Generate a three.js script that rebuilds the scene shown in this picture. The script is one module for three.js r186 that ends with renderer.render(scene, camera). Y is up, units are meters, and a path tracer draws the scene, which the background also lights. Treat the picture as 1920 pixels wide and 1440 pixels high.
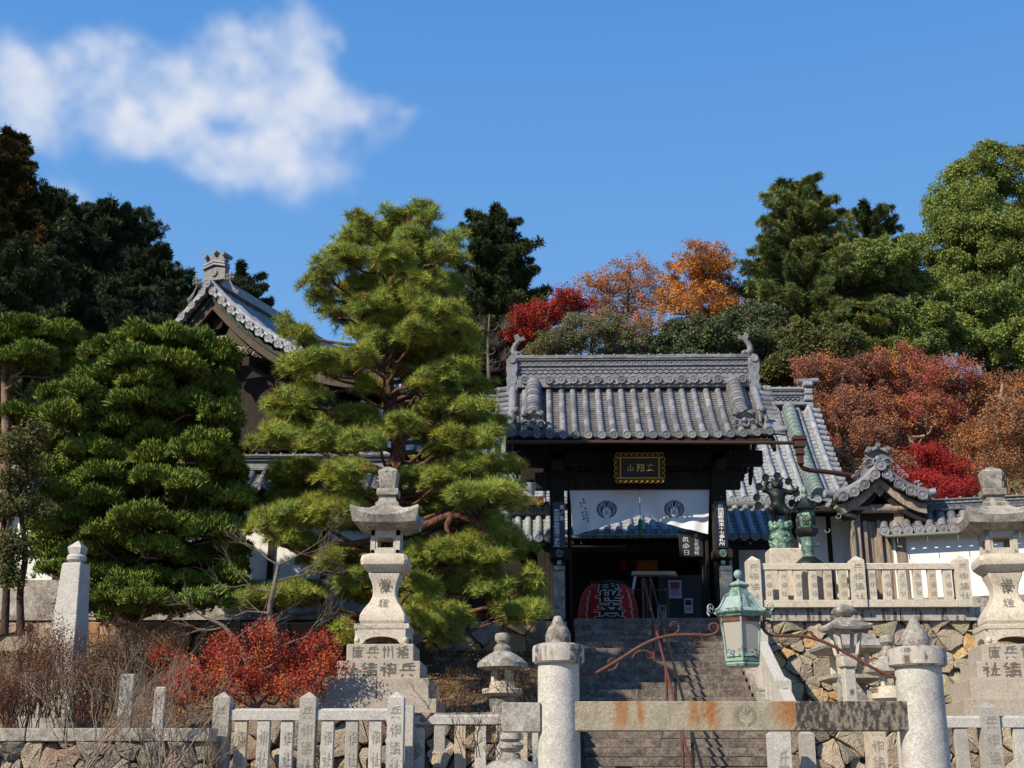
import * as THREE from 'three';
import { mergeGeometries, toCreasedNormals } from 'three/addons/utils/BufferGeometryUtils.js';
import { RoundedBoxGeometry } from 'three/addons/geometries/RoundedBoxGeometry.js';
import { MarchingCubes } from 'three/addons/objects/MarchingCubes.js';

// ------------------------------------------------------------------ camera, sky, sun, exposure
const scene = new THREE.Scene();
const FOCAL = 2400, PITCH = Math.atan(730 / 2400), YAW = 0.0208, EYE = 1.6;      // focal length in pixels of a 1920 x 1440 picture
const camera = new THREE.PerspectiveCamera(2 * Math.atan(720 / FOCAL) * 180 / Math.PI, 4 / 3, 0.1, 900);
camera.rotation.order = 'YXZ';
camera.position.set(0, EYE, 0); camera.rotation.set(PITCH, YAW, 0);
scene.add(camera);
const renderer = new THREE.WebGLRenderer({ antialias: true });
renderer.toneMapping = THREE.LinearToneMapping;
renderer.toneMappingExposure = 1.3;
renderer.shadowMap.enabled = true;

const SUN = new THREE.Vector3(-0.74, 0.74, 0.68).normalize();
const sun = new THREE.DirectionalLight(0xfff0d8, 5.0);
sun.position.copy(SUN).multiplyScalar(80).add(new THREE.Vector3(0, 8, -28));
sun.target.position.set(0, 8, -28);
sun.castShadow = true; sun.shadow.radius = 1; sun.shadow.mapSize.set(4096, 4096);
Object.assign(sun.shadow.camera, { left: -45, right: 45, top: 45, bottom: -45, near: 1, far: 200 });
scene.add(sun, sun.target);

// seeded random numbers and noise
let seedv = 1234567;
const seed = (n) => { seedv = (n * 2654435761) >>> 0 || 1; };
const rnd = () => { seedv = (seedv + 0x6d2b79f5) | 0; let t = Math.imul(seedv ^ (seedv >>> 15), 1 | seedv); t = (t + Math.imul(t ^ (t >>> 7), 61 | t)) ^ t; return ((t ^ (t >>> 14)) >>> 0) / 4294967296; };
const rr = (a, b) => a + (b - a) * rnd();
const hash = (x, y, s) => { let h = Math.imul(x, 374761393) + Math.imul(y, 668265263) + Math.imul(s, 1274126177) | 0; h = Math.imul(h ^ (h >>> 13), 1274126177); return ((h ^ (h >>> 16)) >>> 0) / 4294967296; };
const mod = (a, n) => ((a % n) + n) % n;
function vn(x, y, p, s) {                                   // value noise that repeats every p cells
  const xi = Math.floor(x), yi = Math.floor(y); let fx = x - xi, fy = y - yi;
  fx = fx * fx * (3 - 2 * fx); fy = fy * fy * (3 - 2 * fy);
  const a = hash(mod(xi, p), mod(yi, p), s), b = hash(mod(xi + 1, p), mod(yi, p), s), c = hash(mod(xi, p), mod(yi + 1, p), s), d = hash(mod(xi + 1, p), mod(yi + 1, p), s);
  return a + (b - a) * fx + (c - a) * fy + (a - b - c + d) * fx * fy;
}
function fbm(u, v, p, s, o = 4) { let t = 0, a = 0.5, n = 0; for (let i = 0; i < o; i++) { t += a * vn(u * p, v * p, p, s + i * 17); n += a; a *= 0.55; p *= 2; } return t / n; }
const fbx = (x, y, s, o = 4) => { let t = 0, a = .5, n = 0; for (let i = 0; i < o; i++) { t += a * vn(x, y, 65536, s + i * 13); n += a; a *= .55; x *= 2.03; y *= 2.03; } return t / n; };   // without repeats
const sm = (a, b, x) => { const t = Math.min(1, Math.max(0, (x - a) / (b - a))); return t * t * (3 - 2 * t); };
const mix = (a, b, t) => a + (b - a) * t, mix3 = (a, b, t) => [mix(a[0], b[0], t), mix(a[1], b[1], t), mix(a[2], b[2], t)];

{ // sky: clear air with a few fair-weather clouds
  const W = 2048, H = 1024, D = new Float32Array(W * H * 4);
  // clouds in degrees: azimuth (0 = straight ahead, left negative), elevation, half width, half height, thickness
  const puffs = [[60, 130, 90, 70, .9], [100, 200, 90, 80, .7], [200, 150, 100, 75, 1.05], [230, 200, 110, 75, 1.1], [330, 195, 110, 65, 1.1], [420, 230, 100, 65, 1.05], [500, 265, 100, 65, 1], [575, 240, 85, 80, .85], [600, 190, 60, 70, .6], [480, 80, 120, 75, .95], [560, 80, 80, 70, .8], [430, 120, 90, 50, .6], [480, 300, 160, 55, .8], [330, 270, 140, 50, .65], [640, 240, 70, 90, .6],
    [720, 240, 70, 65, .55], [780, 205, 60, 35, .35], [90, 260, 60, 55, .5], [170, 385, 70, 40, .6], [20, 180, 50, 100, .55]].map(([px, py, w, h, k]) => {      // pixels of the photograph to directions
    const b = PITCH, x = (px - 960) / FOCAL, y = (720 - py) / FOCAL, f = Math.cos(b) - y * Math.sin(b), u = Math.sin(b) + y * Math.cos(b);
    return [Math.atan2(x, f) * 57.3 - YAW * 57.3, Math.atan2(u, Math.hypot(x, f)) * 57.3, w / 35, h / 40, k];
  });
  for (const [a, e, k] of [[70, 30, 1.2], [120, 24, 1.5], [175, 36, 1.1], [-75, 38, 1.2], [-130, 27, 1.4]])
    for (const q of [[-3, .3, 4, 2.2, .9], [1, 0, 4.5, 2.4, 1], [5, -.8, 3.6, 2, .8], [2.5, 2.2, 3, 2, .6]]) puffs.push([a + q[0] * k, e + q[1] * k, q[2] * k, q[3] * k, q[4]]);
  const up = [0.030, 0.125, 0.40], mid = [0.062, 0.215, 0.53], low = [0.235, 0.445, 0.72], white = [0.63, 0.65, 0.70];
  for (let j = 0; j < H; j++) {
    const el = ((j + 0.5) / H - 0.5) * 180;
    for (let i = 0; i < W; i++) {
      const az3 = ((i + 0.5) / W - 0.5) * 360, az = mod(az3 + 90 + 180, 360) - 180;    // three.js: u = atan2(z, x); straight ahead is -z
      let c = el > 36 ? mix3(mid, up, sm(36, 90, el)) : mix3(low, mid, Math.max(0, Math.min(1, (el + 4) / 40)));
      if (el < 0) c = mix3(c, [0.16, 0.17, 0.16], sm(0, -6, el));
      let den = 0;
      let near = false; if (el > 6 && el < 60) for (const [a, e, w, h] of puffs) if (Math.abs(mod(az - a + 180, 360) - 180) < 2.2 * w + 3 && Math.abs(el - e) < 2.2 * h + 3) { near = true; break; }
      if (near) {
        const wx = (fbx(az / 3 + 200, el / 3, 5, 4) - .5) * 2.6, wy = (fbx(az / 3 + 200, el / 3, 91, 4) - .5) * 2.2;
        for (const [a, e, w, h, k] of puffs) { const dx = (mod(az - a + 180, 360) - 180 + wx) / w, dy = (el - e + wy) / h, q = dx * dx + dy * dy; if (q < 5) den += k * Math.exp(-q * 1.25) * 0.62; }
        const f = fbx(az / 2.2 + 300, el / 1.7, 33, 6), f2 = fbx(az / 1.1 + 300, el / .9, 57, 5), base = 1 - Math.exp(-den * 1.5);
        den = base < .02 ? 0 : sm(.18, 1.22, base + (f - .5) * 1.0 * (.4 + base) + (f2 - .5) * .34) * (.7 + .3 * f2) * sm(0, .3, base);
      }
      c = mix3(c, white, den);
      const o = (j * W + i) * 4; D[o] = c[0]; D[o + 1] = c[1]; D[o + 2] = c[2]; D[o + 3] = 1;
    }
  }
  const t = new THREE.DataTexture(D, W, H, THREE.RGBAFormat, THREE.FloatType);
  t.mapping = THREE.EquirectangularReflectionMapping; t.magFilter = t.minFilter = THREE.LinearFilter; t.needsUpdate = true;
  scene.background = t; scene.environment = t;
}

// ------------------------------------------------------------------ helpers
const V = (x, y, z) => new THREE.Vector3(x, y, z);
const RIG = new THREE.Matrix4().makeRotationFromEuler(new THREE.Euler(PITCH, YAW, 0, 'YXZ'));
/* point at distance d (metres towards -z) in the direction of a pixel of the photograph */
function P(px, py, d) { const v = V((px - 960) / FOCAL, (720 - py) / FOCAL, -1).applyMatrix4(RIG); return v.multiplyScalar(d / -v.z).add(V(0, EYE, 0)); }
const mpp = (px, py, d) => { const v = V((px - 960) / FOCAL, (720 - py) / FOCAL, -1).applyMatrix4(RIG); return d / -v.z / FOCAL; };   // metres per pixel there
const X = (px, d, py = 1100) => P(px, py, d).x, Y = (py, d, px = 960) => P(px, py, d).y;

const taken = new Map();
const numbered = (n) => { const k = taken.get(n) || 0; taken.set(n, k + 1); return k ? n + '_' + String(k).padStart(3, '0') : n; };
function tag(o, label, category, group, kind) { if (label) o.userData.label = label; if (category) o.userData.category = category; if (group) o.userData.group = group; if (kind) o.userData.kind = kind; return o; }
function thing(name, label, category, pos = [0, 0, 0], turn = 0, group) {
  const g = new THREE.Group(); g.name = numbered(name); scene.add(g); g.position.set(...(pos.isVector3 ? pos.toArray() : pos)); g.rotation.y = turn;
  return tag(g, label, category, group);
}
function M(name, geo, mat, parent, label) {
  if (Array.isArray(geo)) geo = join(geo);
  const m = new THREE.Mesh(geo, mat); m.name = parent === scene ? numbered(name) : name; m.castShadow = m.receiveShadow = true; parent.add(m);
  if (label) m.userData.label = label;
  return m;
}
const structure = (name, geo, mat) => tag(M(name, geo, mat, scene), null, null, null, 'structure');
function flat(g) { if (g.index) g = g.toNonIndexed(); for (const k of Object.keys(g.attributes)) if (!['position', 'normal', 'uv', 'color'].includes(k)) g.deleteAttribute(k); return g; }
function join(list) {
  const f = list.map((g) => flat(g)), col = f.some((g) => g.attributes.color);
  for (const g of f) { if (!g.attributes.uv) g.setAttribute('uv', new THREE.BufferAttribute(new Float32Array(g.attributes.position.count * 2), 2)); if (!g.attributes.normal) g.computeVertexNormals(); if (!col) g.deleteAttribute('color'); g.clearGroups?.(); }
  return f.length === 1 ? f[0] : mergeGeometries(f);
}
/* uv in metres by the way each face points */
function uvm(g, k = 1) {
  g = flat(g); const p = g.attributes.position, n = p.count, uv = new Float32Array(n * 2), a = V(), b = V(), c = V(), ox = rnd() * 7, oy = rnd() * 7;
  for (let i = 0; i < n; i += 3) {
    a.fromBufferAttribute(p, i); b.fromBufferAttribute(p, i + 1).sub(a); c.fromBufferAttribute(p, i + 2).sub(a); b.cross(c);
    const x = Math.abs(b.x), y = Math.abs(b.y), z = Math.abs(b.z);
    for (let j = i; j < i + 3; j++) {
      const px = p.getX(j), py = p.getY(j), pz = p.getZ(j);
      const [s, t] = z >= x && z >= y ? [px, py] : x >= y ? [pz, py] : [px, pz];
      uv[j * 2] = s * k + ox; uv[j * 2 + 1] = t * k + oy;
    }
  }
  g.setAttribute('uv', new THREE.BufferAttribute(uv, 2)); return g;
}
const box = (w, h, d, x = 0, y = 0, z = 0) => uvm(new THREE.BoxGeometry(w, h, d).translate(x, y, z));
const rbox = (w, h, d, x = 0, y = 0, z = 0, r = 0.012) => uvm(new RoundedBoxGeometry(w, h, d, 1, Math.min(r, w / 2.1, h / 2.1, d / 2.1)).translate(x, y, z));
const cyl = (r0, r1, h, x = 0, y = 0, z = 0, n = 20) => uvm(new THREE.CylinderGeometry(r1, r0, h, n).translate(x, y + h / 2, z));
const ball = (r, x = 0, y = 0, z = 0, n = 14) => uvm(new THREE.SphereGeometry(r, n, Math.ceil(n * .7)).translate(x, y, z));
function lathe(pts, n = 28) { return uvm(toCreasedNormals(new THREE.LatheGeometry(pts.map(([r, y]) => new THREE.Vector2(Math.max(r, 1e-4), y)), n), 0.6)); }
/* a square lantern member: profile of half widths by height */
function sqloft(pts, corner = 0.06, seg = 3) {
  const ring = (w, y) => { const o = [], c = Math.min(corner, w * .35); for (let q = 0; q < 4; q++) { const a = q * Math.PI / 2; const ca = Math.cos(a), sa = Math.sin(a); for (const [x, z] of [[w, -w + c], [w, w - c]]) o.push([x * ca - z * sa, y, x * sa + z * ca]); } return o; };
  return loft(pts.map(([w, y]) => ring(w, y)), 0.5);
}
/* closed rings stacked into a skin with caps */
function loft(rings, crease = 0.6) {
  const pos = [], n = rings[0].length;
  const tri = (a, b, c) => pos.push(...a, ...b, ...c);
  for (let i = 0; i + 1 < rings.length; i++) for (let j = 0; j < n; j++) { const k = (j + 1) % n, A = rings[i][j], B = rings[i][k], C = rings[i + 1][k], D = rings[i + 1][j]; tri(A, C, B); tri(A, D, C); }
  for (const [r, f] of [[rings[0], 0], [rings[rings.length - 1], 1]]) { const c = [0, 1, 2].map((q) => r.reduce((s, v) => s + v[q], 0) / n); for (let j = 0; j < n; j++) { const k = (j + 1) % n; f ? tri(c, r[k], r[j]) : tri(c, r[j], r[k]); } }
  const g = new THREE.BufferGeometry(); g.setAttribute('position', new THREE.BufferAttribute(new Float32Array(pos), 3)); g.computeVertexNormals();
  return uvm(crease ? toCreasedNormals(g, crease) : g);
}
function tube(pts, r0, r1 = r0, n = 6, steps) {
  const c = new THREE.CatmullRomCurve3(pts.map((p) => (p.isVector3 ? p : V(...p)))), m = steps || Math.max(3, pts.length * 3), rings = [];
  const fr = c.computeFrenetFrames(m, false), q = V();
  for (let i = 0; i <= m; i++) { const t = i / m, p = c.getPoint(t), r = mix(r0, r1, t), o = []; for (let j = 0; j < n; j++) { const a = -j / n * 6.28319; q.copy(p).addScaledVector(fr.normals[i], Math.cos(a) * r).addScaledVector(fr.binormals[i], Math.sin(a) * r); o.push(q.toArray()); } rings.push(o); }
  return loft(rings, 1.2);
}
const bar = (a, b, r, n = 6) => { a = a.isVector3 ? a : V(...a); b = b.isVector3 ? b : V(...b); const d = b.clone().sub(a), g = new THREE.CylinderGeometry(r, r, d.length(), n); g.applyQuaternion(new THREE.Quaternion().setFromUnitVectors(V(0, 1, 0), d.normalize())); const m = a.clone().add(b).multiplyScalar(.5); return uvm(g.translate(m.x, m.y, m.z)); };
/* a square bar between two points */
const beam = (a, b, w, h) => { a = a.isVector3 ? a : V(...a); b = b.isVector3 ? b : V(...b); const L = a.distanceTo(b), g = uvm(new THREE.BoxGeometry(w, h, L)), m = new THREE.Matrix4().lookAt(a, b, V(0, 1, 0)); g.applyMatrix4(m); const c = a.clone().add(b).multiplyScalar(.5); return g.translate(c.x, c.y, c.z); };
function ext(pts, depth, bevel = 0, x = 0, y = 0, z = 0) { const s = new THREE.Shape(pts.map(([a, b]) => new THREE.Vector2(a, b))); return uvm(new THREE.ExtrudeGeometry(s, { depth, bevelEnabled: bevel > 0, bevelSize: bevel, bevelThickness: bevel, bevelSegments: 1, curveSegments: 8 }).translate(x, y, z)); }
function spiral(r, turns, thick, z = 0, dir = 1, n = 26) { const p = []; for (let i = 0; i <= n; i++) { const t = i / n, a = t * turns * 6.283; p.push(V(Math.cos(a) * r * (1 - t * .82) * dir, Math.sin(a) * r * (1 - t * .82), z)); } return tube(p, thick, thick * .6, 5, n); }
const mv = (g, x, y, z, ry = 0, s = 1) => { g = g.clone(); if (s !== 1) g.scale(s, s, s); if (ry) g.rotateY(ry); return g.translate(x, y, z); };

// ------------------------------------------------------------------ materials
function tex(size, fn, metres, w = size, h = size) {            // fn(u, v) -> sRGB 0..255 and height 0..1
  const C = new Uint8Array(w * h * 4), B = new Uint8Array(w * h * 4);
  for (let j = 0; j < h; j++) for (let i = 0; i < w; i++) { const r = fn(i / w, j / h), o = (j * w + i) * 4; for (let q = 0; q < 3; q++) C[o + q] = Math.max(0, Math.min(255, r[q])); C[o + 3] = B[o + 3] = 255; B[o] = B[o + 1] = B[o + 2] = Math.max(0, Math.min(255, (r[3] ?? .5) * 255)); }
  return [C, B].map((d, k) => { const t = new THREE.DataTexture(d, w, h); t.wrapS = t.wrapT = THREE.RepeatWrapping; t.magFilter = t.minFilter = THREE.LinearFilter; if (!k) t.colorSpace = THREE.SRGBColorSpace; if (metres) t.repeat.set(1 / metres, 1 / metres); t.needsUpdate = true; return t; });
}
const mat = (o) => new THREE.MeshStandardMaterial({ roughness: .85, ...o });
function tmat(t, bump, o = {}) { return mat({ map: t[0], bumpMap: t[1], bumpScale: bump, ...o }); }
const stone = (base, dark, lich, s, k = {}) => tex(512, (u, v) => {
  const f = fbm(u, v, 4, s), g = fbm(u, v, 16, s + 3, 3), sp = hash(Math.floor(u * 256), Math.floor(v * 256), s), sp2 = vn(u * 128, v * 128, 128, s + 9);
  let c = mix3(base, dark, sm((k.lo ?? .48) - .1, (k.hi ?? .72) + .12, f * .45 + g * .3 + fbm(u, v, 48, s + 31, 2) * .25));
  const l = sm(.60, .70, fbm(u, v, 12, s + 50, 3)) * (k.lichen ?? .5); c = mix3(c, lich, l);
  const q = (sp - .5) * (k.speck ?? 34) + (sp2 - .5) * (k.grain ?? 40);
  return [c[0] + q, c[1] + q, c[2] + q, .35 * g + .35 * sp2 + .3 * sp];
}, 1.6);
const T = {
  granite: stone([178, 175, 168], [160, 157, 150], [190, 188, 182], 11, { speck: 30, grain: 34, lichen: .25 }),
  old: stone([160, 155, 145], [96, 90, 84], [184, 181, 172], 12, { lo: .42, hi: .66, speck: 26, grain: 34, lichen: .5 }),
  sand: stone([194, 185, 168], [164, 154, 138], [206, 200, 186], 13, { speck: 24, lichen: .35 }),
  step: stone([124, 113, 103], [62, 55, 50], [150, 143, 133], 14, { lo: .38, hi: .7, speck: 26, grain: 44, lichen: .4 }),
  rock: stone([236, 230, 220], [186, 176, 166], [240, 236, 228], 15, { speck: 26, lichen: .6 }),
  tile: tex(512, (u, v) => { const f = fbm(u, v, 6, 21), g = fbm(u, v, 40, 22, 2), l = sm(.6, .72, fbm(u, v, 20, 29, 3)), d = sm(.55, .75, fbm(u, v, 10, 28, 3)); const q = (f - .5) * 40 + (g - .5) * 26 + l * 14 - d * 18; return [126 + q, 127 + q, 130 + q, g]; }, 1.3),
  tileold: tex(512, (u, v) => { const f = fbm(u, v, 6, 23), g = fbm(u, v, 48, 24, 2), l = sm(.52, .64, fbm(u, v, 14, 27, 4)); const q = (f - .5) * 40 + (g - .5) * 30; return [128 + q + l * 22, 133 + q + l * 22, 138 + q + l * 18, g]; }, 1.3),
  wood: tex(512, (u, v) => { const f = fbm(u, v * .12, 48, 31, 3), g = fbm(u, v, 5, 32); const q = (f - .5) * 40 + (g - .5) * 26; return [38 + q * .6, 31 + q * .52, 27 + q * .46, f]; }, 1.2),
  woodgrey: tex(512, (u, v) => { const f = fbm(u, v * .12, 48, 34, 3), g = fbm(u, v, 5, 35); const q = (f - .5) * 70 + (g - .5) * 40; return [138 + q, 124 + q * .95, 112 + q * .9, f]; }, 1.2),
  plaster: tex(512, (u, v) => { const f = fbm(u, v, 5, 41), g = fbm(u, v, 60, 42, 2), st = sm(.55, .75, fbm(u, v * .2, 20, 43, 3)); const q = (f - .5) * 14 + (g - .5) * 8 - st * 14; return [228 + q, 228 + q, 224 + q, g]; }, 3),
  patina: tex(512, (u, v) => { const f = fbm(u, v, 6, 51), d = sm(.55, .7, fbm(u, v * .4, 14, 52, 4)), g = fbm(u, v, 50, 53, 2); const q = (f - .5) * 40 + (g - .5) * 22; const c = mix3([134, 154, 149], [76, 88, 82], d * .85); return [c[0] + q, c[1] + q, c[2] + q, g]; }, .6),
  bronze: tex(256, (u, v) => { const f = fbm(u, v, 6, 54), d = sm(.45, .65, fbm(u, v, 10, 55, 4)), g = fbm(u, v, 40, 56, 2); const q = (f - .5) * 30 + (g - .5) * 20; const c = mix3([108, 142, 126], [66, 82, 73], d * .8); return [c[0] + q, c[1] + q, c[2] + q, g]; }, .7),
  iron: tex(256, (u, v) => { const f = fbm(u, v, 8, 61), g = fbm(u, v, 40, 62, 2); const q = (f - .5) * 50 + (g - .5) * 36; return [92 + q * .8, 53 + q * .5, 40 + q * .36, g]; }, .4),
  soil: tex(512, (u, v) => { const f = fbm(u, v, 6, 71), g = fbm(u, v, 60, 72, 3), l = sm(.55, .7, fbm(u, v, 24, 73, 3)); const c = mix3([92, 76, 58], [128, 96, 62], l); const q = (f - .5) * 40 + (g - .5) * 50; return [c[0] + q, c[1] + q, c[2] + q, g]; }, 2.5),
  bark: tex(256, (u, v) => { const f = fbm(u, v * .5, 14, 81, 4), g = fbm(u, v, 5, 82); const q = (f - .5) * 90 + (g - .5) * 30; return [112 + q, 88 + q * .9, 72 + q * .85, f]; }, .6),
  pave: stone([150, 146, 138], [110, 105, 98], [170, 168, 160], 17, { speck: 30 }),
};
const m = {
  granite: tmat(T.granite, .004), old: tmat(T.old, .006), sand: tmat(T.sand, .004), step: tmat(T.step, .006), pave: tmat(T.pave, .004),
  white: tmat(T.granite, .003, { color: 0xfffaf0 }),
  tile: tmat(T.tile, .002, { roughness: .55 }), tile2: tmat(T.tile, .002, { roughness: .5, color: 0xf4f6ff }), tile3: tmat(T.tile, .002, { roughness: .62, color: 0xdcdad6 }), tile4: tmat(T.tile, .002, { roughness: .6, color: 0xc8ccd2 }),
  tileold: tmat(T.tileold, .005, { roughness: .62 }), wood: tmat(T.wood, .003, { roughness: 1 }), woodgrey: tmat(T.woodgrey, .004), plaster: tmat(T.plaster, .002),
  patina: tmat(T.patina, .002, { roughness: .6 }), bronze: tmat(T.bronze, .004, { roughness: .6, metalness: .25 }), bronzedark: tmat(T.bronze, .004, { roughness: .55, color: 0x3c4040, metalness: .3 }),
  iron: tmat(T.iron, .002, { roughness: .7 }), ironblack: mat({ color: 0x1d1917, roughness: .5 }), copper: mat({ color: 0x4a2c20, roughness: .55, metalness: .2 }), streak: null,
  soil: tmat(T.soil, .02), bark: tmat(T.bark, .02), barkgrey: tmat(T.old, .012, { color: 0xb4aaa0 }), barkdark: tmat(T.bark, .015, { color: 0x8a7a70 }),
  gold: mat({ color: 0xb08a3c, roughness: .42, metalness: .75 }), black: mat({ color: 0x14120f, roughness: .6 }), lacquer: mat({ color: 0x1b1f2b, roughness: .35 }),
  rocks: [[212, 176, 128], [190, 180, 164], [176, 168, 158], [222, 196, 152], [150, 146, 140], [200, 160, 124], [186, 182, 160], [168, 150, 136]].map((c) => tmat(T.rock, .03, { color: new THREE.Color(c[0] / 255, c[1] / 255, c[2] / 255).convertSRGBToLinear(), roughness: .95 })),
};
m.tilegreen = tmat(T.tileold, .005, { color: 0xcfe0d4, roughness: .65 });
T.streak = tex(512, (u, v) => { const s = sm(.42, .7, fbm(u, v * .22, 26, 401, 4)), g = fbm(u, v, 24, 402, 4), sp = hash(Math.floor(u * 256), Math.floor(v * 256), 8), l = sm(.6, .68, fbm(u, v, 20, 403, 3)); let c = mix3([166, 160, 150], [58, 52, 50], s * (.35 + .8 * g)); c = mix3(c, [190, 188, 180], l * .55); const q = (sp - .5) * 24; return [c[0] + q, c[1] + q, c[2] + q, .5 * g + .5 * sp]; }, 1.5);
m.streak = tmat(T.streak, .006);
m.graniteB = tmat(T.sand, .004, { color: 0xf2ece6 }); m.graniteC = tmat(T.granite, .004, { color: 0xe2e0dc });
m.gutter = mat({ color: 0x6f7462, roughness: .6, metalness: .2 });
m.granite2 = tmat(T.granite, .004, { color: 0xf0e6dc });
// ------------------------------------------------------------------ lettering: brush strokes on a 10 x 10 grid, each point two digits (x, y)
const GLYPH = {
  山: '5158 2428 288884', 立: '5052 1292 3447 6657 0898', 願: '1141 112619 2232 2343 2324 4344 2434 3336 3528 3545 5191 6269 6292 9298 6494 6696 6898 6859 7899', 日: '2129 218189 2585 2989', 御: '2013 2205 1519 3143 3323 3262 4147 2848 2666 5171 6171 7178 717999 5161', 命: '5004 5095 3363 1519 154548 1848 5559 558587 8768',
  終: '2013 1333 3305 0535 2529 1608 3638 6043 416182 8245 4377 6667 5778', 開: '1019 1040 4044 1242 1444 9099 6090 6064 6292 6494 3676 2878 4549 6569', 帳: '1018 0232 2028 0206 3236 5055 5080 5282 5484 3696 5559 5976 6688 8899', 新: '3031 1151 2224 4243 0454 0656 3339 3518 3548 8062 6258 6494 8489', 西: '0191 1319 139399 4144 4416 6166 6686 1999', 国: '1019 109099 2272 2575 2878 5258 6667 1999',
  霊: '1080 0292 0204 9294 5005 2333 2434 6373 6474 2575 1787 3739 6769 2637 7667 0999', 場: '2028 0333 0928 4181 4144 8184 4343 4383 4484 3696 5648 6686 8699 7659', 第: '2012 2050 3032 6052 6090 7072 2383 8386 2686 2628 2898 9899 5359 4819', 十: '0494 5059', 七: '0593 404888 8886', 番: '8021 3233 6263 1494 5154 5405 5495 2629 2686 8689 2888 2989 5659', 札: '2029 0343 2307 2446 5058 5899 9997', 所: '1040 1242 4244 1444 1209 8062 6259 6494 8489',
  奥: '5021 1114 1191 9196 3373 5236 5266 5257 1696 5619 5699', ノ: '8018', 院: '1019 103034 3446 4617 6061 4141 4194 9495 4143 5383 4595 6549 7577 7799 9997', 観: '1041 0343 2103 1419 1545 1747 1949 2515 5080 5056 8086 5282 5484 5686 5649 6668 6898', 世: '0494 2027 5056 8056 2888 5686', 音: '5051 1282 3344 7365 0595 2629 2686 8689 2888 2989', 菩: '0191 3042 7062 1383 3445 7465 0595 2729 2787 8789 2989', 兵: '8021 2125 2292 6165 0595 2819 6889',
  神: '2021 0333 3305 2529 2436 4142 4187 4187 9197 4191 4494 4797 6059', 講: '2011 0233 1434 1636 1838 1819 3839 4191 5052 7072 4393 4595 6056 3696 4649 4696 9699 4898 6659', 社: '2021 0333 3305 2529 2436 5494 7058 4898 7078', 常: '5052 2032 8062 1315 1393 9395 3446 3474 7466 4666 2729 2787 8788 5659', 燈: '2029 1214 3233 2508 2538 5041 4193 8062 6253 4484 5565 4646 5888 4686 5558 7578 3999', 播: '2028 0232 2819 0535 8041 4192 6064 3393 6434 5527 5597 4559 4989 4595 9599 4797 6559', 州: '2029 1213 5058 3233 8099 6263',
  庫: '5051 1191 1119 2383 5259 3474 3437 7477 3777 3555 2888 5675', 令: '5004 5095 3464 2676 7648 4859', 和: '4010 2029 0343 2307 2446 5259 5292 9299 5999', 年: '2012 1282 2525 2575 0696 5259', 九: '4019 0363 6369 6999', 月: '2019 2080 8088 2383 2686', 吉: '0292 5055 2575 2729 2787 8789 2989', 大: '0393 5043 4309 5377 7799', 師: '1011 1019 1040 4044 1444 1646 4649 5090 5358 5393 9398 7099', 夜: '5051 0292 2214 1419 5244 4496 6458', 来: '1181 0494 5059 5509 5599',
};
function brush(c, ch, x, y, s, w, fill) {
  c.strokeStyle = fill; c.lineCap = 'round'; c.lineJoin = 'round'; c.lineWidth = w;
  for (const st of (GLYPH[ch] || '').split(' ')) {
    if (!st) continue; c.beginPath();
    for (let i = 0; i + 1 < st.length; i += 2) { const px = x + (+st[i] + .5) / 10 * s, py = y + (+st[i + 1] + .5) / 10 * s; i ? c.lineTo(px, py) : c.moveTo(px, py); }
    c.stroke();
  }
}
function canvas(w, h, draw) { const k = document.createElement('canvas'); k.width = w; k.height = h; const c = k.getContext('2d'); draw(c, w, h); const t = new THREE.CanvasTexture(k); t.magFilter = THREE.LinearFilter; t.colorSpace = THREE.SRGBColorSpace; return t; }
/* cut lettering: a thin sheet that is only there where a stroke is, its grooves filled with dirt */
const inscr = new Map();
function lettering(text, { vertical = true, color = 0x5c564e, weight = .1, aspect = 1 } = {}) {
  const key = text + vertical + color + weight + aspect;
  if (!inscr.has(key)) {
    const n = [...text].length, s = 96, w = vertical ? s : s * n, h = vertical ? s * n * aspect : s;
    const a = canvas(w, h, (c) => { c.fillStyle = '#000'; c.fillRect(0, 0, w, h); [...text].forEach((ch, i) => brush(c, ch, vertical ? 8 : i * s + 8, vertical ? i * s * aspect + 6 : 6, s - 16, s * weight, '#fff')); });
    a.colorSpace = THREE.NoColorSpace;
    inscr.set(key, mat({ color, alphaMap: a, transparent: true, roughness: 1 }));
  }
  return inscr.get(key);
}
function inscribe(parent, text, w, h, x, y, z, o = {}) { const p = M('inscription', new THREE.PlaneGeometry(w, h).rotateX(o.tilt || 0).rotateY(o.turn || 0).translate(x, y, z), lettering(text, o), parent); p.castShadow = false; return p; }
// ------------------------------------------------------------------ terrain
const FLOOR = 4.8, GX = 2.37;                                  // level of the gate terrace; centre line of stairs and gate
function sheet(x0, x1, d0, d1, nx, nd, h) {
  const g = new THREE.PlaneGeometry(1, 1, nx, nd), p = g.attributes.position, uv = g.attributes.uv;
  for (let i = 0; i < p.count; i++) { const x = mix(x0, x1, p.getX(i) + .5), d = mix(d0, d1, p.getY(i) + .5); p.setXYZ(i, x, h(x, d), -d); uv.setXY(i, x, d); }
  g.computeVertexNormals(); return g;
}
const wob = (x, d, s = 1, q = 3) => (fbm(x / 40 + .5, d / 40 + .5, 40 / s | 0, q, 3) - .5) * 2;
structure('ground', sheet(-300, 300, -60, 600, 40, 40, () => 0), m.soil);
structure('approach_path', sheet(-1.5, 6.5, -8, 18.6, 12, 20, () => .02), m.pave);
const gardenH = (x, d) => mix(1.25, 3.9, sm(17, 27.5, d)) + wob(x, d, 1.5) * .12;
structure('garden_slope', sheet(-22, .42, 17.2, 28.1, 60, 40, gardenH), m.soil);
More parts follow.
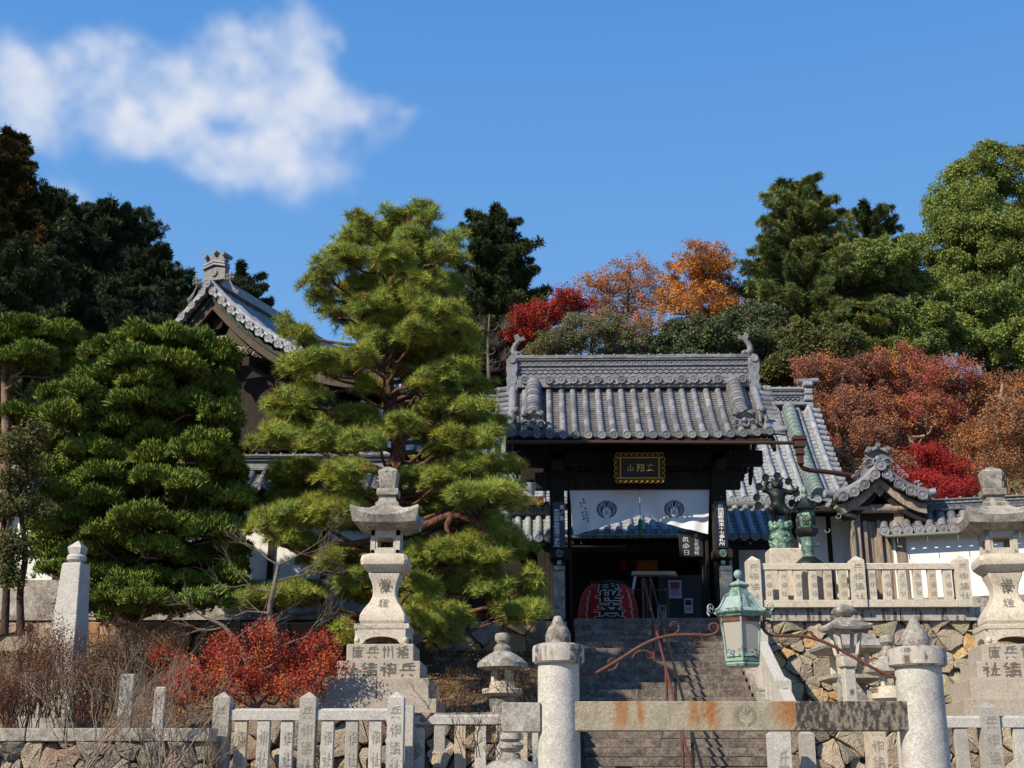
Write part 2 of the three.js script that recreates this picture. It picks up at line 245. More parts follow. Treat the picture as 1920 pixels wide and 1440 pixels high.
const bedH = (x, d) => mix(1.0, 2.1, sm(17, 26, d)) + wob(x, d, 1.5, 9) * .08;
structure('planting_bed', sheet(4.75, 20, 17.2, 27.0, 40, 30, bedH), m.soil);
structure('terrace', sheet(-40, 40, 28.02, 39, 20, 8, () => FLOOR), m.pave);
const hillH = (x, d) => { const k = d - 39; return FLOOR + .70 * Math.min(Math.max(k, 0), 21) + Math.max(0, k - 21) * .02 + wob(x, d, 5, 21) * .8 * sm(39, 43, d); };
structure('hillside', sheet(-90, 90, 39, 140, 90, 60, hillH), m.soil);

// ------------------------------------------------------------------ stone walls of irregular stones
function cells(w, h, nx, ny, jit, keep = 1) {                   // Voronoi cells of jittered points, as polygons
  const pts = [];
  for (let j = 0; j < ny; j++) for (let i = 0; i < nx; i++) if (rnd() < keep) pts.push([(i + .5 + (j % 2) * .4 - .2 + rr(-jit, jit)) * w / nx, (j + .5 + rr(-jit, jit)) * h / ny, rr(.4, 1.8)]);
  return pts.map((p) => {
    let poly = [[0, 0], [w, 0], [w, h], [0, h]];
    for (const q of pts) {
      if (q === p) continue; const dx = q[0] - p[0], dy = q[1] - p[1], wt = p[2] / (p[2] + q[2]), mx = p[0] + dx * wt, my = p[1] + dy * wt;
      if (dx * dx + dy * dy > (4 * w / nx) ** 2 + (4 * h / ny) ** 2) continue;
      const s = ([x, y]) => (x - mx) * dx + (y - my) * dy, out = [];
      for (let i = 0; i < poly.length; i++) { const a = poly[i], b = poly[(i + 1) % poly.length], sa = s(a), sb = s(b); if (sa <= 0) out.push(a); if (sa * sb < 0) { const t = sa / (sa - sb); out.push([mix(a[0], b[0], t), mix(a[1], b[1], t)]); } }
      poly = out; if (!poly.length) break;
    }
    return [p, poly];
  }).filter(([, q]) => q.length > 2);
}
function rubble(poly, c, gap, bulge) {                          // one stone: an uneven faceted block, its face towards +z
  const n = poly.length, cx = poly.reduce((s, p) => s + p[0], 0) / n, cy = poly.reduce((s, p) => s + p[1], 0) / n;
  const pts = []; for (let i = 0; i < n; i++) { const a = poly[i], b = poly[(i + 1) % n], L = Math.hypot(b[0] - a[0], b[1] - a[1]); const A = poly[(i + n - 1) % n], La = Math.hypot(A[0] - a[0], A[1] - a[1]) || 1, c0 = Math.min(.25, rr(.006, .04) / La), c1 = Math.min(.25, rr(.006, .04) / (L || 1)); pts.push([mix(a[0], A[0], c0), mix(a[1], A[1], c0)], [mix(a[0], b[0], c1), mix(a[1], b[1], c1)]); if (L > .14) pts.push([mix(a[0], b[0], rr(.4, .6)) + rr(-.018, .018), mix(a[1], b[1], .5) + rr(-.018, .018)]); }
  const shrink = (k, g) => pts.map(([x, y]) => { const dx = x - cx, dy = y - cy, L = Math.hypot(dx, dy) || 1; const q = Math.max(.15, (L * k - g) / L); return [cx + dx * q, cy + dy * q]; });
  const tilt = [rr(-.35, .35), rr(-.35, .35)], z = ([x, y], b) => b + (x - cx) * tilt[0] + (y - cy) * tilt[1] + rr(-.012, .012);
  const r0 = shrink(1, gap).map((p) => [...p, -.16]), r1 = shrink(1, gap).map((p) => [...p, z(p, bulge * .6)]), r2 = shrink(.93, gap).map((p) => [...p, z(p, bulge)]), r3 = shrink(.5, gap).map((p) => [...p, z(p, bulge * 1.15)]);
  return loft([r0, r1, r2, r3], .45);
}
function stoneWall(parent, w, h, nx, ny, { gap = .004, bulge = .06, jit = .5, keep = .88, name = 'stone', tint } = {}) {
  M('wall_core', box(w, h, .3, w / 2, h / 2, -.21), m.soil, parent);
  for (const [c, poly] of cells(w, h, nx, ny, jit, keep)) M(name, rubble(poly, c, gap, bulge * rr(.6, 1.5)), m.rocks[tint ? tint[Math.floor(rnd() * tint.length)] : Math.floor(rnd() * m.rocks.length)], parent);
}
// retaining wall of the terrace, beside the stairs
seed(3);
{
  const d = 26.15, x0 = 4.55, w = 8.2, y0 = 1.6, top = Y(1166, d, 1600);
  const g = thing('retaining_wall', 'ochre and grey rubble retaining wall below the upper stone balustrade', 'stone wall', [x0, y0, -d]);
  stoneWall(g, w, top - y0, 27, 13, { bulge: .035, tint: [0, 1, 3, 1, 6, 6, 1, 0, 2, 6, 1] });
  // coping stones that carry the balustrade
  const ch = Y(1140, d, 1600) - top; let x = 0; for (const L of [2.7, 2.15, 1.25, 1.2, .9]) { M('coping_stone', rbox(L - .012, ch, .62, x + L / 2, top - y0 + ch / 2 + .004, -.2, .015), m.streak, g); x += L; }
  M('terrace_fill', box(w, .5, 2.2, w / 2, top - y0 - .25 + ch * .2, -1.55), m.soil, g);
}
{ // wall on the stair side of the terrace
  const g = thing('retaining_wall', 'rubble side wall flanking the upper flight beside the sloping stone rail', 'stone wall', [4.5, 1.2, -24.2], 0);
  g.rotation.y = -Math.PI / 2 + .0; g.position.set(4.42, 1.0, -28.0);
  stoneWall(g, 1.7, 3.55, 5, 8, {});
}
{ // low wall under the dry bank
  const d = 16.9, x0 = X(-40, d, 1400), x1 = X(396, d, 1400), yt = Y(1391, d, 200), yc = Y(1366, d, 200), y0 = 0;
  const g = thing('garden_wall', 'low rubble wall with flat grey coping under the dry bushes', 'stone wall', [x0, y0, -d]);
  stoneWall(g, x1 - x0, yt, 13, 8, { bulge: .05, tint: [2, 4, 7, 4, 2, 1] });
  let x = 0; for (const L of [.62, .5, 1.15, 1.2]) { if (x > x1 - x0) break; const l = Math.min(L, x1 - x0 - x); M('coping_stone', rbox(l - .01, yc - yt, .4, x + l / 2, (yc + yt) / 2 + .004, -.12, .015), m.old, g); x += L; }
}
{ // wall behind the lower fence, with big rounded stones
  const d = 18.35, x0 = X(400, d, 1400), x1 = X(1000, d, 1400);
  const g = thing('garden_wall', 'wall of big rounded boulders behind the pale lower fence', 'stone wall', [x0, 0, -d]);
  stoneWall(g, x1 - x0, Y(1336, d, 600), 15, 8, { bulge: .13, tint: [1, 2, 4, 7, 2] });
}
{ // wall behind the fence beside the other pillar
  const d = 18.6, x0 = X(1470, d, 1400);
  const g = thing('garden_wall', 'grey rubble wall behind the fence under the wide stone lantern', 'stone wall', [x0, 0, -d]);
  stoneWall(g, 4.6, Y(1352, d, 1700), 17, 8, { bulge: .09, tint: [1, 2, 4, 6] });
}
{ // stones at the foot of the hall's white wall
  const d = 27.6, x0 = X(-30, d, 1100);
  const g = thing('retaining_wall', 'mossy stone footing wall under the white hall wall behind the juniper', 'stone wall', [x0, 2.6, -d]);
  stoneWall(g, .6 - x0, 2.1, 28, 5, { bulge: .08, tint: [0, 1, 2, 5, 7] });
}

// ------------------------------------------------------------------ stairs
seed(5);
{
  const g = thing('stone_stairs', 'dark weathered stone stairs climbing to the gate', 'stairs', [GX - .02, 0, 0]);
  const N = 31, rise = FLOOR / N, run = .305, top = 28.0, W = 3.2;
  M('stair_core', loft([-1, 1].map((s) => [[s * W / 2 * .99, 0, -top], [s * W / 2 * .99, FLOOR - rise - .06, -top - .3], [s * W / 2 * .99, FLOOR - rise * 1.6, -top + .05], [s * W / 2 * .99, -.1, -(top - N * run) - .1]].reverse()), 0), m.step, g);
  for (let i = 0; i < N; i++) {
    const y = FLOOR - i * rise, d = top - i * run; let x = -W / 2, k = 0;
    const cuts = []; while (x < W / 2 - .01) { let L = Math.min(rr(1.1, 2.1), W / 2 - x); if (W / 2 - x - L < .5) L = W / 2 - x; cuts.push([x, L]); x += L; }
    for (const [a, L] of cuts) M('step_stone', rbox(L - .004, rise - .007, run + .12, a + L / 2, y - rise / 2 + rr(-.004, .004), -d - .055 + rr(-.008, .008) - (run) / 2 + .1, .012), m.step, g);
  }
}
// centre handrails of the stairs: two iron tubes on posts
{
  const g = thing('stair_handrail', 'rusty iron handrail running down the middle of the stairs', 'handrail', [GX - .02, 0, 0]);
  const step = (d) => FLOOR - (28 - d) * FLOOR / 31 / .305;
  const rail = (x, h) => { const p = []; for (let d = 28.5; d >= 19.2; d -= .5) p.push(V(x, Math.min(step(d), FLOOR) + h, -d)); return tube(p, .024, .024, 8, 40); };
  M('rail', rail(-.07, .86), m.iron, g); M('rail', rail(.09, .86), m.ironblack, g);
  for (const d of [28.2, 25.9, 23.6, 21.3, 19.6]) for (const x of [-.07, .09]) M('post', bar([x, Math.min(step(d), FLOOR) - .05, -d], [x, Math.min(step(d), FLOOR) + .86, -d], .026, 8), x < 0 ? m.iron : m.ironblack, g);
  M('spot_lamp', [ball(.05, .3, 0, 0), bar([.1, 0, 0], [.3, 0, 0], .012)].map((q) => q.translate(0, 5.3, -27.2)), m.ironblack, g);
}
// ------------------------------------------------------------------ stone balustrades
function post(parent, x, y, z, w, h, text, o = {}) {
  const g = [[-1, -1], [1, -1], [1, 1], [-1, 1]], tip = o.tip ?? w * .38;
  const r = (k, yy) => g.map(([a, b]) => [x + a * w / 2 * k, yy, z + b * w / 2 * k]);
  const p = M('post', loft([r(1, y), r(1, y + h - tip), r(.04, y + h)].map((q) => q.reverse()), .2), o.mat || [m.granite, m.granite, m.graniteB, m.graniteC][Math.floor(rnd() * 4)], parent);
  if (text) { inscribe(parent, text, w * .8, h * .74, x, y + (h - tip) * .52, z + w / 2 + .004, { weight: .06, aspect: 1.15, color: 0x8b857b, ...o.ins }); }
  return p;
}
function balustrade(parent, x0, x1, y, z, h, n, o = {}) {
  const { pw = .19, rail = .13, base = .1, mt = m.granite, bw = .13, text = '' } = o, ry = y + h * (o.rh ?? .8), a = x0 + pw / 2 + .004, b = x1 - pw / 2 - .004;
  M('top_rail', loft([[a], [b]].map(([x]) => [[x, ry - rail / 2, z + .075], [x, ry + rail * .3, z + .075], [x, ry + rail / 2, z + .03], [x, ry + rail / 2, z - .07], [x, ry - rail / 2, z - .075]]), .2), mt, parent);
  const pick = () => (mt === m.granite ? [m.granite, m.granite, m.graniteB, m.graniteC][Math.floor(rnd() * 4)] : rnd() < .3 ? m.graniteB : mt);
  if (base) M('base_rail', rbox(b - a, base, .2, (a + b) / 2, y + base / 2, z - .005), mt, parent);
  for (let i = 0; i < n; i++) { const x = mix(a, b, (i + .5) / n) + rr(-.008, .008); M('baluster', rbox(bw, ry - rail / 2 - y - base - .006, .11, x, (ry - rail / 2 + y + base) / 2, z + rr(-.006, .006), .01), pick(), parent); if (text) inscribe(parent, text, bw * .78, (ry - y) * .6, x, (ry + y + base - .1) / 2, z + .064, { weight: .055, aspect: 1.2, color: 0x9c968b }); }
}
seed(8);
{ // lower fence, first stretch
  const d = 17.4, z = -d, y = 1.42, h = Y(1297, d, 577) - y;
  const g = thing('stone_fence', 'pale granite name fence in front of the red maple bush', 'fence');
  M('fence_base', rbox(3.3, 1.3, .34, (X(395, d) + X(765, d)) / 2, y - .65 - .004, z - .01), m.old, g);
  const xs = [415, 577, 742].map((p) => X(p, d, 1380));
  for (const x of xs) post(g, x, y, z, .215, h, '兵神講社', {});
  for (let i = 0; i < 2; i++) balustrade(g, xs[i], xs[i + 1], y, z, h - .06, 3, { pw: .215, bw: .165, rail: .15, text: '神社' });
  // the return behind the corner post
  const d2 = 18.0, x2 = X(768, d2, 1380);
  M('post', loft([0, 1].map((t) => [[-.05, 0, -.1], [.05, 0, -.1], [.05, 0, .1], [-.05, 0, .1]].map(([a, , b]) => [x2 + a, y - 1.3 + t * (h + 1.15), -d2 + b]).reverse()), .2), m.granite, g);
}
{ // second stretch, set back towards the pillar
  const d = 18.2, z = -d, y = 1.42, h = Y(1318, d, 800) - y;
  const g = thing('stone_fence', 'low granite balustrade between the tall lantern and the round gate pillar', 'fence');
  const a = X(760, d), b = X(1010, d); M('fence_base', rbox(b - a + .2, 1.3, .34, (a + b) / 2, y - .65 - .004, z - .01), m.old, g);
  post(g, a, y, z, .2, h, null); post(g, b, y, z, .2, h, null);
  balustrade(g, a, b, y, z, h, 6, { pw: .2, bw: .155, rail: .13 });
}
{ // fence on the other side
  const d = 17.6, z = -d, y = 1.3, h = Y(1315, d, 1855) - y;
  const g = thing('stone_fence', 'granite name fence beside the round pillar, below the wide stone lantern', 'fence');
  const xs = [1640, 1748, 1855, 1965].map((p) => X(p, d, 1380));
  M('fence_base', rbox(xs[3] - xs[0] + .3, 1.2, .34, (xs[0] + xs[3]) / 2, y - .6 - .004, z - .01), m.old, g);
  xs.forEach((x, i) => post(g, x, y, z, .235, h - (i < 2 ? .12 : 0), '兵神講社', {}));
  for (let i = 0; i < 3; i++) balustrade(g, xs[i], xs[i + 1], y, z, h - .08, 1, { pw: .235, bw: .175, rail: .15, rh: .84 });
}
{ // balustrade on the terrace
  const d = 26.0, z = -d, y = Y(1140, d, 1600) + .004, h = Y(1042, d, 1610) - y;
  const g = thing('stone_fence', 'sunlit stone balustrade with carved name posts on the upper terrace', 'fence');
  const xs = [1413, 1608, 1804].map((p) => X(p, d, 1100));
  for (const x of xs) post(g, x, y, z, .275, h, '兵神講社', { mat: m.sand });
  for (let i = 0; i < 2; i++) balustrade(g, xs[i], xs[i + 1], y, z, h, 6, { pw: .275, bw: .165, rail: .13, base: .15, rh: .79, mt: m.sand, text: '兵神社' });
}
{ // sloping stone rails along the stairs
  const step = (d) => FLOOR - (28 - d) * FLOOR / 31 / .305;
  const g = thing('stone_stair_rail', 'sloping stone balustrade with square posts down the sunny side of the stairs', 'fence');
  const x = 4.18;
  for (const d of [26.6, 24.6, 22.6, 20.6, 18.9]) { const y = Math.max(0, step(d)) - .1; post(g, x, y, -d, .24, 1.25, d < 23 ? '兵神講' : null); }
  M('sloping_rail', beam([x, step(26.5) + .82, -26.5], [x, step(18.9) + .9, -18.9], .2, .2), m.granite, g);
  M('sloping_curb', beam([x - .02, step(27.4) - .05, -27.4], [x - .02, step(18.6) - .05, -18.6], .34, .3), m.old, g);
  for (let d = 26.1; d > 19; d -= .42) M('baluster', rbox(.12, .66, .14, x, step(d) + .42, -d), m.granite, g);
  const s = thing('stone_stair_rail', 'outer sloping stone rail beside the planting bed and small lanterns', 'fence');
  M('sloping_rail', beam([4.9, 3.05, -21.4], [5.35, 1.0, -17.9], .26, .24), m.old, s);
  M('sloping_rail', beam([4.72, 2.5, -20.2], [4.86, 1.0, -18.1], .16, .16), m.granite, s);
  for (const [px, d, top, w, t] of [[1465, 18.0, 1360, .22, '兵神講'], [1445, 18.6, 1372, .1], [1512, 18.5, 1366, .2], [1560, 19.4, 1366, .16], [1583, 19.0, 1362, .13], [1600, 18.6, 1364, .12], [1692, 18.0, 1368, .1]]) post(s, X(px, d, 1400), 0, -d, w, Y(top, d, px), t);
}
{ // posts at the head of the stairs
  for (const [px, mt, l] of [[1048, m.old, 'squat dark stone newel post at the stair head beside the pine'], [1362, m.sand, 'pale sunlit stone newel post at the stair head']]) {
    const d = 28.3, x = X(px, d, 1100), g = thing('newel_post', l, 'post', [x, FLOOR, -d]);
    const h = Y(1062, d, px) - FLOOR; M('shaft', rbox(.25, h - .12, .25, 0, (h - .12) / 2, 0, .015), mt, g); M('cap', rbox(.27, .12, .27, 0, h - .06 + .003, 0, .04), mt, g);
  }
}
// ------------------------------------------------------------------ stone pillars, beam and hanging lamp across the approach
seed(12);
const PD = 14.0;
function pillar(px, hw, capTop, label) {
  const k = mpp(px, 1320, PD), x = X(px, PD, 1440), r = hw * k, top = Y(capTop, PD, px), g = thing('gate_pillar', label, 'pillar', [x, 0, -PD]);
  const cap0 = Y(capTop + 38, PD, px), bt = Y(capTop - 53, PD, px), R = r * 1.26, H = bt - top;
  g.rotation.z = -(P(px, 1203, PD).x - P(px, 1440, PD).x) * .0;
  const rings = []; for (let i = 0; i <= 22; i++) { const y = cap0 * i / 22, o = []; for (let j = 0; j < 40; j++) { const a = -j / 40 * 6.2832, rad = r * (1 + .02 * (1 - i / 22)) * (1 + (fbm(j / 40, i / 22, 8, px, 3) - .5) * .018); o.push([Math.cos(a) * rad, y, Math.sin(a) * rad]); } rings.push(o); }
  M('shaft', loft(rings, .8), m.granite, g);
  M('cap', lathe([[0, cap0 + .002], [R * .93, cap0 + .002], [R, cap0 + .02], [R, top - .06], [R * .96, top - .025], [R * .7, top], [0, top + .01]], 44), m.streak, g);
  M('finial', lathe([[0, top + .004], [r * .58, top + .004], [r * .63, top + H * .12], [r * .62, top + H * .3], [r * .5, top + H * .52], [r * .32, top + H * .72], [r * .24, top + H * .86], [r * .2, top + H * .95], [0, bt]], 30), m.old, g);
  return g;
}
pillar(1049, 39, 1207, 'round granite gate pillar with bulb finial beside the pine');
pillar(1738, 43, 1213, 'thicker round granite gate pillar with bulb finial before the rubble wall');
{
  const y0 = Y(1371, PD, 1400), y1 = Y(1316, PD, 1400), xa = X(1049, PD, 1340), xb = X(1738, PD, 1340), xs = X(942, PD, 1340), h = y1 - y0;
  const t = tex(0, (u, v) => {
    const px = 1090 + u * 612, f = fbx(u * 60, v * 5, 301), n = fbx(u * 110, v * 9, 302), sp = hash(Math.floor(u * 1024), Math.floor(v * 96), 4);
    let c = mix3([164, 155, 134], [142, 133, 114], sm(.25, .8, fbx(u * 320, v * 26, 307))); c = mix3(c, [128, 122, 108], .5 * sm(.45, .75, fbx(u * 40, v * 2, 309))); const wav = (fbx(u * 70, v * 3, 305, 3) - .5) * 16, q = px + wav * (1 - v * .4);
    const S = (a, w, k) => Math.exp(-(((q - a) / w) ** 2)) * k;
    const rust = Math.min(1, S(1189, 9, .8) + S(1200, 5, .5) + S(1223, 5, .85) + S(1312, 7, .8) + S(1342, 10, 1) + S(1330, 9, .45) * v + S(1472, 9, 1.1) + S(1455, 12, .55) + S(1105, 9, .4) + S(1690, 10, .6)) * (.35 + .65 * sm(0, .6, v)) ;
    c = mix3(c, [146, 88, 40], Math.min(.85, rust * (.35 + 1.1 * n)));
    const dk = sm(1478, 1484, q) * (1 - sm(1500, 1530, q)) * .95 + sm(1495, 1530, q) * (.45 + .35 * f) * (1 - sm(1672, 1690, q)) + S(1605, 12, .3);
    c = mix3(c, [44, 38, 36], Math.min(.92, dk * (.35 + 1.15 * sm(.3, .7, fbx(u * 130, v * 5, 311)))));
    if (px > 1490 && sp > .93) c = mix3(c, [178, 174, 166], .6);
    const e = (sp - .5) * 26; return [c[0] + e, c[1] + e, c[2] + e, n * .6 + sp * .4];
  }, 0, 1024, 96);
  const g = thing('stone_beam', 'rust-streaked stone beam carved with a crest, spanning the two round pillars', 'beam');
  const b = new RoundedBoxGeometry(xb - xa, h, .3, 1, .012); { const p = b.attributes.position, uv = b.attributes.uv; for (let i = 0; i < p.count; i++) uv.setXY(i, p.getX(i) / (xb - xa) + .5, p.getY(i) / h + .5); }
  M('beam_stone', b.translate((xa + xb) / 2, (y0 + y1) / 2, -PD), tmat(t, .012, {}), g);
  M('beam_end', rbox(xa - .2 - xs, h, .3, (xa - .2 + xs) / 2, (y0 + y1) / 2 - .01, -PD), m.old, g);
  const crest = canvas(128, 128, (c) => { c.fillStyle = '#000'; c.fillRect(0, 0, 128, 128); c.strokeStyle = '#fff'; c.lineWidth = 3; for (let i = -8; i <= 8; i++) { if (!i) continue; const a = Math.PI / 2 + i * .33; c.beginPath(); c.ellipse(64 + Math.cos(a) * 48, 64 - Math.sin(a) * -48, 10, 6, -a, 0, 6.3); c.stroke(); } for (const a of [-.5, 0, .5]) { c.beginPath(); c.moveTo(64, 62); c.quadraticCurveTo(64 + a * 40 - 8, 40, 64 + a * 60, 22); c.quadraticCurveTo(64 + a * 40 + 8, 40, 64, 62); c.stroke(); } });
  crest.colorSpace = THREE.NoColorSpace;
  M('carved_crest', new THREE.PlaneGeometry(.25, .25).translate(X(1394, PD, 1342), (y0 + y1) / 2, -PD + .154), mat({ color: 0x7d7668, alphaMap: crest, transparent: true }), g);
}
const glassMat = new THREE.MeshPhysicalMaterial({ color: 0xa8a49a, roughness: .5, transmission: .2, thickness: 0 });
{
  const cx = X(1388, PD, 1160), k = mpp(1388, 1160, PD), z = -PD, yy = (p) => Y(p, PD, 1388);
  const g = thing('hanging_lamp', 'hexagonal green copper lamp with frosted panes held between rusty scrolled arms', 'lamp', [cx, 0, z]);
  const turn = -Math.PI / 2 - .12, hex = (r, y) => { const o = []; for (let i = 0; i < 6; i++) { const a = turn - i * Math.PI / 3; o.push([Math.cos(a) * r * k, y, -Math.sin(a) * r * k]); } return o; };
  const hl = (l) => loft(l.map(([r, p]) => hex(r, yy(p))).reverse().reverse(), .35), HL = (l) => { const q = l.map(([r, p]) => hex(r, yy(p)).reverse()); return loft(q, .35); };
  M('finial', [ball(8.5 * k, 0, yy(1077), 0, 16), cyl(3 * k, 2.4 * k, yy(1084) - yy(1092), 0, yy(1092), 0, 10)], m.patina, g);
  M('upper_roof', HL([[21, 1100], [23, 1098], [14, 1093], [5, 1089]]), m.patina, g);
  M('neck', HL([[22, 1117], [21, 1112], [17, 1103], [17, 1099]]), m.bronze, g);
  const roof = M('roof', HL([[50, 1151.5], [52, 1149], [44, 1143], [36, 1131], [29, 1120], [21, 1115], [17, 1113]]), m.patina, g);
  for (let i = 0; i < 6; i++) {
    const a = turn - i * Math.PI / 3, c = Math.cos(a), s = -Math.sin(a), q = (r, p) => V(c * r * k, yy(p), s * r * k);
    M('roof_rib', tube([q(21, 1114), q(30, 1119), q(37, 1130), q(45, 1142), q(54, 1147)], .012, .014, 6, 10), m.patina, roof);
    const sp = spiral(8 * k, 1.35, .011, 0, 1).rotateZ(-1.2).rotateY(Math.atan2(-s, c)); const e = q(62, 1142); M('scroll', sp.translate(e.x, e.y, e.z), m.patina, roof);
    M('frame_bar', bar(q(41, 1160), q(33.5, 1238), .012, 6), m.patina, g);
    const a2 = turn - (i + 1) * Math.PI / 3, c2 = Math.cos(a2), s2 = -Math.sin(a2), Q = (r, p) => V(c2 * r * k, yy(p), s2 * r * k), A = q(40, 1162), B = Q(40, 1162), C = Q(33, 1230), D = q(33, 1230);
    const pane = new THREE.BufferGeometry(); pane.setAttribute('position', new THREE.BufferAttribute(new Float32Array([A, C, B, A, D, C].flatMap((v) => v.toArray())), 3)); pane.computeVertexNormals(); M('pane', uvm(pane), glassMat, g);
    M('lower_bar', beam(D, C, .02, .03), m.patina, g);
    const mid = D.clone().lerp(C, .5); for (const t of [.2, .8]) { const o = D.clone().lerp(C, t); M('lower_scroll', spiral(3.5 * k, 1.2, .0045, 0, t < .5 ? 1 : -1).rotateY(Math.atan2(s + s2, c + c2) * -1 + Math.PI / 2).translate(o.x * 1.02, o.y + .045, o.z * 1.02), m.bronzedark, g); }
    const rg = [0, 1].map((t) => { const u = a + (a2 - a) * .5; return u; })[0], tor = new THREE.TorusGeometry(7 * k, .008, 5, 14).scale(1.5, .62, 1).rotateY(Math.PI / 2 - Math.atan2(-(s + s2), (c + c2)) * -1 * -1); tor.translate(mid.x * .995, yy(1226), mid.z * .995); M('pane_ring', uvm(tor), m.patina, g);
  }
  M('eave_frame', HL([[40, 1160], [44, 1157], [46, 1151.8]]), m.bronze, g);
  M('iron_band', HL([[41.5, 1168], [42, 1167.5], [42.5, 1161], [40, 1160.5]]), m.iron, g);
  M('floor', HL([[34, 1243], [36, 1241], [35, 1236], [33, 1234]]), m.bronze, g);
  M('scalloped_skirt', HL([[26, 1251], [33, 1250], [36, 1246], [34, 1243.4]]), m.patina, g);
  M('bulb_holder', cyl(.02, .02, .2, 0, yy(1230), 0, 10), m.ironblack, g);
  const arm = (pts, r = .017) => tube(pts.map(([a, b]) => P(a, b, PD).sub(g.position)), r, r, 8, pts.length > 6 ? 48 : 12), curl = (px, py, r, dir, rot, th = .009, turns = 1.3) => spiral(r * k, turns, th, 0, dir).rotateZ(rot).translate(...P(px, py, PD).sub(g.position).toArray());
  M('iron_arm', arm([[1086, 1271], [1110, 1265], [1135, 1252], [1165, 1234], [1200, 1212], [1230, 1198], [1262, 1191], [1300, 1190], [1328, 1191], [1343, 1186], [1348, 1176]]), m.iron, g);
  M('iron_arm', arm([[1428, 1172], [1434, 1184], [1445, 1191], [1475, 1192], [1505, 1193], [1535, 1200], [1565, 1213], [1600, 1232], [1640, 1254], [1670, 1268], [1702, 1279]]), m.iron, g);
  for (const a of [[1337, 1178, 11, 1, .2, .016, 1.25], [1440, 1172, 11, -1, .2, .016, 1.3], [1148, 1241, 8, -1, .3], [1265, 1172, 8, -1, .3], [1308, 1203, 10, -1, 3.6], [1217, 1228, 8, -1, 3.6], [1467, 1206, 9, 1, 3.6], [1518, 1190, 7, 1, .2], [1640, 1240, 7, 1, .4]]) M('iron_curl', curl(...a), m.iron, g);
  for (const p of [[[1160, 1242], [1153, 1253], [1140, 1258]], [[1273, 1172], [1272, 1182], [1262, 1190]], [[1185, 1233], [1195, 1222], [1210, 1220], [1224, 1226]], [[1318, 1203], [1315, 1195], [1300, 1191]]]) M('iron_curl', arm(p, .009), m.iron, g);
}

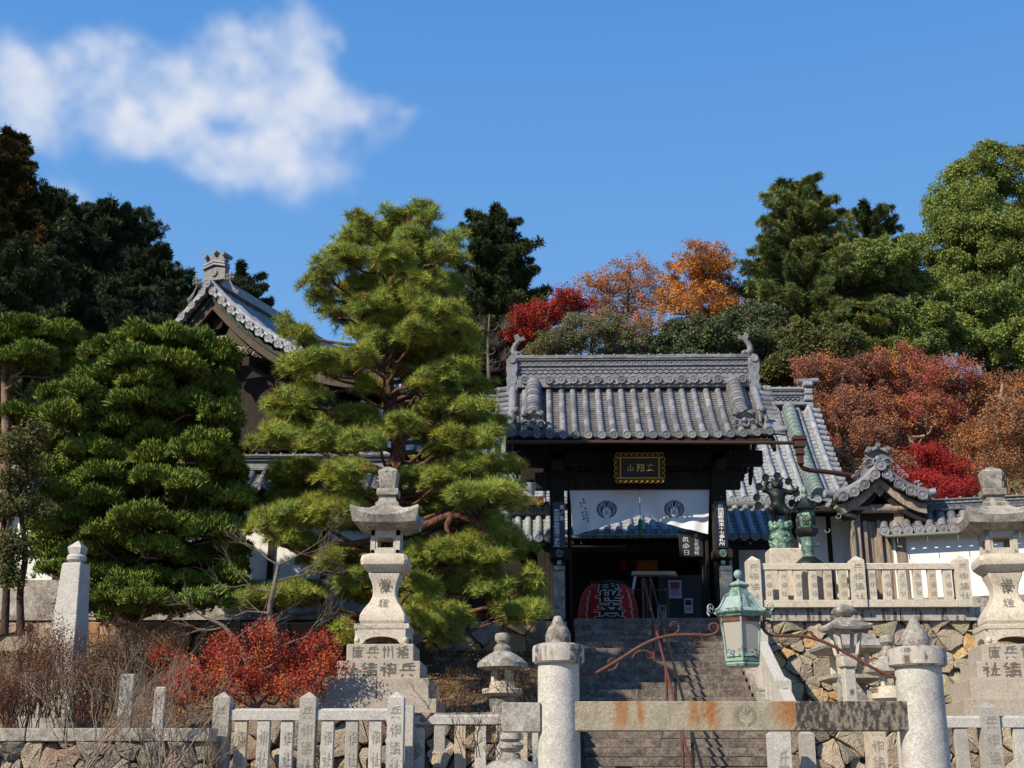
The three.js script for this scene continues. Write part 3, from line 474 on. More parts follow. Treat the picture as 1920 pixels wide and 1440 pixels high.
// ------------------------------------------------------------------ stone lanterns
seed(20);
function greatLantern(px, d, label, wide, turn, mt = m.sand) {
  const k = mpp(px, 1150, d) * wide, yy = (p) => Y(p, d, px), base = yy(1352) - .35, g = thing('stone_lantern', label, 'stone lantern', [X(px, d, 1150), base, -d], turn, 'tall offering lanterns');
  const Q = (l, c = .0) => sqloft(l.map(([w, p]) => [w * k, yy(p) - base]), c);
  M('jewel', Q([[15, 919], [16, 917], [19, 887], [17.5, 884], [.5, 875]], .02), m.old, g);
  M('jewel_plate', Q([[20, 931], [20.5, 930], [20.5, 920], [20, 919.3]]), m.old, g);
  M('neck', Q([[22, 953], [22, 946], [18, 943.5], [15, 936], [14.6, 931.2]]), m.old, g);
  { // roof with upswept corners: rings from the underside up
    const ring = (w, p, lift) => { const o = []; for (let s = 0; s < 4; s++) for (let i = 0; i < 8; i++) { const t = i / 8 * 2 - 1, a = -s * Math.PI / 2, x = w, z = -t * w, l = Math.pow(Math.abs(t), 2.6) * lift, e = 1 + Math.pow(Math.abs(t), 4) * .05 * (lift ? 1 : 0); o.push([(x * Math.cos(a) - z * Math.sin(a)) * k * e, yy(p) - base + l * k, (x * Math.sin(a) + z * Math.cos(a)) * k * e]); } return o.reverse(); };
    M('roof', loft([ring(34, 999, 0), ring(56, 989, 2), ring(62, 976, 15), ring(60, 974, 17), ring(45, 968, 9), ring(31, 961, 3), ring(24, 953, 0), ring(23, 952.5, 0)].reverse().reverse(), .5), m.old, g);
  }
  const fb = M('firebox', [-1, 1].flatMap((s) => [-1, 1].map((t) => rbox(9 * k, yy(997) - yy(1043), 9 * k, s * 23.5 * k, (yy(997) + yy(1043)) / 2 - base, t * 23.5 * k, .008))), m.white, g);
  M('firebox_sill', [rbox(56 * k, 8 * k, 56 * k, 0, yy(1038.6) - base, 0, .008)], m.white, g); M('firebox_lintel', rbox(56 * k, 14 * k, 56 * k, 0, yy(1003) - base, 0, .008), m.white, g);
  for (let s = 0; s < 4; s++) M('window_frame', join([[-1, 1].map((e) => rbox(4 * k, 30 * k, 3 * k, e * 16.8 * k, yy(1022) - base, 25 * k, .004)), [rbox(37 * k, 4 * k, 3 * k, 0, yy(1033) - base, 25.3 * k, .004)], [rbox(37 * k, 4 * k, 3 * k, 0, yy(1010) - base, 25.3 * k, .004)]].flat()).rotateY(s * Math.PI / 2), m.white, fb);
  M('platform', Q([[31, 1077], [37, 1071], [43, 1064], [44.5, 1056], [42, 1047], [36, 1043.5]], .05), mt, g);
  M('shaft', Q([[40, 1173], [42.5, 1168], [42, 1158], [36, 1146], [27, 1133], [22, 1121], [21, 1110], [23, 1098], [29, 1083], [29.5, 1078]], .015), mt, g);
  inscribe(g, '常', 27 * k, 30 * k, 0, yy(1102) - base, 25.6 * k, { color: 0x6f6b60, weight: .09, tilt: .17 }); inscribe(g, '燈', 25 * k, 26 * k, 0, yy(1134) - base, 29 * k, { color: 0x7d786c, weight: .07, tilt: -.55 });
  M('foot_slab', Q([[50, 1184], [50.5, 1182], [50.5, 1176], [49, 1174.6]]), mt, g);
  { const a = []; for (let i = 0; i <= 12; i++) { const t = i / 12 * 2 - 1; a.push([t * 34 * k, yy(1211 - 13 * Math.sqrt(Math.max(0, 1 - t * t))) - base]); }
    const sh = (w) => [[-w * k, yy(1212) - base], ...a, [w * k, yy(1212) - base], [(w - 3) * k, yy(1196) - base], [(w - 2) * k, yy(1184.6) - base], [-(w - 2) * k, yy(1184.6) - base], [-(w - 3) * k, yy(1196) - base]];
    for (let s = 0; s < 4; s++) M('arched_foot', ext(sh(47), 12 * k, 0, 0, 0, 37 * k).rotateY(s * Math.PI / 2), mt, g);
    for (let s = 0; s < 4; s++) M('foot_scroll', mv(new THREE.SphereGeometry(6 * k, 10, 8), 44 * k * (s % 2 ? 1 : -1), yy(1205) - base, 46 * k * (s > 1 ? 1 : -1)), mt, g); }
  const tier = (w, a, b, dd) => M('plinth_tier', rbox(2 * w * k, yy(a) - yy(b) - .004, 2 * w * k, 0, (yy(a) + yy(b)) / 2 - base, 0, .012), m.granite2, g);
  tier(61, 1213, 1245); tier(75, 1245.3, 1278);
  for (const s of [-1, 1]) M('plinth_tier', rbox(93 * k - .006, yy(1278.3) - yy(1316), 186 * k, s * 46.5 * k, (yy(1278.3) + yy(1316)) / 2 - base, 0, .012), m.granite2, g);
  M('plinth_tier', rbox(216 * k, yy(1316.3) - base + .2, 216 * k, 0, (yy(1316.3) - base - .2) / 2, 0, .012), m.granite2, g);
  inscribe(g, '庫兵州播', 108 * k, 27 * k, 0, yy(1229) - base, 61 * k + .004, { vertical: false, color: 0x67625a, weight: .075 });
  inscribe(g, '社講神兵', 138 * k, 30 * k, 0, yy(1262) - base, 75 * k + .004, { vertical: false, color: 0x5f5a52, weight: .085 });
  return g;
}
greatLantern(722, 21, 'tall pale stone lantern on stepped inscribed plinth in front of the pine', 1, 0);
greatLantern(1886, 21, 'tall broad stone lantern on stepped plinth in front of the white wall', 1.04, -.12);

function roundLantern(px, d, lv, label, groundY, mt = m.old) {
  const k = mpp(px, 1250, d), yy = (p) => Y(p, d, px), g = thing('stone_lantern', label, 'stone lantern', [X(px, d, 1250), groundY, -d], 0), L = (pts) => lathe(pts.map(([r, p]) => [r * k, yy(p) - groundY]), 30);
  const [t, r0, rw] = lv;                                       // top, roof top, roof half width
  M('jewel', L([[0, t + 21], [9, t + 21], [14, t + 15], [14.5, t + 7], [12, t + 2], [2, t]]), mt, g);
  M('neck', L([[0, r0 + 1], [16, r0 + 1], [16.5, r0 - 7], [11, r0 - 14], [9, t + 21.3]]), mt, g);
  M('roof', L([[0, r0 + 33], [rw * .7, r0 + 34], [rw, r0 + 30], [rw, r0 + 22], [rw * .8, r0 + 13], [rw * .5, r0 + 4], [rw * .34, r0]]), mt, g);
  const f0 = r0 + 34, f1 = r0 + 69, R = rw * .5;
  const fb = M('firebox', L([[0, f1 + 1], [R, f1], [R * 1.05, f1 - 4], [R * .98, f1 - 12], [R * .92, f1 - 13], [0, f1 - 13]]), m.sand, g);
  for (let i = 0; i < 4; i++) { const a = i * Math.PI / 2 + .6; M('firebox_post', rbox(R * .42 * k, (f1 - f0) * k, R * .42 * k, 0, (yy(f0) + yy(f1)) / 2 - groundY, 0, .02).translate(R * .78 * k, 0, 0).rotateY(a), m.sand, fb); }
  M('platform', L([[0, f1 + 17], [rw * .6, f1 + 16], [rw * .8, f1 + 10], [rw * .81, f1 + 2], [rw * .76, f1 + .5], [0, f1 + .3]]), m.sand, g);
  M('shaft', L([[27, f1 + 130], [26, f1 + 60], [24, f1 + 50], [22, f1 + 40], [24, f1 + 30], [25, f1 + 17.2]].map(([a, b]) => [a * rw / 47, b])), mt, g);
  M('foot', cyl(rw * k * .8, rw * k * .7, Math.max(.12, yy(f1 + 130) - groundY), 0, 0, 0, 6), mt, g);
}
roundLantern(942, 20, [1186, 1222, 47], 'round stone lantern with domed roof among bare twigs beside the pillar', gardenH(-.2, 20) - .1);
roundLantern(1667, 18.95, [1190, 1231, 46], 'round stone lantern with pale firebox close against the thicker pillar', bedH(5.8, 18.95) - .1);
{ // slim lantern on a square shaft
  const px = 1588, d = 19.5, k = mpp(px, 1200, d), yy = (p) => Y(p, d, px), gy = bedH(5, d) - .1, g = thing('stone_lantern', 'slim stone lantern on a square white shaft, flared firebox', 'stone lantern', [X(px, d, 1230), gy, -d], .12);
  const Q = (l, c) => sqloft(l.map(([w, p]) => [w * k, yy(p) - gy]), c);
  M('knob', Q([[12, 1157], [19, 1150], [20, 1146], [14, 1138], [4, 1133]], .05), m.old, g);
  const ring = (w, p, lift) => { const o = []; for (let s = 0; s < 4; s++) for (let i = 0; i < 6; i++) { const t = i / 6 * 2 - 1, a = -s * Math.PI / 2, z = -t * w; o.push([(w * Math.cos(a) - z * Math.sin(a)) * k, yy(p) - gy + Math.pow(Math.abs(t), 3) * lift * k, (w * Math.sin(a) + z * Math.cos(a)) * k]); } return o.reverse(); };
  M('roof', loft([ring(24, 1187, 0), ring(38, 1183, 3), ring(40, 1179, 6), ring(26, 1170, 2), ring(13, 1160, 0), ring(9, 1156.5, 0)], .5), m.old, g);
  const pl = []; for (const a of [-1, 1]) for (const b of [-1, 1]) pl.push(beam([a * 15 * k, yy(1227) - gy, b * 15 * k], [a * 21 * k, yy(1186) - gy, b * 21 * k], 6 * k, 6 * k)); M('firebox', pl, m.white, g);
  M('capital', Q([[12, 1253], [15, 1250], [17, 1240], [16.5, 1232], [18, 1229], [18, 1227]], .03), m.white, g);
  M('shaft', rbox(21 * k, yy(1253.3) - gy - .1, 21 * k, 0, (yy(1253.3) - gy + .1) / 2, 0), m.granite, g); M('foot', rbox(.5, .14, .5, 0, .07, 0), m.old, g);
  inscribe(g, '常', 11 * k, 14 * k, 0, yy(1299) - gy, 10.5 * k + .004, { weight: .08 });
}
{ // broad lantern behind it
  const px = 1592, d = 21.6, k = mpp(px, 1200, d), yy = (p) => Y(p, d, px), gy = bedH(5, d) - .1, g = thing('stone_lantern', 'squat broad-roofed stone lantern behind the slim one', 'stone lantern', [X(px, d, 1230), gy, -d], .05);
  const Q = (l, c) => sqloft(l.map(([w, p]) => [w * k, yy(p) - gy]), c);
  M('roof', Q([[48, 1226], [60, 1220], [62, 1215], [40, 1198], [26, 1190], [14, 1184]], .02), m.old, g); M('knob', Q([[13, 1183.6], [16, 1178], [10, 1170]], .03), m.old, g);
  M('firebox', [-1, 1].flatMap((s) => [-1, 1].map((t) => rbox(9 * k, 40 * k, 9 * k, s * 25 * k, yy(1246) - gy, t * 25 * k))), m.sand, g);
  M('platform', Q([[30, 1283], [48, 1274], [50, 1268], [30, 1266]], .02), m.sand, g); M('shaft', rbox(44 * k, yy(1283.4) - gy, 44 * k, 0, (yy(1283.4) - gy) / 2, 0), m.old, g);
}
{ // lantern below the beam
  const px = 958, d = 16.6, k = mpp(px, 1400, d), yy = (p) => Y(p, d, px), g = thing('stone_lantern', 'old mossy lantern with stacked bulb finial under the beam end', 'stone lantern', [X(px, d, 1400), 0, -d]);
  const L = (pts) => lathe(pts.map(([r, p]) => [r * k, yy(p)]), 28);
  M('jewel', L([[0, 1392], [15, 1391], [20, 1386], [20, 1378], [16, 1371], [4, 1364]]), m.old, g); M('lotus', L([[0, 1411], [15, 1410], [23, 1403], [24, 1397], [18, 1392.4], [0, 1392.4]]), m.old, g); M('neck', L([[19, 1423], [18, 1416], [15, 1411.3], [0, 1411.3]]), m.old, g);
  M('roof', L([[0, 1475], [66, 1473], [68, 1462], [52, 1440], [36, 1428], [19, 1423.2], [0, 1423.2]]), m.old, g); M('firebox', cyl(.22, .22, .3, 0, yy(1475) - .3, 0, 6), m.old, g); M('shaft', cyl(.2, .17, yy(1475) - .3, 0, 0, 0, 18), m.old, g);
}
{ // obelisk
  const px = 129, d = 20, k = mpp(px, 1150, d), yy = (p) => Y(p, d, px), gy = gardenH(-7, d) - .15, g = thing('stone_obelisk', 'tapered granite obelisk with lotus ring and pointed cap on the dry bank', 'monument', [X(px, d, 1200), gy, -d], -.16);
  const Q = (l, c) => sqloft(l.map(([w, p]) => [w * k, yy(p) - gy]), c);
  M('cap', Q([[11, 1039], [14, 1028], [.6, 1014]], 0), m.granite, g); M('lotus_ring', lathe([[0, 1057], [12, 1056], [18, 1051], [18.5, 1045], [15, 1040], [0, 1039.3]].map(([r, p]) => [r * k, yy(p) - gy]), 20), m.granite, g);
  M('shaft', Q([[23, 1154], [19, 1060], [17, 1057.3]], .01), m.granite, g); M('plinth', Q([[27, 1263], [24, 1158], [23.6, 1154.4]], .01), m.granite, g); M('base_slab', rbox(1.0, yy(1263.3) - gy, .8, 0, (yy(1263.3) - gy) / 2, 0), m.old, g);
}
for (const [px, d, t, w, l] of [[237, 18.6, 1264, .2, 'short square stone marker post among the dry bushes'], [300, 18.4, 1288, .16, 'small slate-grey marker post beside the red maple bush']]) {
  const gy = gardenH(-5, d) - .2, g = thing('marker_post', l, 'post', [X(px, d, 1320), gy, -d], .1); M('shaft', rbox(w, Y(t, d, px) - gy, w * .8, 0, (Y(t, d, px) - gy) / 2, 0, .02), w > .18 ? m.old : m.granite, g);
}
{ const d = 20.4, g = thing('copper_plaque_box', 'small green copper box half hidden behind the red maple bush', 'box', [X(598, d, 1290), gardenH(-2.6, d), -d]); M('body', rbox(.36, Y(1277, d, 598) - gardenH(-2.6, d), .3, 0, (Y(1277, d, 598) - gardenH(-2.6, d)) / 2, 0), m.bronze, g); M('knob', ball(.07, 0, Y(1271, d, 598) - gardenH(-2.6, d), 0), m.bronze, g); }

// ------------------------------------------------------------------ bronze statue and bronze lantern on the terrace
function field(cells, size, centre, f) {                        // skin of a distance field by marching cubes
  const mc = new MarchingCubes(cells, new THREE.MeshBasicMaterial(), false, false, 90000); mc.isolation = 0; const n = cells, p = V();
  for (let k = 0; k < n; k++) for (let j = 0; j < n; j++) for (let i = 0; i < n; i++) { p.set((i - n / 2) / (n / 2), (j - n / 2) / (n / 2), (k - n / 2) / (n / 2)).multiplyScalar(size).add(centre); mc.field[i + j * n + k * n * n] = -f(p); }
  mc.update(); const c = mc.count, g = new THREE.BufferGeometry(); g.setAttribute('position', new THREE.BufferAttribute(mc.positionArray.slice(0, c * 3), 3)); g.setAttribute('normal', new THREE.BufferAttribute(mc.normalArray.slice(0, c * 3), 3));
  return uvm(g.scale(size, size, size).translate(...centre.toArray()));
}
const capsule = (a, b, ra, rb) => { const A = V(...a), B = V(...b), ab = B.clone().sub(A), L = ab.lengthSq(), q = V(); return (p) => { const t = Math.min(1, Math.max(0, q.copy(p).sub(A).dot(ab) / L)); return q.copy(A).addScaledVector(ab, t).distanceTo(p) - mix(ra, rb, t); }; };
const smin = (list, k) => (p) => { let s = 0; for (const f of list) s += Math.exp(-f(p) / k); return -Math.log(s) * k; };
{
  const d = 26.9, px = 1466, s = mpp(px, 950, d), x = X(px, d, 1000), y0 = Y(1066, d, px);
  const ped = thing('stone_pedestal', 'plain tan stone block under the bronze thunder figure', 'pedestal', [x, FLOOR - .25, -d]);
  M('block', rbox(58 * s, Y(1032, d, px) - FLOOR + .25, .62, 0, (Y(1032, d, px) - FLOOR + .25) / 2, 0, .02), m.sand, ped);
  const yb = Y(1031.6, d, px), g = thing('bronze_statue', 'dark bronze demon figure beating drums on a green wave rock', 'statue', [x, yb, -d]);
  const U = (a, b, z = 0) => [(a - px) * s, Y(b, d, px) - yb, z];
  const rk = []; for (let i = 0; i < 16; i++) { const t = i / 15, y = mix(1030, 984, t), w = mix(19, 15, Math.sin(t * 3)) + (t > .8 ? 5 : 0); for (let q = 0; q < 5; q++) { const a = q * 1.26 + i * .7; rk.push(capsule(U(px - 2 + Math.cos(a) * w * .72, y, Math.sin(a) * w * s * .6), U(px - 2 + Math.cos(a) * w * .8, y - 3, Math.sin(a) * w * s * .7), .07 * (1 + .4 * Math.sin(i * 2.1 + q)), .05)); } }
  for (let i = 0; i < 40; i++) { const a = rr(0, 6.283), t = rnd(), w = 17 + 3 * Math.sin(t * 6); rk.push(capsule(U(px - 2 + Math.cos(a) * w, mix(1030, 985, t), Math.sin(a) * w * s * .8), U(px - 2 + Math.cos(a + .3) * (w + 2), mix(1030, 985, t) - 4, Math.sin(a + .3) * w * s * .85), .035, .02)); }
  rk.push(capsule(U(px - 2, 1024), U(px - 2, 988), .17, .15));
  M('wave_rock', field(64, .5, V(-.02, .28, 0), smin(rk, .009)), m.bronze, g);
  const J = [capsule(U(1463, 953), U(1462, 930), .135, .155), capsule(U(1462, 930), U(1462, 925), .15, .1), capsule(U(1451, 924), U(1473, 924), .07, .07), capsule(U(1462, 920), U(1462, 915), .05, .05), capsule(U(1459, 909, .04), U(1465, 909, .04), .095, .095), capsule(U(1455, 902, .03), U(1452, 897, .03), .035, .015), capsule(U(1469, 902, .03), U(1472, 897, .03), .035, .015), capsule(U(1462, 901, .0), U(1462, 897, -.02), .05, .02), capsule(U(1462, 911, .12), U(1462, 910, .15), .025, .02), capsule(U(1457, 914, .1), U(1467, 914, .1), .03, .03),
    capsule(U(1450, 922), U(1438, 919, .02), .065, .05), capsule(U(1438, 919, .02), U(1442, 905, .04), .05, .035), capsule(U(1442, 905, .04), U(1449, 905, .05), .03, .02), capsule(U(1474, 921), U(1487, 924, .02), .065, .05), capsule(U(1487, 924, .02), U(1498, 919, .05), .05, .035), capsule(U(1498, 919, .05), U(1501, 914, .05), .03, .02),
    capsule(U(1458, 953), U(1447, 958, .16), .1, .075), capsule(U(1447, 958, .16), U(1454, 982, .06), .065, .045), capsule(U(1454, 983, .06), U(1450, 985, .14), .04, .03), capsule(U(1468, 953), U(1478, 962, .1), .1, .075), capsule(U(1478, 962, .1), U(1476, 983, .02), .065, .045), capsule(U(1476, 984, .02), U(1478, 985, .1), .04, .03), capsule(U(1455, 955), U(1470, 956), .13, .13)];
  M('body', field(72, .72, V(0, U(0, 936)[1], .02), smin(J, .014)), m.bronzedark, g, 'dark bronze body with both arms raised');
  const drums = [[1427, 945], [1425, 930], [1431, 910], [1444, 892.5], [1466, 889.5], [1487, 900], [1500, 922], [1491, 941]], rp = [];
  for (const [a, b] of drums) { rp.push(V(...U(a, b, -.16))); M('drum', [uvm(new THREE.CylinderGeometry(6.3 * s, 6.3 * s, .07, 18).rotateX(Math.PI / 2).translate(...U(a, b, -.16))), uvm(new THREE.TorusGeometry(6 * s, .012, 5, 18).translate(...U(a, b, -.12)))], m.bronzedark, g); }
  M('drum_ring', tube(rp, .013, .013, 5, 40), m.bronzedark, g);
  M('ring_strut', bar(U(1463, 935, -.05), U(1444, 892, -.16), .012), m.bronzedark, g);
  M('drum_stick', bar(U(1444, 904, .05), U(1451, 907, .06), .014), m.bronzedark, g); M('sash', tube([U(1478, 950, .1), U(1484, 956, .12), U(1490, 952, .08), U(1496, 958, .05)], .02, .012), m.bronze, g);
}
{
  const d = 26.55, px = 1513, s = mpp(px, 1000, d), yy = (p) => Y(p, d, px), gy = yy(1060), g = thing('bronze_lantern', 'bronze pedestal lantern with scroll-cornered roof and gilt crest beside the statue', 'lantern', [X(px, d, 1000), FLOOR - .2, -d], .25);
  const by = FLOOR - .2, L = (pts, n = 6) => lathe(pts.map(([r, p]) => [r * s, yy(p) - by]), n);
  M('finial', L([[0, 935], [5, 934], [6, 931], [4, 927], [6, 923], [5, 916], [1, 909]], 14), m.bronze, g);
  const roof = M('roof', L([[0, 956], [24, 957], [25, 955], [17, 950], [11, 941], [8, 935]], 6), m.bronzedark, g);
  for (let i = 0; i < 6; i++) { const a = i * Math.PI / 3 + .52; M('scroll', spiral(5.5 * s, 1.3, .014, 0, 1).rotateZ(-1).translate(31 * s, yy(953) - by, 0).rotateY(a), m.bronzedark, roof); M('scroll_stem', tube([[18 * s, yy(951) - by, 0], [24 * s, yy(957) - by, 0], [31 * s, yy(959) - by, 0], [36 * s, yy(954) - by, 0]], .016, .014).rotateY(a), m.bronzedark, roof); }
  const fb = M('firebox', L([[0, 990], [15, 990], [18, 983], [18.5, 974], [16, 966], [14, 957.4], [0, 957.4]], 6), m.bronze, g);
  for (let i = 0; i < 6; i++) M('lattice_panel', join([0, 1, 2, 3, 4, 5].map((q) => uvm(new THREE.TorusGeometry(2.6 * s, .008, 4, 8).translate((q % 2 - .5) * 6 * s, yy(971 + Math.floor(q / 2) * 6) - by, 16.3 * s)))).rotateY(i * Math.PI / 3 + .52), m.bronzedark, fb);
  M('gilt_crest', uvm(new THREE.CylinderGeometry(3.2 * s, 3.2 * s, .02, 16).rotateX(Math.PI / 2).translate(0, yy(975) - by, 18.5 * s).rotateY(-.25)), m.gold, fb);
  M('platform', L([[0, 1008], [14, 1007], [20, 1001], [21, 999], [21, 992], [15, 990.3], [0, 990.3]], 6), m.bronzedark, g);
  M('shaft', L([[13, 1045], [11, 1043], [11, 1035], [11.5, 1034], [12.5, 1031], [12.5, 1024], [11, 1022], [10.5, 1015], [13, 1008.3]], 22), m.bronze, g);
  M('foot', L([[27, 1062], [26, 1056], [19, 1050], [13, 1045.2], [0, 1045.2]], 12), m.bronzedark, g);
  M('stand', box(.6, yy(1062.3) - by, .6, 0, (yy(1062.3) - by) / 2, 0), m.sand, g);
}
// ------------------------------------------------------------------ tiled roofs
const discShape = (r) => join([uvm(new THREE.CylinderGeometry(r, r, .07, 18).rotateX(Math.PI / 2)), uvm(new THREE.TorusGeometry(r * .86, r * .13, 5, 18).translate(0, 0, .036)), uvm(new THREE.SphereGeometry(r * .3, 8, 5).scale(1, 1, .4).translate(0, 0, .036)), ...[0, 1, 2].map((i) => uvm(new THREE.TorusGeometry(r * .42, r * .09, 4, 7, 1.7).rotateZ(i * 2.09).translate(0, 0, .036)))]);
const tm = () => [m.tile, m.tile, m.tile2, m.tile3, m.tile4][Math.floor(rnd() * 5)];
/* a slope between its ridge line and its eave line; top/bottom are [left, right] points; k = sag */
function slope(parent, tl, trt, bl, br, o = {}) {
  const { n = 20, rows = 22, r = .075, k = .3, seg = 7, mats = tm, discs = true, back = false, lift = 0, each = true, pm = m.tile3 } = o;
  const S = (u, v) => { const a = tl.clone().lerp(trt, u), b = bl.clone().lerp(br, u), p = a.clone().lerp(b, v); const f = v + k * v * (1 - v); p.y = mix(a.y, b.y, f) + lift * Math.pow(Math.abs(2 * u - 1), 5) * v * v; return p; };
  const N = (u, v) => { const e = .01, du = S(Math.min(1, u + e), v).sub(S(Math.max(0, u - e), v)), dv = S(u, Math.min(1, v + e)).sub(S(u, Math.max(0, v - e))); const q = dv.cross(du).normalize(); return q.y < 0 ? q.negate() : q; };
  { // boards below the tiles
    const g = new THREE.BufferGeometry(), pos = [], A = 10, U = 8; const q = (u, v, e) => { const p = S(u, v); p.addScaledVector(N(u, v), e); return p.toArray(); };
    for (const e of [-.03, -.12]) for (let i = 0; i < A; i++) for (let j = 0; j < U; j++) { const a = q(j / U, i / A, e), b = q((j + 1) / U, i / A, e), c = q((j + 1) / U, (i + 1) / A, e), d = q(j / U, (i + 1) / A, e); pos.push(...a, ...d, ...c, ...a, ...c, ...b); }
    for (let j = 0; j < U; j++) { const a = q(j / U, 1, -.03), b = q((j + 1) / U, 1, -.03), c = q((j + 1) / U, 1, -.12), d = q(j / U, 1, -.12); pos.push(...a, ...d, ...c, ...a, ...c, ...b); }
    for (const u of [0, 1]) for (let i = 0; i < A; i++) { const a = q(u, i / A, -.03), b = q(u, (i + 1) / A, -.03), c = q(u, (i + 1) / A, -.12), d = q(u, i / A, -.12); pos.push(...a, ...d, ...c, ...a, ...c, ...b); }
    g.setAttribute('position', new THREE.BufferAttribute(new Float32Array(pos), 3)); g.computeVertexNormals(); M('roof_boards', uvm(g), m.wood, parent);
  }
  { // pan tiles between the rolls: concave, overlapping like scales
    const pos = [], c = 4, W = 1 / n;
    for (let i = 0; i < n; i++) for (let j = 0; j < rows; j++) {
      const v0 = j / rows, v1 = (j + 1) / rows + .3 / rows; const at = (t, v, e) => { const u = (i + t) * W, p = S(u, Math.min(v, 1.0)); const dip = .05 * (1 - (2 * t - 1) ** 2); return p.addScaledVector(N(u, Math.min(v, 1)), e - dip + .02).toArray(); };
      const jt = rr(-.004, .004);
      for (let s = 0; s < c; s++) { const t0 = s / c, t1 = (s + 1) / c; const a = at(t0, v0, 0), b = at(t1, v0, 0), e = at(t1, v1, .026 + jt), d = at(t0, v1, .026 + jt), f = at(t1, v1, -.004), h = at(t0, v1, -.004); pos.push(...a, ...d, ...e, ...a, ...e, ...b, ...d, ...h, ...f, ...d, ...f, ...e); }
    }
    const g = new THREE.BufferGeometry(); g.setAttribute('position', new THREE.BufferAttribute(new Float32Array(pos), 3)); g.computeVertexNormals(); tag(M('pan_tiles', uvm(g), pm, parent), null, null, null, 'stuff');
  }
  const disc = discShape(r * 1.28);
  for (let i = 0; i <= n; i++) {
    const u = Math.min(1, Math.max(0, i / n + rr(-.04, .04) / n)), all = [];
    for (let q = 0; q < seg; q++) {
      const rings = [], v0 = q / seg, v1 = (q + 1) / seg - .004; for (let w = 0; w <= 2; w++) { const v = mix(v0, v1, w / 2), p = S(u, v), nn = N(u, v), side = S(Math.min(1, u + .02), v).sub(S(Math.max(0, u - .02), v)).normalize(), R = r * (q < seg - 1 ? mix(1.0, .965, w / 2) : 1), ring = []; for (let a = 0; a < 8; a++) { const h = Math.PI * (a / 7 * 1.16 - .08); ring.push(p.clone().addScaledVector(side, Math.cos(h) * R).addScaledVector(nn, Math.sin(h) * R + .012).toArray()); } rings.push(ring); }
      const g = loft(rings, .7); if (each) M('cover_tile', g, mats(), parent); else all.push(g);
    }
    if (!each) M('cover_tile_row', all, mats(), parent);
    if (discs) { const p = S(u, 1), nn = N(u, 1), dn = S(u, 1).sub(S(u, .96)).setY(0).normalize(); const g = disc.clone(); g.applyMatrix4(new THREE.Matrix4().lookAt(V(0, 0, 0), dn.clone().negate().setY(-.12), V(0, 1, 0))); p.addScaledVector(nn, .012).addScaledVector(dn, .02); M('eave_disc', g.translate(p.x, p.y + .012, p.z), mats(), parent); }
  }
  return { S, N };
}
/* a built-up ridge of flat courses, with openwork, along x from a to b */
function ridge(parent, x0, x1, y, z, H, th, o = {}) {
  const L = x1 - x0, cx = (x0 + x1) / 2, c = o.courses ?? 1, ms = o.mats || tm;
  const course = (a, b, w, joint) => { if (!joint) return M('ridge_course', rbox(L, (b - a) * H - .004, w, cx, y + (a + b) / 2 * H, z, .008), ms(), parent); for (let x = x0, i = 0; x < x1 - .01; x += joint, i++) { const l = Math.min(joint, x1 - x); M('ridge_course', rbox(l - .006, (b - a) * H - .004, w, x + l / 2, y + (a + b) / 2 * H, z, .01), ms(), parent); } };
  course(0, .08, th * 1.25); course(.08, .16, th * 1.15, .62);
  course(.16, .56, th * .72); course(.56, .61, th * 1.12); course(.61, .78, th * .6); course(.78, .84, th * 1.05, .6); course(.84, .91, th * 1.18, .55); course(.91, 1, th * .95, .5);
  // scale pattern, openwork arcs
  const hexs = [], arcs = []; const s = .15, hx = new THREE.CylinderGeometry(s * .56, s * .5, .03, 6).rotateX(Math.PI / 2), ar = new THREE.TorusGeometry(s * .42, .016, 4, 8, Math.PI), ar2 = new THREE.TorusGeometry(s * .22, .014, 4, 6, Math.PI);
  if (o.detail !== false) {
    for (let j = 0; j < 3; j++) for (let x = x0 + s / 2 + (j % 2) * s / 2; x < x1 - s / 3; x += s) for (const f of [1, -1]) hexs.push(uvm(hx.clone().scale(1, .95, 1).translate(x, y + (.215 + j * .13) * H, z + f * (th * .36 + .008))));
    for (let j = 0; j < 2; j++) for (let x = x0 + s / 2 + j * s / 2; x < x1 - s / 3; x += s) for (const f of [1, -1]) { arcs.push(uvm(ar.clone().translate(x, y + (.615 + j * .07) * H, z + f * (th * .38)))); arcs.push(uvm(ar2.clone().translate(x, y + (.615 + j * .07) * H, z + f * (th * .38)))); }
    tag(M('scale_tiles', hexs, m.tile2, parent), null, null, null, 'stuff'); tag(M('openwork_tiles', arcs, m.tile, parent), null, null, null, 'stuff');
  }
  for (let x = x0 + .15; x < x1; x += .29) M('ridge_cap_tile', rbox(.05, .05, th * .8, x, y + H + .012, z, .015), ms(), parent);
}
/* roll tiles laid across a gable verge */
function verge(parent, surf, u, dir, n, len, r, ms = tm) {
  for (let i = 0; i < n; i++) { const v = (i + .4) / n, p = surf.S(u, v), nn = surf.N(u, v); const a = p.clone().addScaledVector(nn, .03), b = a.clone().add(V(dir * len, -.05, 0)); M('verge_tile', bar(a, b, r, 12), ms(), parent); M('verge_disc', mv(discShape(r * 1.1).rotateY(dir * Math.PI / 2), b.x, b.y, b.z), ms(), parent); M('verge_pan', beam(a.clone().addScaledVector(nn, -.05).add(V(0, -.02, 0)).lerp(surf.S(u, Math.min(1, v + .55 / n)), .8), b.clone().lerp(surf.S(u, Math.min(1, v + .55 / n)).add(V(dir * len, -.06, 0)), .8), .14, .03), ms(), parent); }
  const pts = []; for (let i = 0; i <= 8; i++) { const q = surf.S(u, i / 8); pts.push(q.addScaledVector(surf.N(u, i / 8), .06)); } M('verge_roll', tube(pts, r * 1.2, r * 1.2, 12, 16), ms(), parent);
}
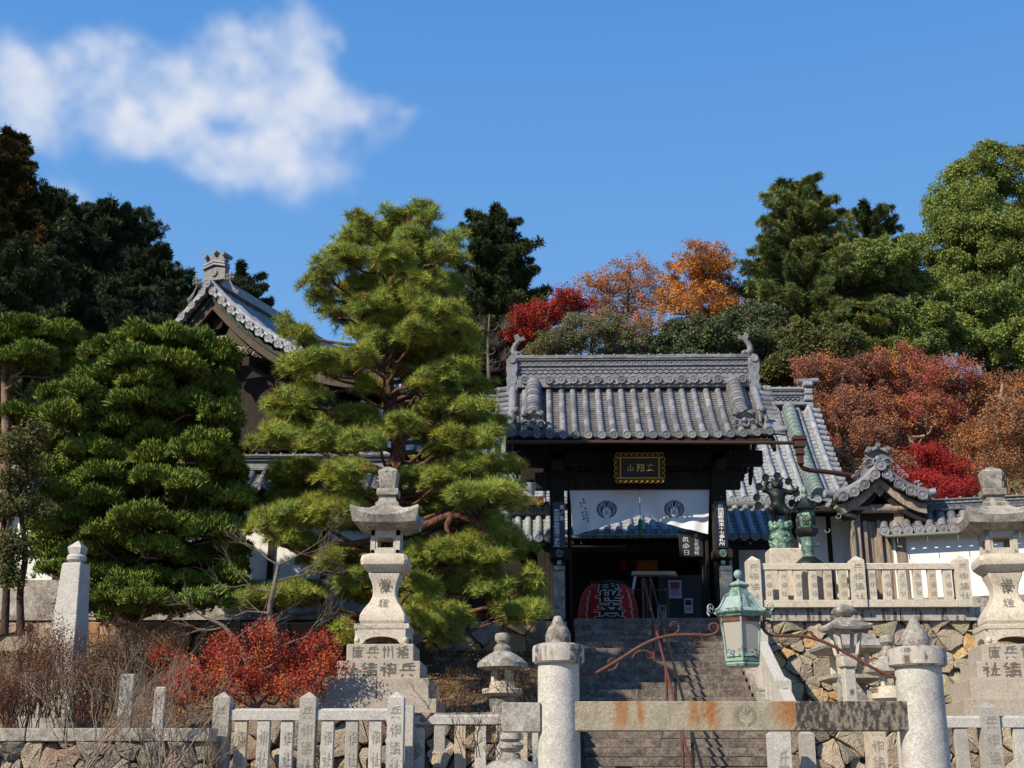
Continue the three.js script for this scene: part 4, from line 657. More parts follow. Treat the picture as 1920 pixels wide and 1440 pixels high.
/* a descending ridge of overlapping round tiles that ends in a carved tile */
function descent(parent, surf, u, v0, v1, n, r, ms = tm, ends = true) {
  for (let i = 0; i < n; i++) {
    const a = mix(v0, v1, i / n), b = mix(v0, v1, (i + 1.12) / n), rings = []; for (const [v, R] of [[a, r * .96], [b, r * 1.05]]) { const p = surf.S(u, v), nn = surf.N(u, v), ring = []; for (let q = 0; q < 10; q++) { const h = Math.PI * q / 9; ring.push(p.clone().add(V(Math.cos(h) * R, 0, 0)).addScaledVector(nn, Math.sin(h) * R * .9 + .2).toArray()); } rings.push(ring); }
    M('descending_ridge_tile', loft(rings, .7), ms(), parent);
  }
  for (const s of [-1, 1]) { const rings = []; for (let i = 0; i <= 6; i++) { const v = mix(v0, v1, i / 6), p = surf.S(u, v), nn = surf.N(u, v); rings.push([[-.03, 0], [.03, 0], [.03, .2], [-.03, .2]].map(([a, h]) => p.clone().add(V(s * r * .95 + a, 0, 0)).addScaledVector(nn, h).toArray()).reverse()); } M('descending_ridge_side', loft(rings, .4), ms(), parent); }
  { const rings = []; for (let i = 0; i <= 6; i++) { const v = mix(v0, v1, i / 6), p = surf.S(u, v), nn = surf.N(u, v); rings.push([[-r * .9, 0], [r * .9, 0], [r * .9, .21], [-r * .9, .21]].map(([a, h]) => p.clone().add(V(a, 0, 0)).addScaledVector(nn, h).toArray()).reverse()); } M('descending_ridge_core', loft(rings, .4), ms(), parent); }
  if (ends) { const p = surf.S(u, v1 + .015), y = p.y + .16; const g = demonTile(parent, .34); g.position.set(p.x, y, p.z + .05); }
}
/* carved end tile with scrolls */
function demonTile(parent, s, name = 'carved_end_tile') {
  const o = new THREE.Group(); o.name = name; parent.add(o);
  M('plate', ext([[-.62, -.5], [.62, -.5], [.55, -.1], [.66, .25], [.5, .45], [.2, .4], [0, .62], [-.2, .4], [-.5, .45], [-.66, .25], [-.55, -.1]].map(([a, b]) => [a * s, b * s]), s * .3, s * .05, 0, 0, -s * .15), m.tile3, o);
  M('hood', ext([[-.75, .35], [-.55, .28], [0, .55], [.55, .28], [.75, .35], [.6, .55], [.25, .52], [0, .8], [-.25, .52], [-.6, .55]].map(([a, b]) => [a * s, b * s]), s * .55, s * .03, 0, 0, -s * .1), m.tile, o);
  for (const e of [-1, 1]) { M('scroll', spiral(s * .3, 1.4, s * .07, 0, e).translate(e * s * .52, -s * .3, s * .24), m.tile2, o); M('scroll_leaf', tube([[e * s * .2, -s * .45, s * .22], [e * s * .3, -s * .2, s * .26], [e * s * .1, s * .05, s * .24]], s * .07, s * .03), m.tile2, o); }
  M('boss', mv(new THREE.SphereGeometry(s * .2, 12, 8), 0, -s * .05, s * .18), m.tile2, o); for (const e of [-1, 0, 1]) M('cap_disc', mv(discShape(s * .14), e * s * .55, s * (e ? .5 : .72), s * .46), m.tile2, o);
  return o;
}
/* fish ornament, tail up */
function fish(parent, x, y, z, dir, s) {
  const o = new THREE.Group(); o.name = 'roof_fish'; parent.add(o); o.position.set(x, y, z);
  M('body', tube([[dir * .02 * s, -.06 * s, 0], [dir * -.14 * s, .06 * s, 0], [dir * -.16 * s, .28 * s, 0], [dir * -.06 * s, .5 * s, 0], [dir * .1 * s, .7 * s, 0]], .2 * s, .1 * s, 9, 18), m.tile3, o);
  M('head', mv(new THREE.SphereGeometry(.15 * s, 12, 9).scale(1.3, .85, 1), dir * .1 * s, 0, 0), m.tile3, o);
  M('tail_fin', ext([[.02, .62], [.42, .74], [.34, .9], [.16, .84], [.04, 1.04], [-.12, .96], [-.06, .68]].map(([a, b]) => [a * s * dir * 1, b * s]), .05 * s, .012, 0, 0, -.025 * s), m.tile3, o);
  for (let i = 0; i < 4; i++) M('back_fin', ext([[0, 0], [-.14, .06], [-.05, .12]].map(([a, b]) => [a * s * dir, b * s]), .03 * s, 0, dir * (-.24 + i * .05) * s, (.1 + i * .13) * s, -.015 * s), m.tile3, o);
}
// ------------------------------------------------------------------ the gate
seed(31);
{
  const g = thing('temple_gate', 'dark timber temple gate with grey tiled roof above the stairs', 'gate', [GX, FLOOR, -30]);
  const ye = Y(818, 28.75, 1200) - FLOOR, yr = Y(722, 30.4, 1200) - FLOOR, ze = 1.25, zr = -.55, hw = 2.98, zb = -2.35;
  const front = slope(g, V(-hw, yr, zr), V(hw, yr, zr), V(-hw, ye, ze), V(hw, ye, ze), { n: 20, rows: 26, r: .078, k: .28, seg: 8, lift: .07 });
  slope(g, V(hw, yr, zr), V(-hw, yr, zr), V(hw, ye, zb), V(-hw, ye, zb), { n: 20, rows: 12, r: .078, k: .28, seg: 3, each: false });
  verge(g, front, 0, -1, 11, .36, .085); verge(g, front, 1, 1, 11, .36, .085);
  descent(g, front, .085, .02, .77, 13, .17); descent(g, front, .915, .02, .77, 13, .17);
  const H = Y(668, 30.55, 1200) - FLOOR - yr - .12; M('ridge_base', rbox(2 * hw - .2, .2, .5, 0, yr + .03, zr), m.tile, g);
  ridge(g, -hw + .06, hw - .06, yr + .12, zr, H, .34);
  const disc = discShape(.105); for (let i = 0; i < 19; i++) { const x = -hw + .3 + i * (2 * hw - .6) / 18; if (i === 1 || i === 17) continue; M('ridge_disc', mv(disc, x, yr + .1, zr + .28), tm(), g); if (i < 18) M('ridge_swag', uvm(new THREE.TorusGeometry(.13, .03, 5, 8, Math.PI).rotateZ(Math.PI).translate(x + (2 * hw - .6) / 36, yr + .13, zr + .27)), tm(), g); }
  for (const e of [-1, 1]) {   // ridge ends
    const o = new THREE.Group(); o.name = 'ridge_end_tile'; g.add(o); o.position.set(e * (hw + .02), yr + .06, zr);
    M('plate', ext([[-.11, -.34], [.11, -.34], [.13, -.12], [.08, -.04], [.13, .1], [.09, .2], [.13, .36], [.12, .6], [-.12, .6], [-.13, .36], [-.09, .2], [-.13, .1], [-.08, -.04], [-.13, -.12]], .46, .015, 0, 0, -.23), m.tile2, o);
    M('cap_roll', bar([0, .6, -.26], [0, .6, .28], .1, 12), m.tile, o);
    fish(g, e * (hw - .1), yr + H + .2, zr, -e, .5);
    const l = new THREE.Group(); l.name = 'guardian_lion_tile'; g.add(l); const p = front.S(e > 0 ? .985 : .015, .84); l.position.set(p.x, p.y + .1, p.z);
    M('body', tube([[0, 0, -.1], [0, .14, -.02], [0, .27, .06]], .1, .085, 8, 8), m.tile3, l); M('head', mv(new THREE.SphereGeometry(.085, 10, 8), 0, .33, .1), m.tile3, l); for (let q = 0; q < 7; q++) M('mane_curl', mv(new THREE.SphereGeometry(.036, 7, 5), Math.cos(q) * .08, .33 + Math.sin(q) * .08, .05), m.tile2, l); for (const q of [-1, 1]) M('foreleg', tube([[q * .06, .2, .06], [q * .07, .05, .14], [q * .07, 0, .18]], .04, .03), m.tile3, l); M('tail', tube([[0, .05, -.15], [0, .25, -.2], [0, .36, -.12]], .05, .02), m.tile3, l);
    M('corner_roll', bar([e * hw, front.S(e > 0 ? 1 : 0, 1).y + .02, ze - .1], [e * (hw + .42), front.S(e > 0 ? 1 : 0, 1).y + .1, ze - .02], .085, 12), m.tile2, g);
    // barge boards and gable
    for (const f of [0, 1]) { const z1 = f ? zb : ze; const pts = []; for (let i = 0; i <= 8; i++) { const v = i / 8, q = v + .28 * v * (1 - v); pts.push([e * (hw + .1), mix(yr, ye, q) - .12, mix(zr, z1, v)]); } const rings = pts.map(([x, y, z]) => [[x - .04, y - .26, z], [x + .04, y - .26, z], [x + .04, y, z], [x - .04, y, z]]); M('barge_board', loft(f ? rings : rings.map((q) => q.reverse()), .3), m.wood, g); }
    M('gable_panel', loft([[e * 2.2 - .04], [e * 2.2 + .04]].map(([x]) => [[x, ye - .15, ze - .7], [x, yr - .25, zr], [x, ye - .15, zb + .7]]), 0), m.wood, g);
  }
  // rafters under both eaves
  for (let i = 0; i < 25; i++) { const x = mix(-hw + .08, hw - .08, i / 24); for (const [z1, z0] of [[ze - .04, ze - 1.15], [zb + .04, zb + 1.1]]) { const t = (z) => { const v = (z - zr) / ((z1 > 0 ? ze : zb) - zr); return mix(yr, ye, v + .28 * v * (1 - v)) - .19; }; M('rafter', beam([x, t(z0), z0], [x, t(z1), z1], .075, .09), m.wood, g); } }
  M('fascia', rbox(2 * hw + .1, .1, .06, 0, ye - .12, ze + .0), m.wood, g);
  // posts, tie beams, brackets
  const cx = 1.915, bt = Y(912, 30, 1200) - FLOOR;
  for (const [e, z] of [[-1, 0], [1, 0], [-1, -1.6], [1, -1.6]]) { const c = M('post', rbox(.34, ye - .1, .34, e * cx, (ye - .1) / 2 + .12, z, .03), m.wood, g); M('post_base', rbox(.5, .14, .5, e * cx, .07, z, .02), m.old, c);
    if (z === 0) { for (const [y, w] of [[ye - .62, .7], [ye - .36, 1.05]]) M('bracket', rbox(w, .16, .22, e * cx, y, .0, .03), m.wood, c); M('bracket', rbox(.24, .16, 1.1, e * cx, ye - .5, .25, .03), m.wood, c); } }
  M('head_beam', rbox(6.0, .36, .3, 0, ye - .25, .02, .03), m.wood, g); M('tie_beam', rbox(4.9, .42, .22, 0, bt + .13, -.02, .03), m.wood, g); M('rear_head_beam', rbox(5.6, .34, .28, 0, ye - .25, -1.6, .03), m.wood, g); M('rear_tie_beam', rbox(4.2, .3, .2, 0, bt + .55, -1.6, .03), m.wood, g);
  M('frieze_panel', box(3.5, ye - .4 - bt - .4, .06, 0, (ye - .4 + bt + .4) / 2, -.06), m.wood, g);
  for (const x of [-1.25, -.42, .42, 1.25]) M('frog_leg_strut', ext([[-.3, 0], [-.2, 0], [-.08, .22], [.08, .22], [.2, 0], [.3, 0], [.12, .32], [-.12, .32]], .12, .01, x, bt + .38, -.02), m.wood, g);
  for (const e of [-1, 1]) { M('side_tie', rbox(.18, .26, 1.5, e * cx, bt + .2, -.8), m.wood, g); M('soffit_board', box(2.8, .05, 1.0, e * 1.45, ye - .02, -.6), m.wood, g); M('door_leaf', rbox(.07, bt - .15, 1.2, e * (cx - .3), (bt - .15) / 2 + .15, -.75), m.wood, g);
    M('wing_wall', rbox(.12, bt - .1, 1.5, e * (cx + .0), (bt - .1) / 2, -.8), m.wood, g); }
  // name boards on the posts
  for (const [px, t, e] of [[1048, '新西国観音霊場第十番札所', -1], [1352.5, '新西国霊場第十七番札所', 1]]) {
    const x = X(px, 29.75, 990) - GX, y0 = Y(1028, 29.75, px) - FLOOR, y1 = Y(940, 29.75, px) - FLOOR, b = M('name_board', rbox(.29, y1 - y0, .05, x, (y0 + y1) / 2, .23, .012), m.lacquer, g, e < 0 ? 'dark board with white brushed characters, on the post beside the pine' : 'dark board with one column of white brushed characters');
    inscribe(b, t, .16, (y1 - y0) * (e < 0 ? .82 : .9), x - (e < 0 ? .05 : 0), (y0 + y1) / 2 - (e < 0 ? .08 : 0), .259, { color: 0xe8e8e4, weight: .085 }); if (e < 0) inscribe(b, '奥ノ院', .13, .4, x + .075, y1 - .28, .259, { color: 0xe8e8e4, weight: .085 });
    M('nosing', rbox(.46, .2, .42, x, y0 - .14, .15, .02), m.wood, g); M('rosette', [uvm(new THREE.TorusGeometry(.075, .018, 6, 16).translate(x, y0 - .14, .375)), ...[0, 1, 2, 3, 4, 5].map((q) => mv(new THREE.SphereGeometry(.024, 7, 5), x + Math.cos(q * 1.047) * .045, y0 - .14 + Math.sin(q * 1.047) * .045, .37)), mv(new THREE.SphereGeometry(.025, 7, 5), x, y0 - .14, .375)], m.bronze, g); M('copper_sleeve', rbox(.1, .1, .1, x, y0 - .33, .24), m.patina, g);
  }
  // tablet
  { const px = 1199, d = 29.35, s = mpp(px, 877, d), o = new THREE.Group(); o.name = 'name_tablet'; g.add(o); o.position.set(X(px, d, 877) - GX, Y(877, d, px) - FLOOR, .65); o.rotation.x = .22; o.userData.label = 'gold framed black tablet with three large gilt characters';
    M('board', rbox(80 * s, 42 * s, .05, 0, 0, 0), m.black, o);
    const fr = []; for (const e of [-1, 1]) { fr.push(rbox(86 * s, 3 * s, .07, 0, e * 19 * s, .01)); fr.push(rbox(3 * s, 41 * s, .07, e * 36 * s, 0, .01)); } M('inner_frame', fr, m.gold, o);
    const sc = []; for (let i = 0; i < 9; i++) for (const e of [-1, 1]) sc.push(uvm(new THREE.TorusGeometry(5.2 * s, 1.1 * s, 5, 9, Math.PI).rotateZ(e > 0 ? 0 : Math.PI).translate((i - 4) * 10 * s, e * 23 * s, .03))); for (let i = 0; i < 4; i++) for (const e of [-1, 1]) sc.push(uvm(new THREE.TorusGeometry(5.2 * s, 1.1 * s, 5, 9, Math.PI).rotateZ(-e * Math.PI / 2).translate(e * 42 * s, (i - 1.5) * 10.5 * s, .03)));
    M('scalloped_edge', sc, m.gold, o); M('outer_frame', [-1, 1].flatMap((e) => [rbox(88 * s, 5 * s, .05, 0, e * 23 * s, .0), rbox(5 * s, 46 * s, .05, e * 42 * s, 0, .0)]), mat({ color: 0x4a3414, roughness: .5, metalness: .5 }), o);
    M('inscription', new THREE.PlaneGeometry(56 * s, 19 * s).translate(1 * s, 0, .03), lettering('山願立', { vertical: false, color: 0xd8b25a, weight: .07 }), o); }
  // gutter, hopper and pipe
  const gy = Y(829, 28.62, 1200) - FLOOR; M('gutter', tube([[-hw - .1, gy + .02, ze + .13], [0, gy, ze + .13], [hw + .75, gy - .04, ze + .13]], .042, .042, 8, 6), m.copper, g);
  { const hx = X(1500, 28.6, 840) - GX, hy = Y(822, 28.6, 1500) - FLOOR; M('rain_hopper', [[.3, .1, 0], [.24, .16, -.13], [.17, .13, -.28], [.2, .04, -.36], [.13, .22, -.49]].map(([w, h, y]) => rbox(w, h, w, hx, hy + y, ze + .12, .01)), m.copper, g); M('rain_pipe', tube([[hx, hy - .6, ze + .1], [hx + .06, hy - .68, ze + .06], [hx + .8, hy - .73, ze - .2], [hx + 1.9, hy - .83, ze - .5]], .055, .055, 8, 14), m.copper, g); }
}
// curtain across the gate
{
  const d = 30.02, s = mpp(1200, 960, d), w = 262 * s, cv = canvas(1024, 400, (c) => {
    c.fillStyle = '#e6e8ec'; c.fillRect(0, 0, 1024, 400);
    for (const cx of [268, 764]) { const cy = 168, R = 72; c.fillStyle = '#15182b'; c.beginPath(); c.arc(cx, cy, R + 4, 0, 6.3); c.fill();
      c.fillStyle = '#e6e8ec'; c.beginPath(); c.moveTo(cx, cy + R + 14); c.bezierCurveTo(cx - 42, cy + 50, cx - 42, cy - 20, cx, cy - 22); c.bezierCurveTo(cx + 42, cy - 20, cx + 42, cy + 50, cx, cy + R + 14); c.fill();
      c.strokeStyle = '#e6e8ec'; c.lineWidth = 3; for (let i = 0; i < 12; i++) for (const e of [-1, 1]) { const a = -1.25 + i * .225, x = Math.cos(a), y = Math.sin(a); c.beginPath(); c.moveTo(cx + e * x * 40, cy + y * 40 + 8); c.lineTo(cx + e * x * (R + 5), cy + y * (R + 5)); c.stroke(); } for (const e of [-1, 1]) { c.beginPath(); c.ellipse(cx, cy, 56, 56, 0, e > 0 ? -.9 : 2.0, e > 0 ? 1.2 : 4.1); c.stroke(); }
      for (const a of [-.55, 0, .55]) { c.beginPath(); c.ellipse(cx + Math.sin(a) * 46, cy - Math.cos(a) * 46, 11, 24, a, 0, 6.3); c.stroke(); }
      c.strokeStyle = '#15182b'; c.lineWidth = 3; c.beginPath(); c.ellipse(cx, cy - 2, 13, 18, 0, 0, 6.3); c.stroke(); for (const e of [-1, 1]) { c.beginPath(); c.arc(cx + e * 8, cy + 34, 8, 0, 6.3); c.stroke(); } c.beginPath(); c.moveTo(cx - 5, cy + 18); c.lineTo(cx, cy + 22); c.lineTo(cx + 5, cy + 18); c.stroke(); }
    [...'令和元年九月吉日'].forEach((ch, i) => brush(c, ch, 88 + i * 3.4, 70 + i * 26, 20, 3, '#23263a')); [...'来大師大師'].forEach((ch, i) => brush(c, ch, 66 + i * 4, 108 + (i > 1 ? 22 : 0) + i * 26, 18, 3, '#23263a'));
  });
  const o = thing('noren_curtain', 'white split curtain with two dark crests hanging in the gateway', 'curtain', [X(1200, d, 960), 0, -d]);
  const clothM = new THREE.MeshPhysicalMaterial({ map: cv, roughness: .95, transmission: .12, thickness: 0 }), yt = Y(918, d, 1200);
  for (const e of [-1, 1]) {
    const nx = 30, ny = 18, g = new THREE.PlaneGeometry(1, 1, nx, ny), p = g.attributes.position, uv = g.attributes.uv;
    for (let i = 0; i < p.count; i++) { const t = p.getX(i) + .5, q = .5 - p.getY(i), x = e > 0 ? t : -1 + t, ax = Math.abs(x); const bot = mix(966, 1002, Math.min(1, 1.25 * ax - .25 * ax * ax)); const py = mix(918, bot, q); const pull = q * .05 * ax; const z = .05 * Math.sin(x * 5 + q * 3) * q + .03 * Math.sin((ax * 9) - q * 4) * q + .05 * Math.sin((ax - q * .35) * 16) * q * q * .5 + .02 * Math.sin(x * 21 + q * 5) * q; p.setXYZ(i, (x * (w / 2) * (1 - pull) + e * .008), Y(py, d, 1200), z); uv.setXY(i, x * .5 + .5, 1 - (py - 918) / 88); }
    g.computeVertexNormals(); M('cloth_panel', g, clothM, o);
  }
  for (let i = 0; i <= 8; i++) M('hanging_tab', rbox(.045, .1, .012, (i / 8 - .5) * (w - .08), yt + .045, 0, .004), mat({ color: 0xdfe1e6 }), o);
  M('curtain_rope', tube([[-w / 2 - .35, yt + .07, 0], [-w / 2, yt + .1, 0], [0, yt + .09, 0], [w / 2, yt + .1, 0], [w / 2 + .35, yt + .07, 0]], .014, .014, 6, 20), mat({ color: 0x3a3d46 }), o);
  M('green_tassel', [cyl(.035, .05, .36, 0, Y(1004, d, 1200), .03, 8), cyl(.008, .008, .35, 0, Y(978, d, 1200), .03, 6), ball(.05, 0, Y(977, d, 1200), .03)], mat({ color: 0x1f6b46, roughness: .9 }), o);
}
{ // hanging black notice board
  const d = 30.2, a = X(1273, d, 1020), b = X(1318, d, 1020), y1 = Y(996, d, 1295), y0 = Y(1044, d, 1295), g = thing('notice_board', 'black hanging board with two columns of pale characters behind the curtain', 'sign', [(a + b) / 2, y0, -d]);
  M('board', rbox(b - a, y1 - y0, .04, 0, (y1 - y0) / 2, 0), m.black, g); inscribe(g, '御命日', .2, .46, -.12, (y1 - y0) * .42, .025, { color: 0x9aa0a8, weight: .1 }); inscribe(g, '終日御開帳', .13, .52, .13, (y1 - y0) * .48, .025, { color: 0x9aa0a8, weight: .1 });
}
// ------------------------------------------------------------------ the long building behind the gate
seed(41);
{
  const dr = 38, de = 34.6, g = thing('cloister_building', 'long tiled hall roof with green-stained ridge behind the gate', 'building', [0, FLOOR, 0]);
  const xl = X(770, de, 900), xr = X(1578, de, 940), ye = Y(938, de, 1570) - FLOOR, yr = Y(765, dr, 1500) - FLOOR, ms = () => (rnd() < .75 ? m.tileold : m.tile);
  const f = slope(g, V(xl, yr, -dr), V(xr, yr, -dr), V(xl, ye, -de), V(xr, ye, -de), { n: 36, rows: 26, r: .085, k: .2, seg: 1, each: false, mats: ms, pm: m.tileold });
  slope(g, V(xr, yr, -dr), V(xl, yr, -dr), V(xr, ye, -41.4), V(xl, ye, -41.4), { n: 12, rows: 6, r: .085, seg: 1, each: false, discs: false, mats: ms, pm: m.tileold });
  ridge(g, xl + .1, xr - .12, yr + .05, -dr, Y(731, dr, 1500) - FLOOR - yr, .36, { mats: () => m.tileold });
  const o = new THREE.Group(); o.name = 'ridge_end_tile'; g.add(o); o.position.set(xr + .02, yr, -dr); M('plate', [[.5, .16, .72], [.34, .2, .5], [.4, .2, .28], [.3, .2, .06], [.34, .22, -.16]].map(([w, h, y]) => rbox(.3, h, w, 0, y, 0, .05)), m.tileold, o); M('cap_roll', bar([-.3, .84, 0], [.36, .88, 0], .08, 10), m.tile2, o);
  descent(g, f, .947, .03, .98, 24, .17, () => m.tilegreen, false);
  verge(g, f, 1, 1, 18, .3, .08, ms);
  // wall below
  M('wall', box(xr - xl - 2.6, ye - .05, .2, (xl + xr) / 2 - .4, (ye - .05) / 2, -de - 1.1), m.wood, g);
  M('plaster_wall', box(3.0, 1.9, .16, xr - 2.8, 1.25, -de - .9), m.plaster, g);
  for (let i = 0; i < 40; i++) { const x = mix(xl + .1, xr - .1, i / 39); M('rafter', beam([x, ye - .16, -de - .02], [x, ye + .6, -de - 1.0], .08, .1), m.wood, g); }
  for (let i = 0; i < 9; i++) M('post', rbox(.22, ye, .22, mix(xl + .6, xr - 1.2, i / 8), ye / 2, -de - .95), m.wood, g);
}
{ // lower lean-to roof in shade beside the statue
  const g = thing('lean_to_roof', 'low tiled lean-to roof in shade behind the bronze statue', 'roof', [0, FLOOR, 0]), de = 32.6, dt = 33.9, a = X(1372, de, 1000), b = X(1500, de, 1000), ye = Y(1008, de, 1440) - FLOOR, yt = Y(950, dt, 1440) - FLOOR;
  slope(g, V(a, yt, -dt), V(b, yt, -dt), V(a, ye, -de), V(b, ye, -de), { n: 6, rows: 10, r: .085, k: .12, seg: 1, each: false });
  M('ridge_roll', bar([a, yt + .06, -dt], [b, yt + .06, -dt], .1, 10), m.tile3, g); M('wall', box(b - a, ye - .05, .14, (a + b) / 2, (ye - .05) / 2, -dt), m.plaster, g); for (const x of [a + .1, b - .1]) M('post', rbox(.16, ye - .08, .16, x, (ye - .08) / 2, -de - .25), m.wood, g); M('sill_beam', rbox(b - a, .14, .1, (a + b) / 2, ye - .2, -de - .25), m.wood, g);
}
{ // small roofs showing between the pine and the gate
  const g = thing('side_shelter', 'small weathered tiled shelter with copper gutter between pine and gate', 'shelter', [0, FLOOR, 0]), de = 30.2, dt = 31.3, a = X(930, de, 1000), b = X(1030, de, 1000), ye = Y(1012, de, 990) - FLOOR, yt = Y(968, dt, 990) - FLOOR;
  slope(g, V(a, yt, -dt), V(b, yt, -dt), V(a, ye, -de), V(b, ye, -de), { n: 5, rows: 6, r: .08, k: .1, seg: 1, each: false, mats: () => m.tileold, pm: m.tileold });
  M('ridge_course', [0, 1, 2].map((i) => rbox(b - a - .1, .06, .26 - i * .05, (a + b) / 2, yt + .06 + i * .066, -dt)), m.tileold, g); M('ridge_end_tile', rbox(.16, .34, .36, b - .02, yt + .12, -dt, .05), m.tileold, g); M('wall', box(b - a - .3, ye - .1, .14, (a + b) / 2, (ye - .1) / 2, -dt), m.wood, g);
  for (const x of [a + .2, b - .2]) M('post', rbox(.16, ye - .1, .16, x, (ye - .1) / 2, -de - .2), m.wood, g);
  const y2 = Y(940, 31, 990) - FLOOR; M('copper_box_gutter', [rbox(.9, .22, .2, X(985, 31, 940), y2, -31), rbox(.5, .25, .3, X(960, 31, 930), y2 + .02, -31)], m.copper, g); M('copper_elbow', tube([[X(940, 30.8, 896), Y(896, 30.8, 940) - FLOOR, -30.9], [X(957, 30.8, 896), Y(893, 30.8, 957) - FLOOR, -30.85], [X(966, 30.8, 905), Y(906, 30.8, 966) - FLOOR, -30.8], [X(960, 30.8, 925), Y(926, 30.8, 960) - FLOOR, -30.8]], .075, .075, 10, 16), m.bronze, g);
}
{ // hall seen through the gateway
  const g = thing('inner_hall', 'dark hall front with tiled porch seen through the gateway', 'building', [0, FLOOR, 0]), de = 33.4, dt = 34.9, a = X(1050, de, 1000), b = X(1360, de, 1000), ye = Y(1001, de, 1200) - FLOOR, yt = Y(948, dt, 1200) - FLOOR;
  slope(g, V(a, yt, -dt), V(b, yt, -dt), V(a, ye, -de), V(b, ye, -de), { n: 14, rows: 9, r: .085, k: .1, seg: 1, each: false, mats: () => m.tileold, pm: m.tileold });
  M('copper_gutter', bar([a, ye - .08, -de + .12], [b, ye - .08, -de + .12], .06, 8), m.patina, g);
  M('back_wall', box(b - a, 3.4, .12, (a + b) / 2, 1.7, -dt - .4), m.wood, g); for (const e of [a + .06, b - .06]) M('side_wall', box(.12, 3.0, 1.6, e, 1.5, -dt + .35), m.wood, g); M('ceiling', box(b - a, .08, 2, (a + b) / 2, ye - .3, -dt + .5), m.wood, g);
  for (let i = 0; i < 18; i++) M('rafter', beam([mix(a + .1, b - .1, i / 17), ye - .14, -de - .03], [mix(a + .1, b - .1, i / 17), ye + .12, -de - .7], .07, .08), m.wood, g);
  M('lintel', rbox(b - a, .22, .16, (a + b) / 2, Y(1048, dt, 1200) - FLOOR, -dt + .5), m.wood, g); for (const p of [1082, 1180, 1250, 1330]) M('post', rbox(.18, 2.9, .18, X(p, dt, 1100), 1.45, -dt + .5), m.wood, g); for (let i = 0; i < 9; i++) M('lattice_bar', rbox(.035, .9, .035, mix(X(1095, dt, 1100), X(1240, dt, 1100), i / 8), .62, -dt + .1), m.wood, g);
  M('orange_drape', rbox(.56, .42, .03, X(1212, dt, 1060), Y(1060, dt, 1212) - FLOOR, -dt + .35, .01), mat({ color: 0xb86a14, roughness: .9 }), g); M('red_drape', rbox(.5, .4, .03, X(1178, dt, 1060), Y(1058, dt, 1178) - FLOOR, -dt + .33, .01), mat({ color: 0x8c1a14, roughness: .9 }), g);
  M('screen_wall', rbox(1.5, 1.7, .08, X(1290, 33.2, 1120), .85, -33.2), mat({ color: 0x3a3936, roughness: .7 }), g);
}
{ // big paper lantern
  const d = 32.2, px = 1140, s = mpp(px, 1130, d), cy = Y(1164, d, px), R = 57 * s, h = .86, g = thing('paper_lantern', 'big red paper lantern with black characters standing inside the gateway', 'lantern', [X(px, d, 1130), FLOOR, -d]);
  const cv = canvas(1024, 512, (c) => { c.fillStyle = '#c51f14'; c.fillRect(0, 0, 1024, 512); c.fillStyle = '#d8b890'; for (let i = 0; i < 16; i++) { for (const x of [120, 392]) { c.beginPath(); c.ellipse(x, 60 + i * 28, 9, 17, (i % 2 - .5) * 1.1, 0, 6.3); c.fill(); } } [...'観世音菩'].forEach((ch, i) => { c.save(); c.translate(0, -34 + i * 92); c.scale(1, .64); brush(c, ch, 176, 0, 160, 34, '#e8dcd0'); brush(c, ch, 176, 0, 160, 22, '#15100e'); c.restore(); }); });
  const base = cy - FLOOR, pts = []; for (let i = 0; i <= 44; i++) { const t = i / 44 * 2 - 1; pts.push(new THREE.Vector2(R * (.55 + .45 * Math.sqrt(Math.max(0, 1 - t * t * .98))) + (i % 2 ? -.012 : .004), base + t * h)); }
  const l = new THREE.LatheGeometry(pts, 48); l.rotateY(-Math.PI / 2); M('paper_shade', l, new THREE.MeshPhysicalMaterial({ map: cv, roughness: .7, transmission: .1, thickness: 0 }), g);
  M('top_ring', cyl(R * .58, R * .58, .12, 0, base + h - .02, 0, 30), m.black, g); M('stand', cyl(R * .6, R * .7, base - h + .02, 0, 0, 0, 30), m.black, g);
}
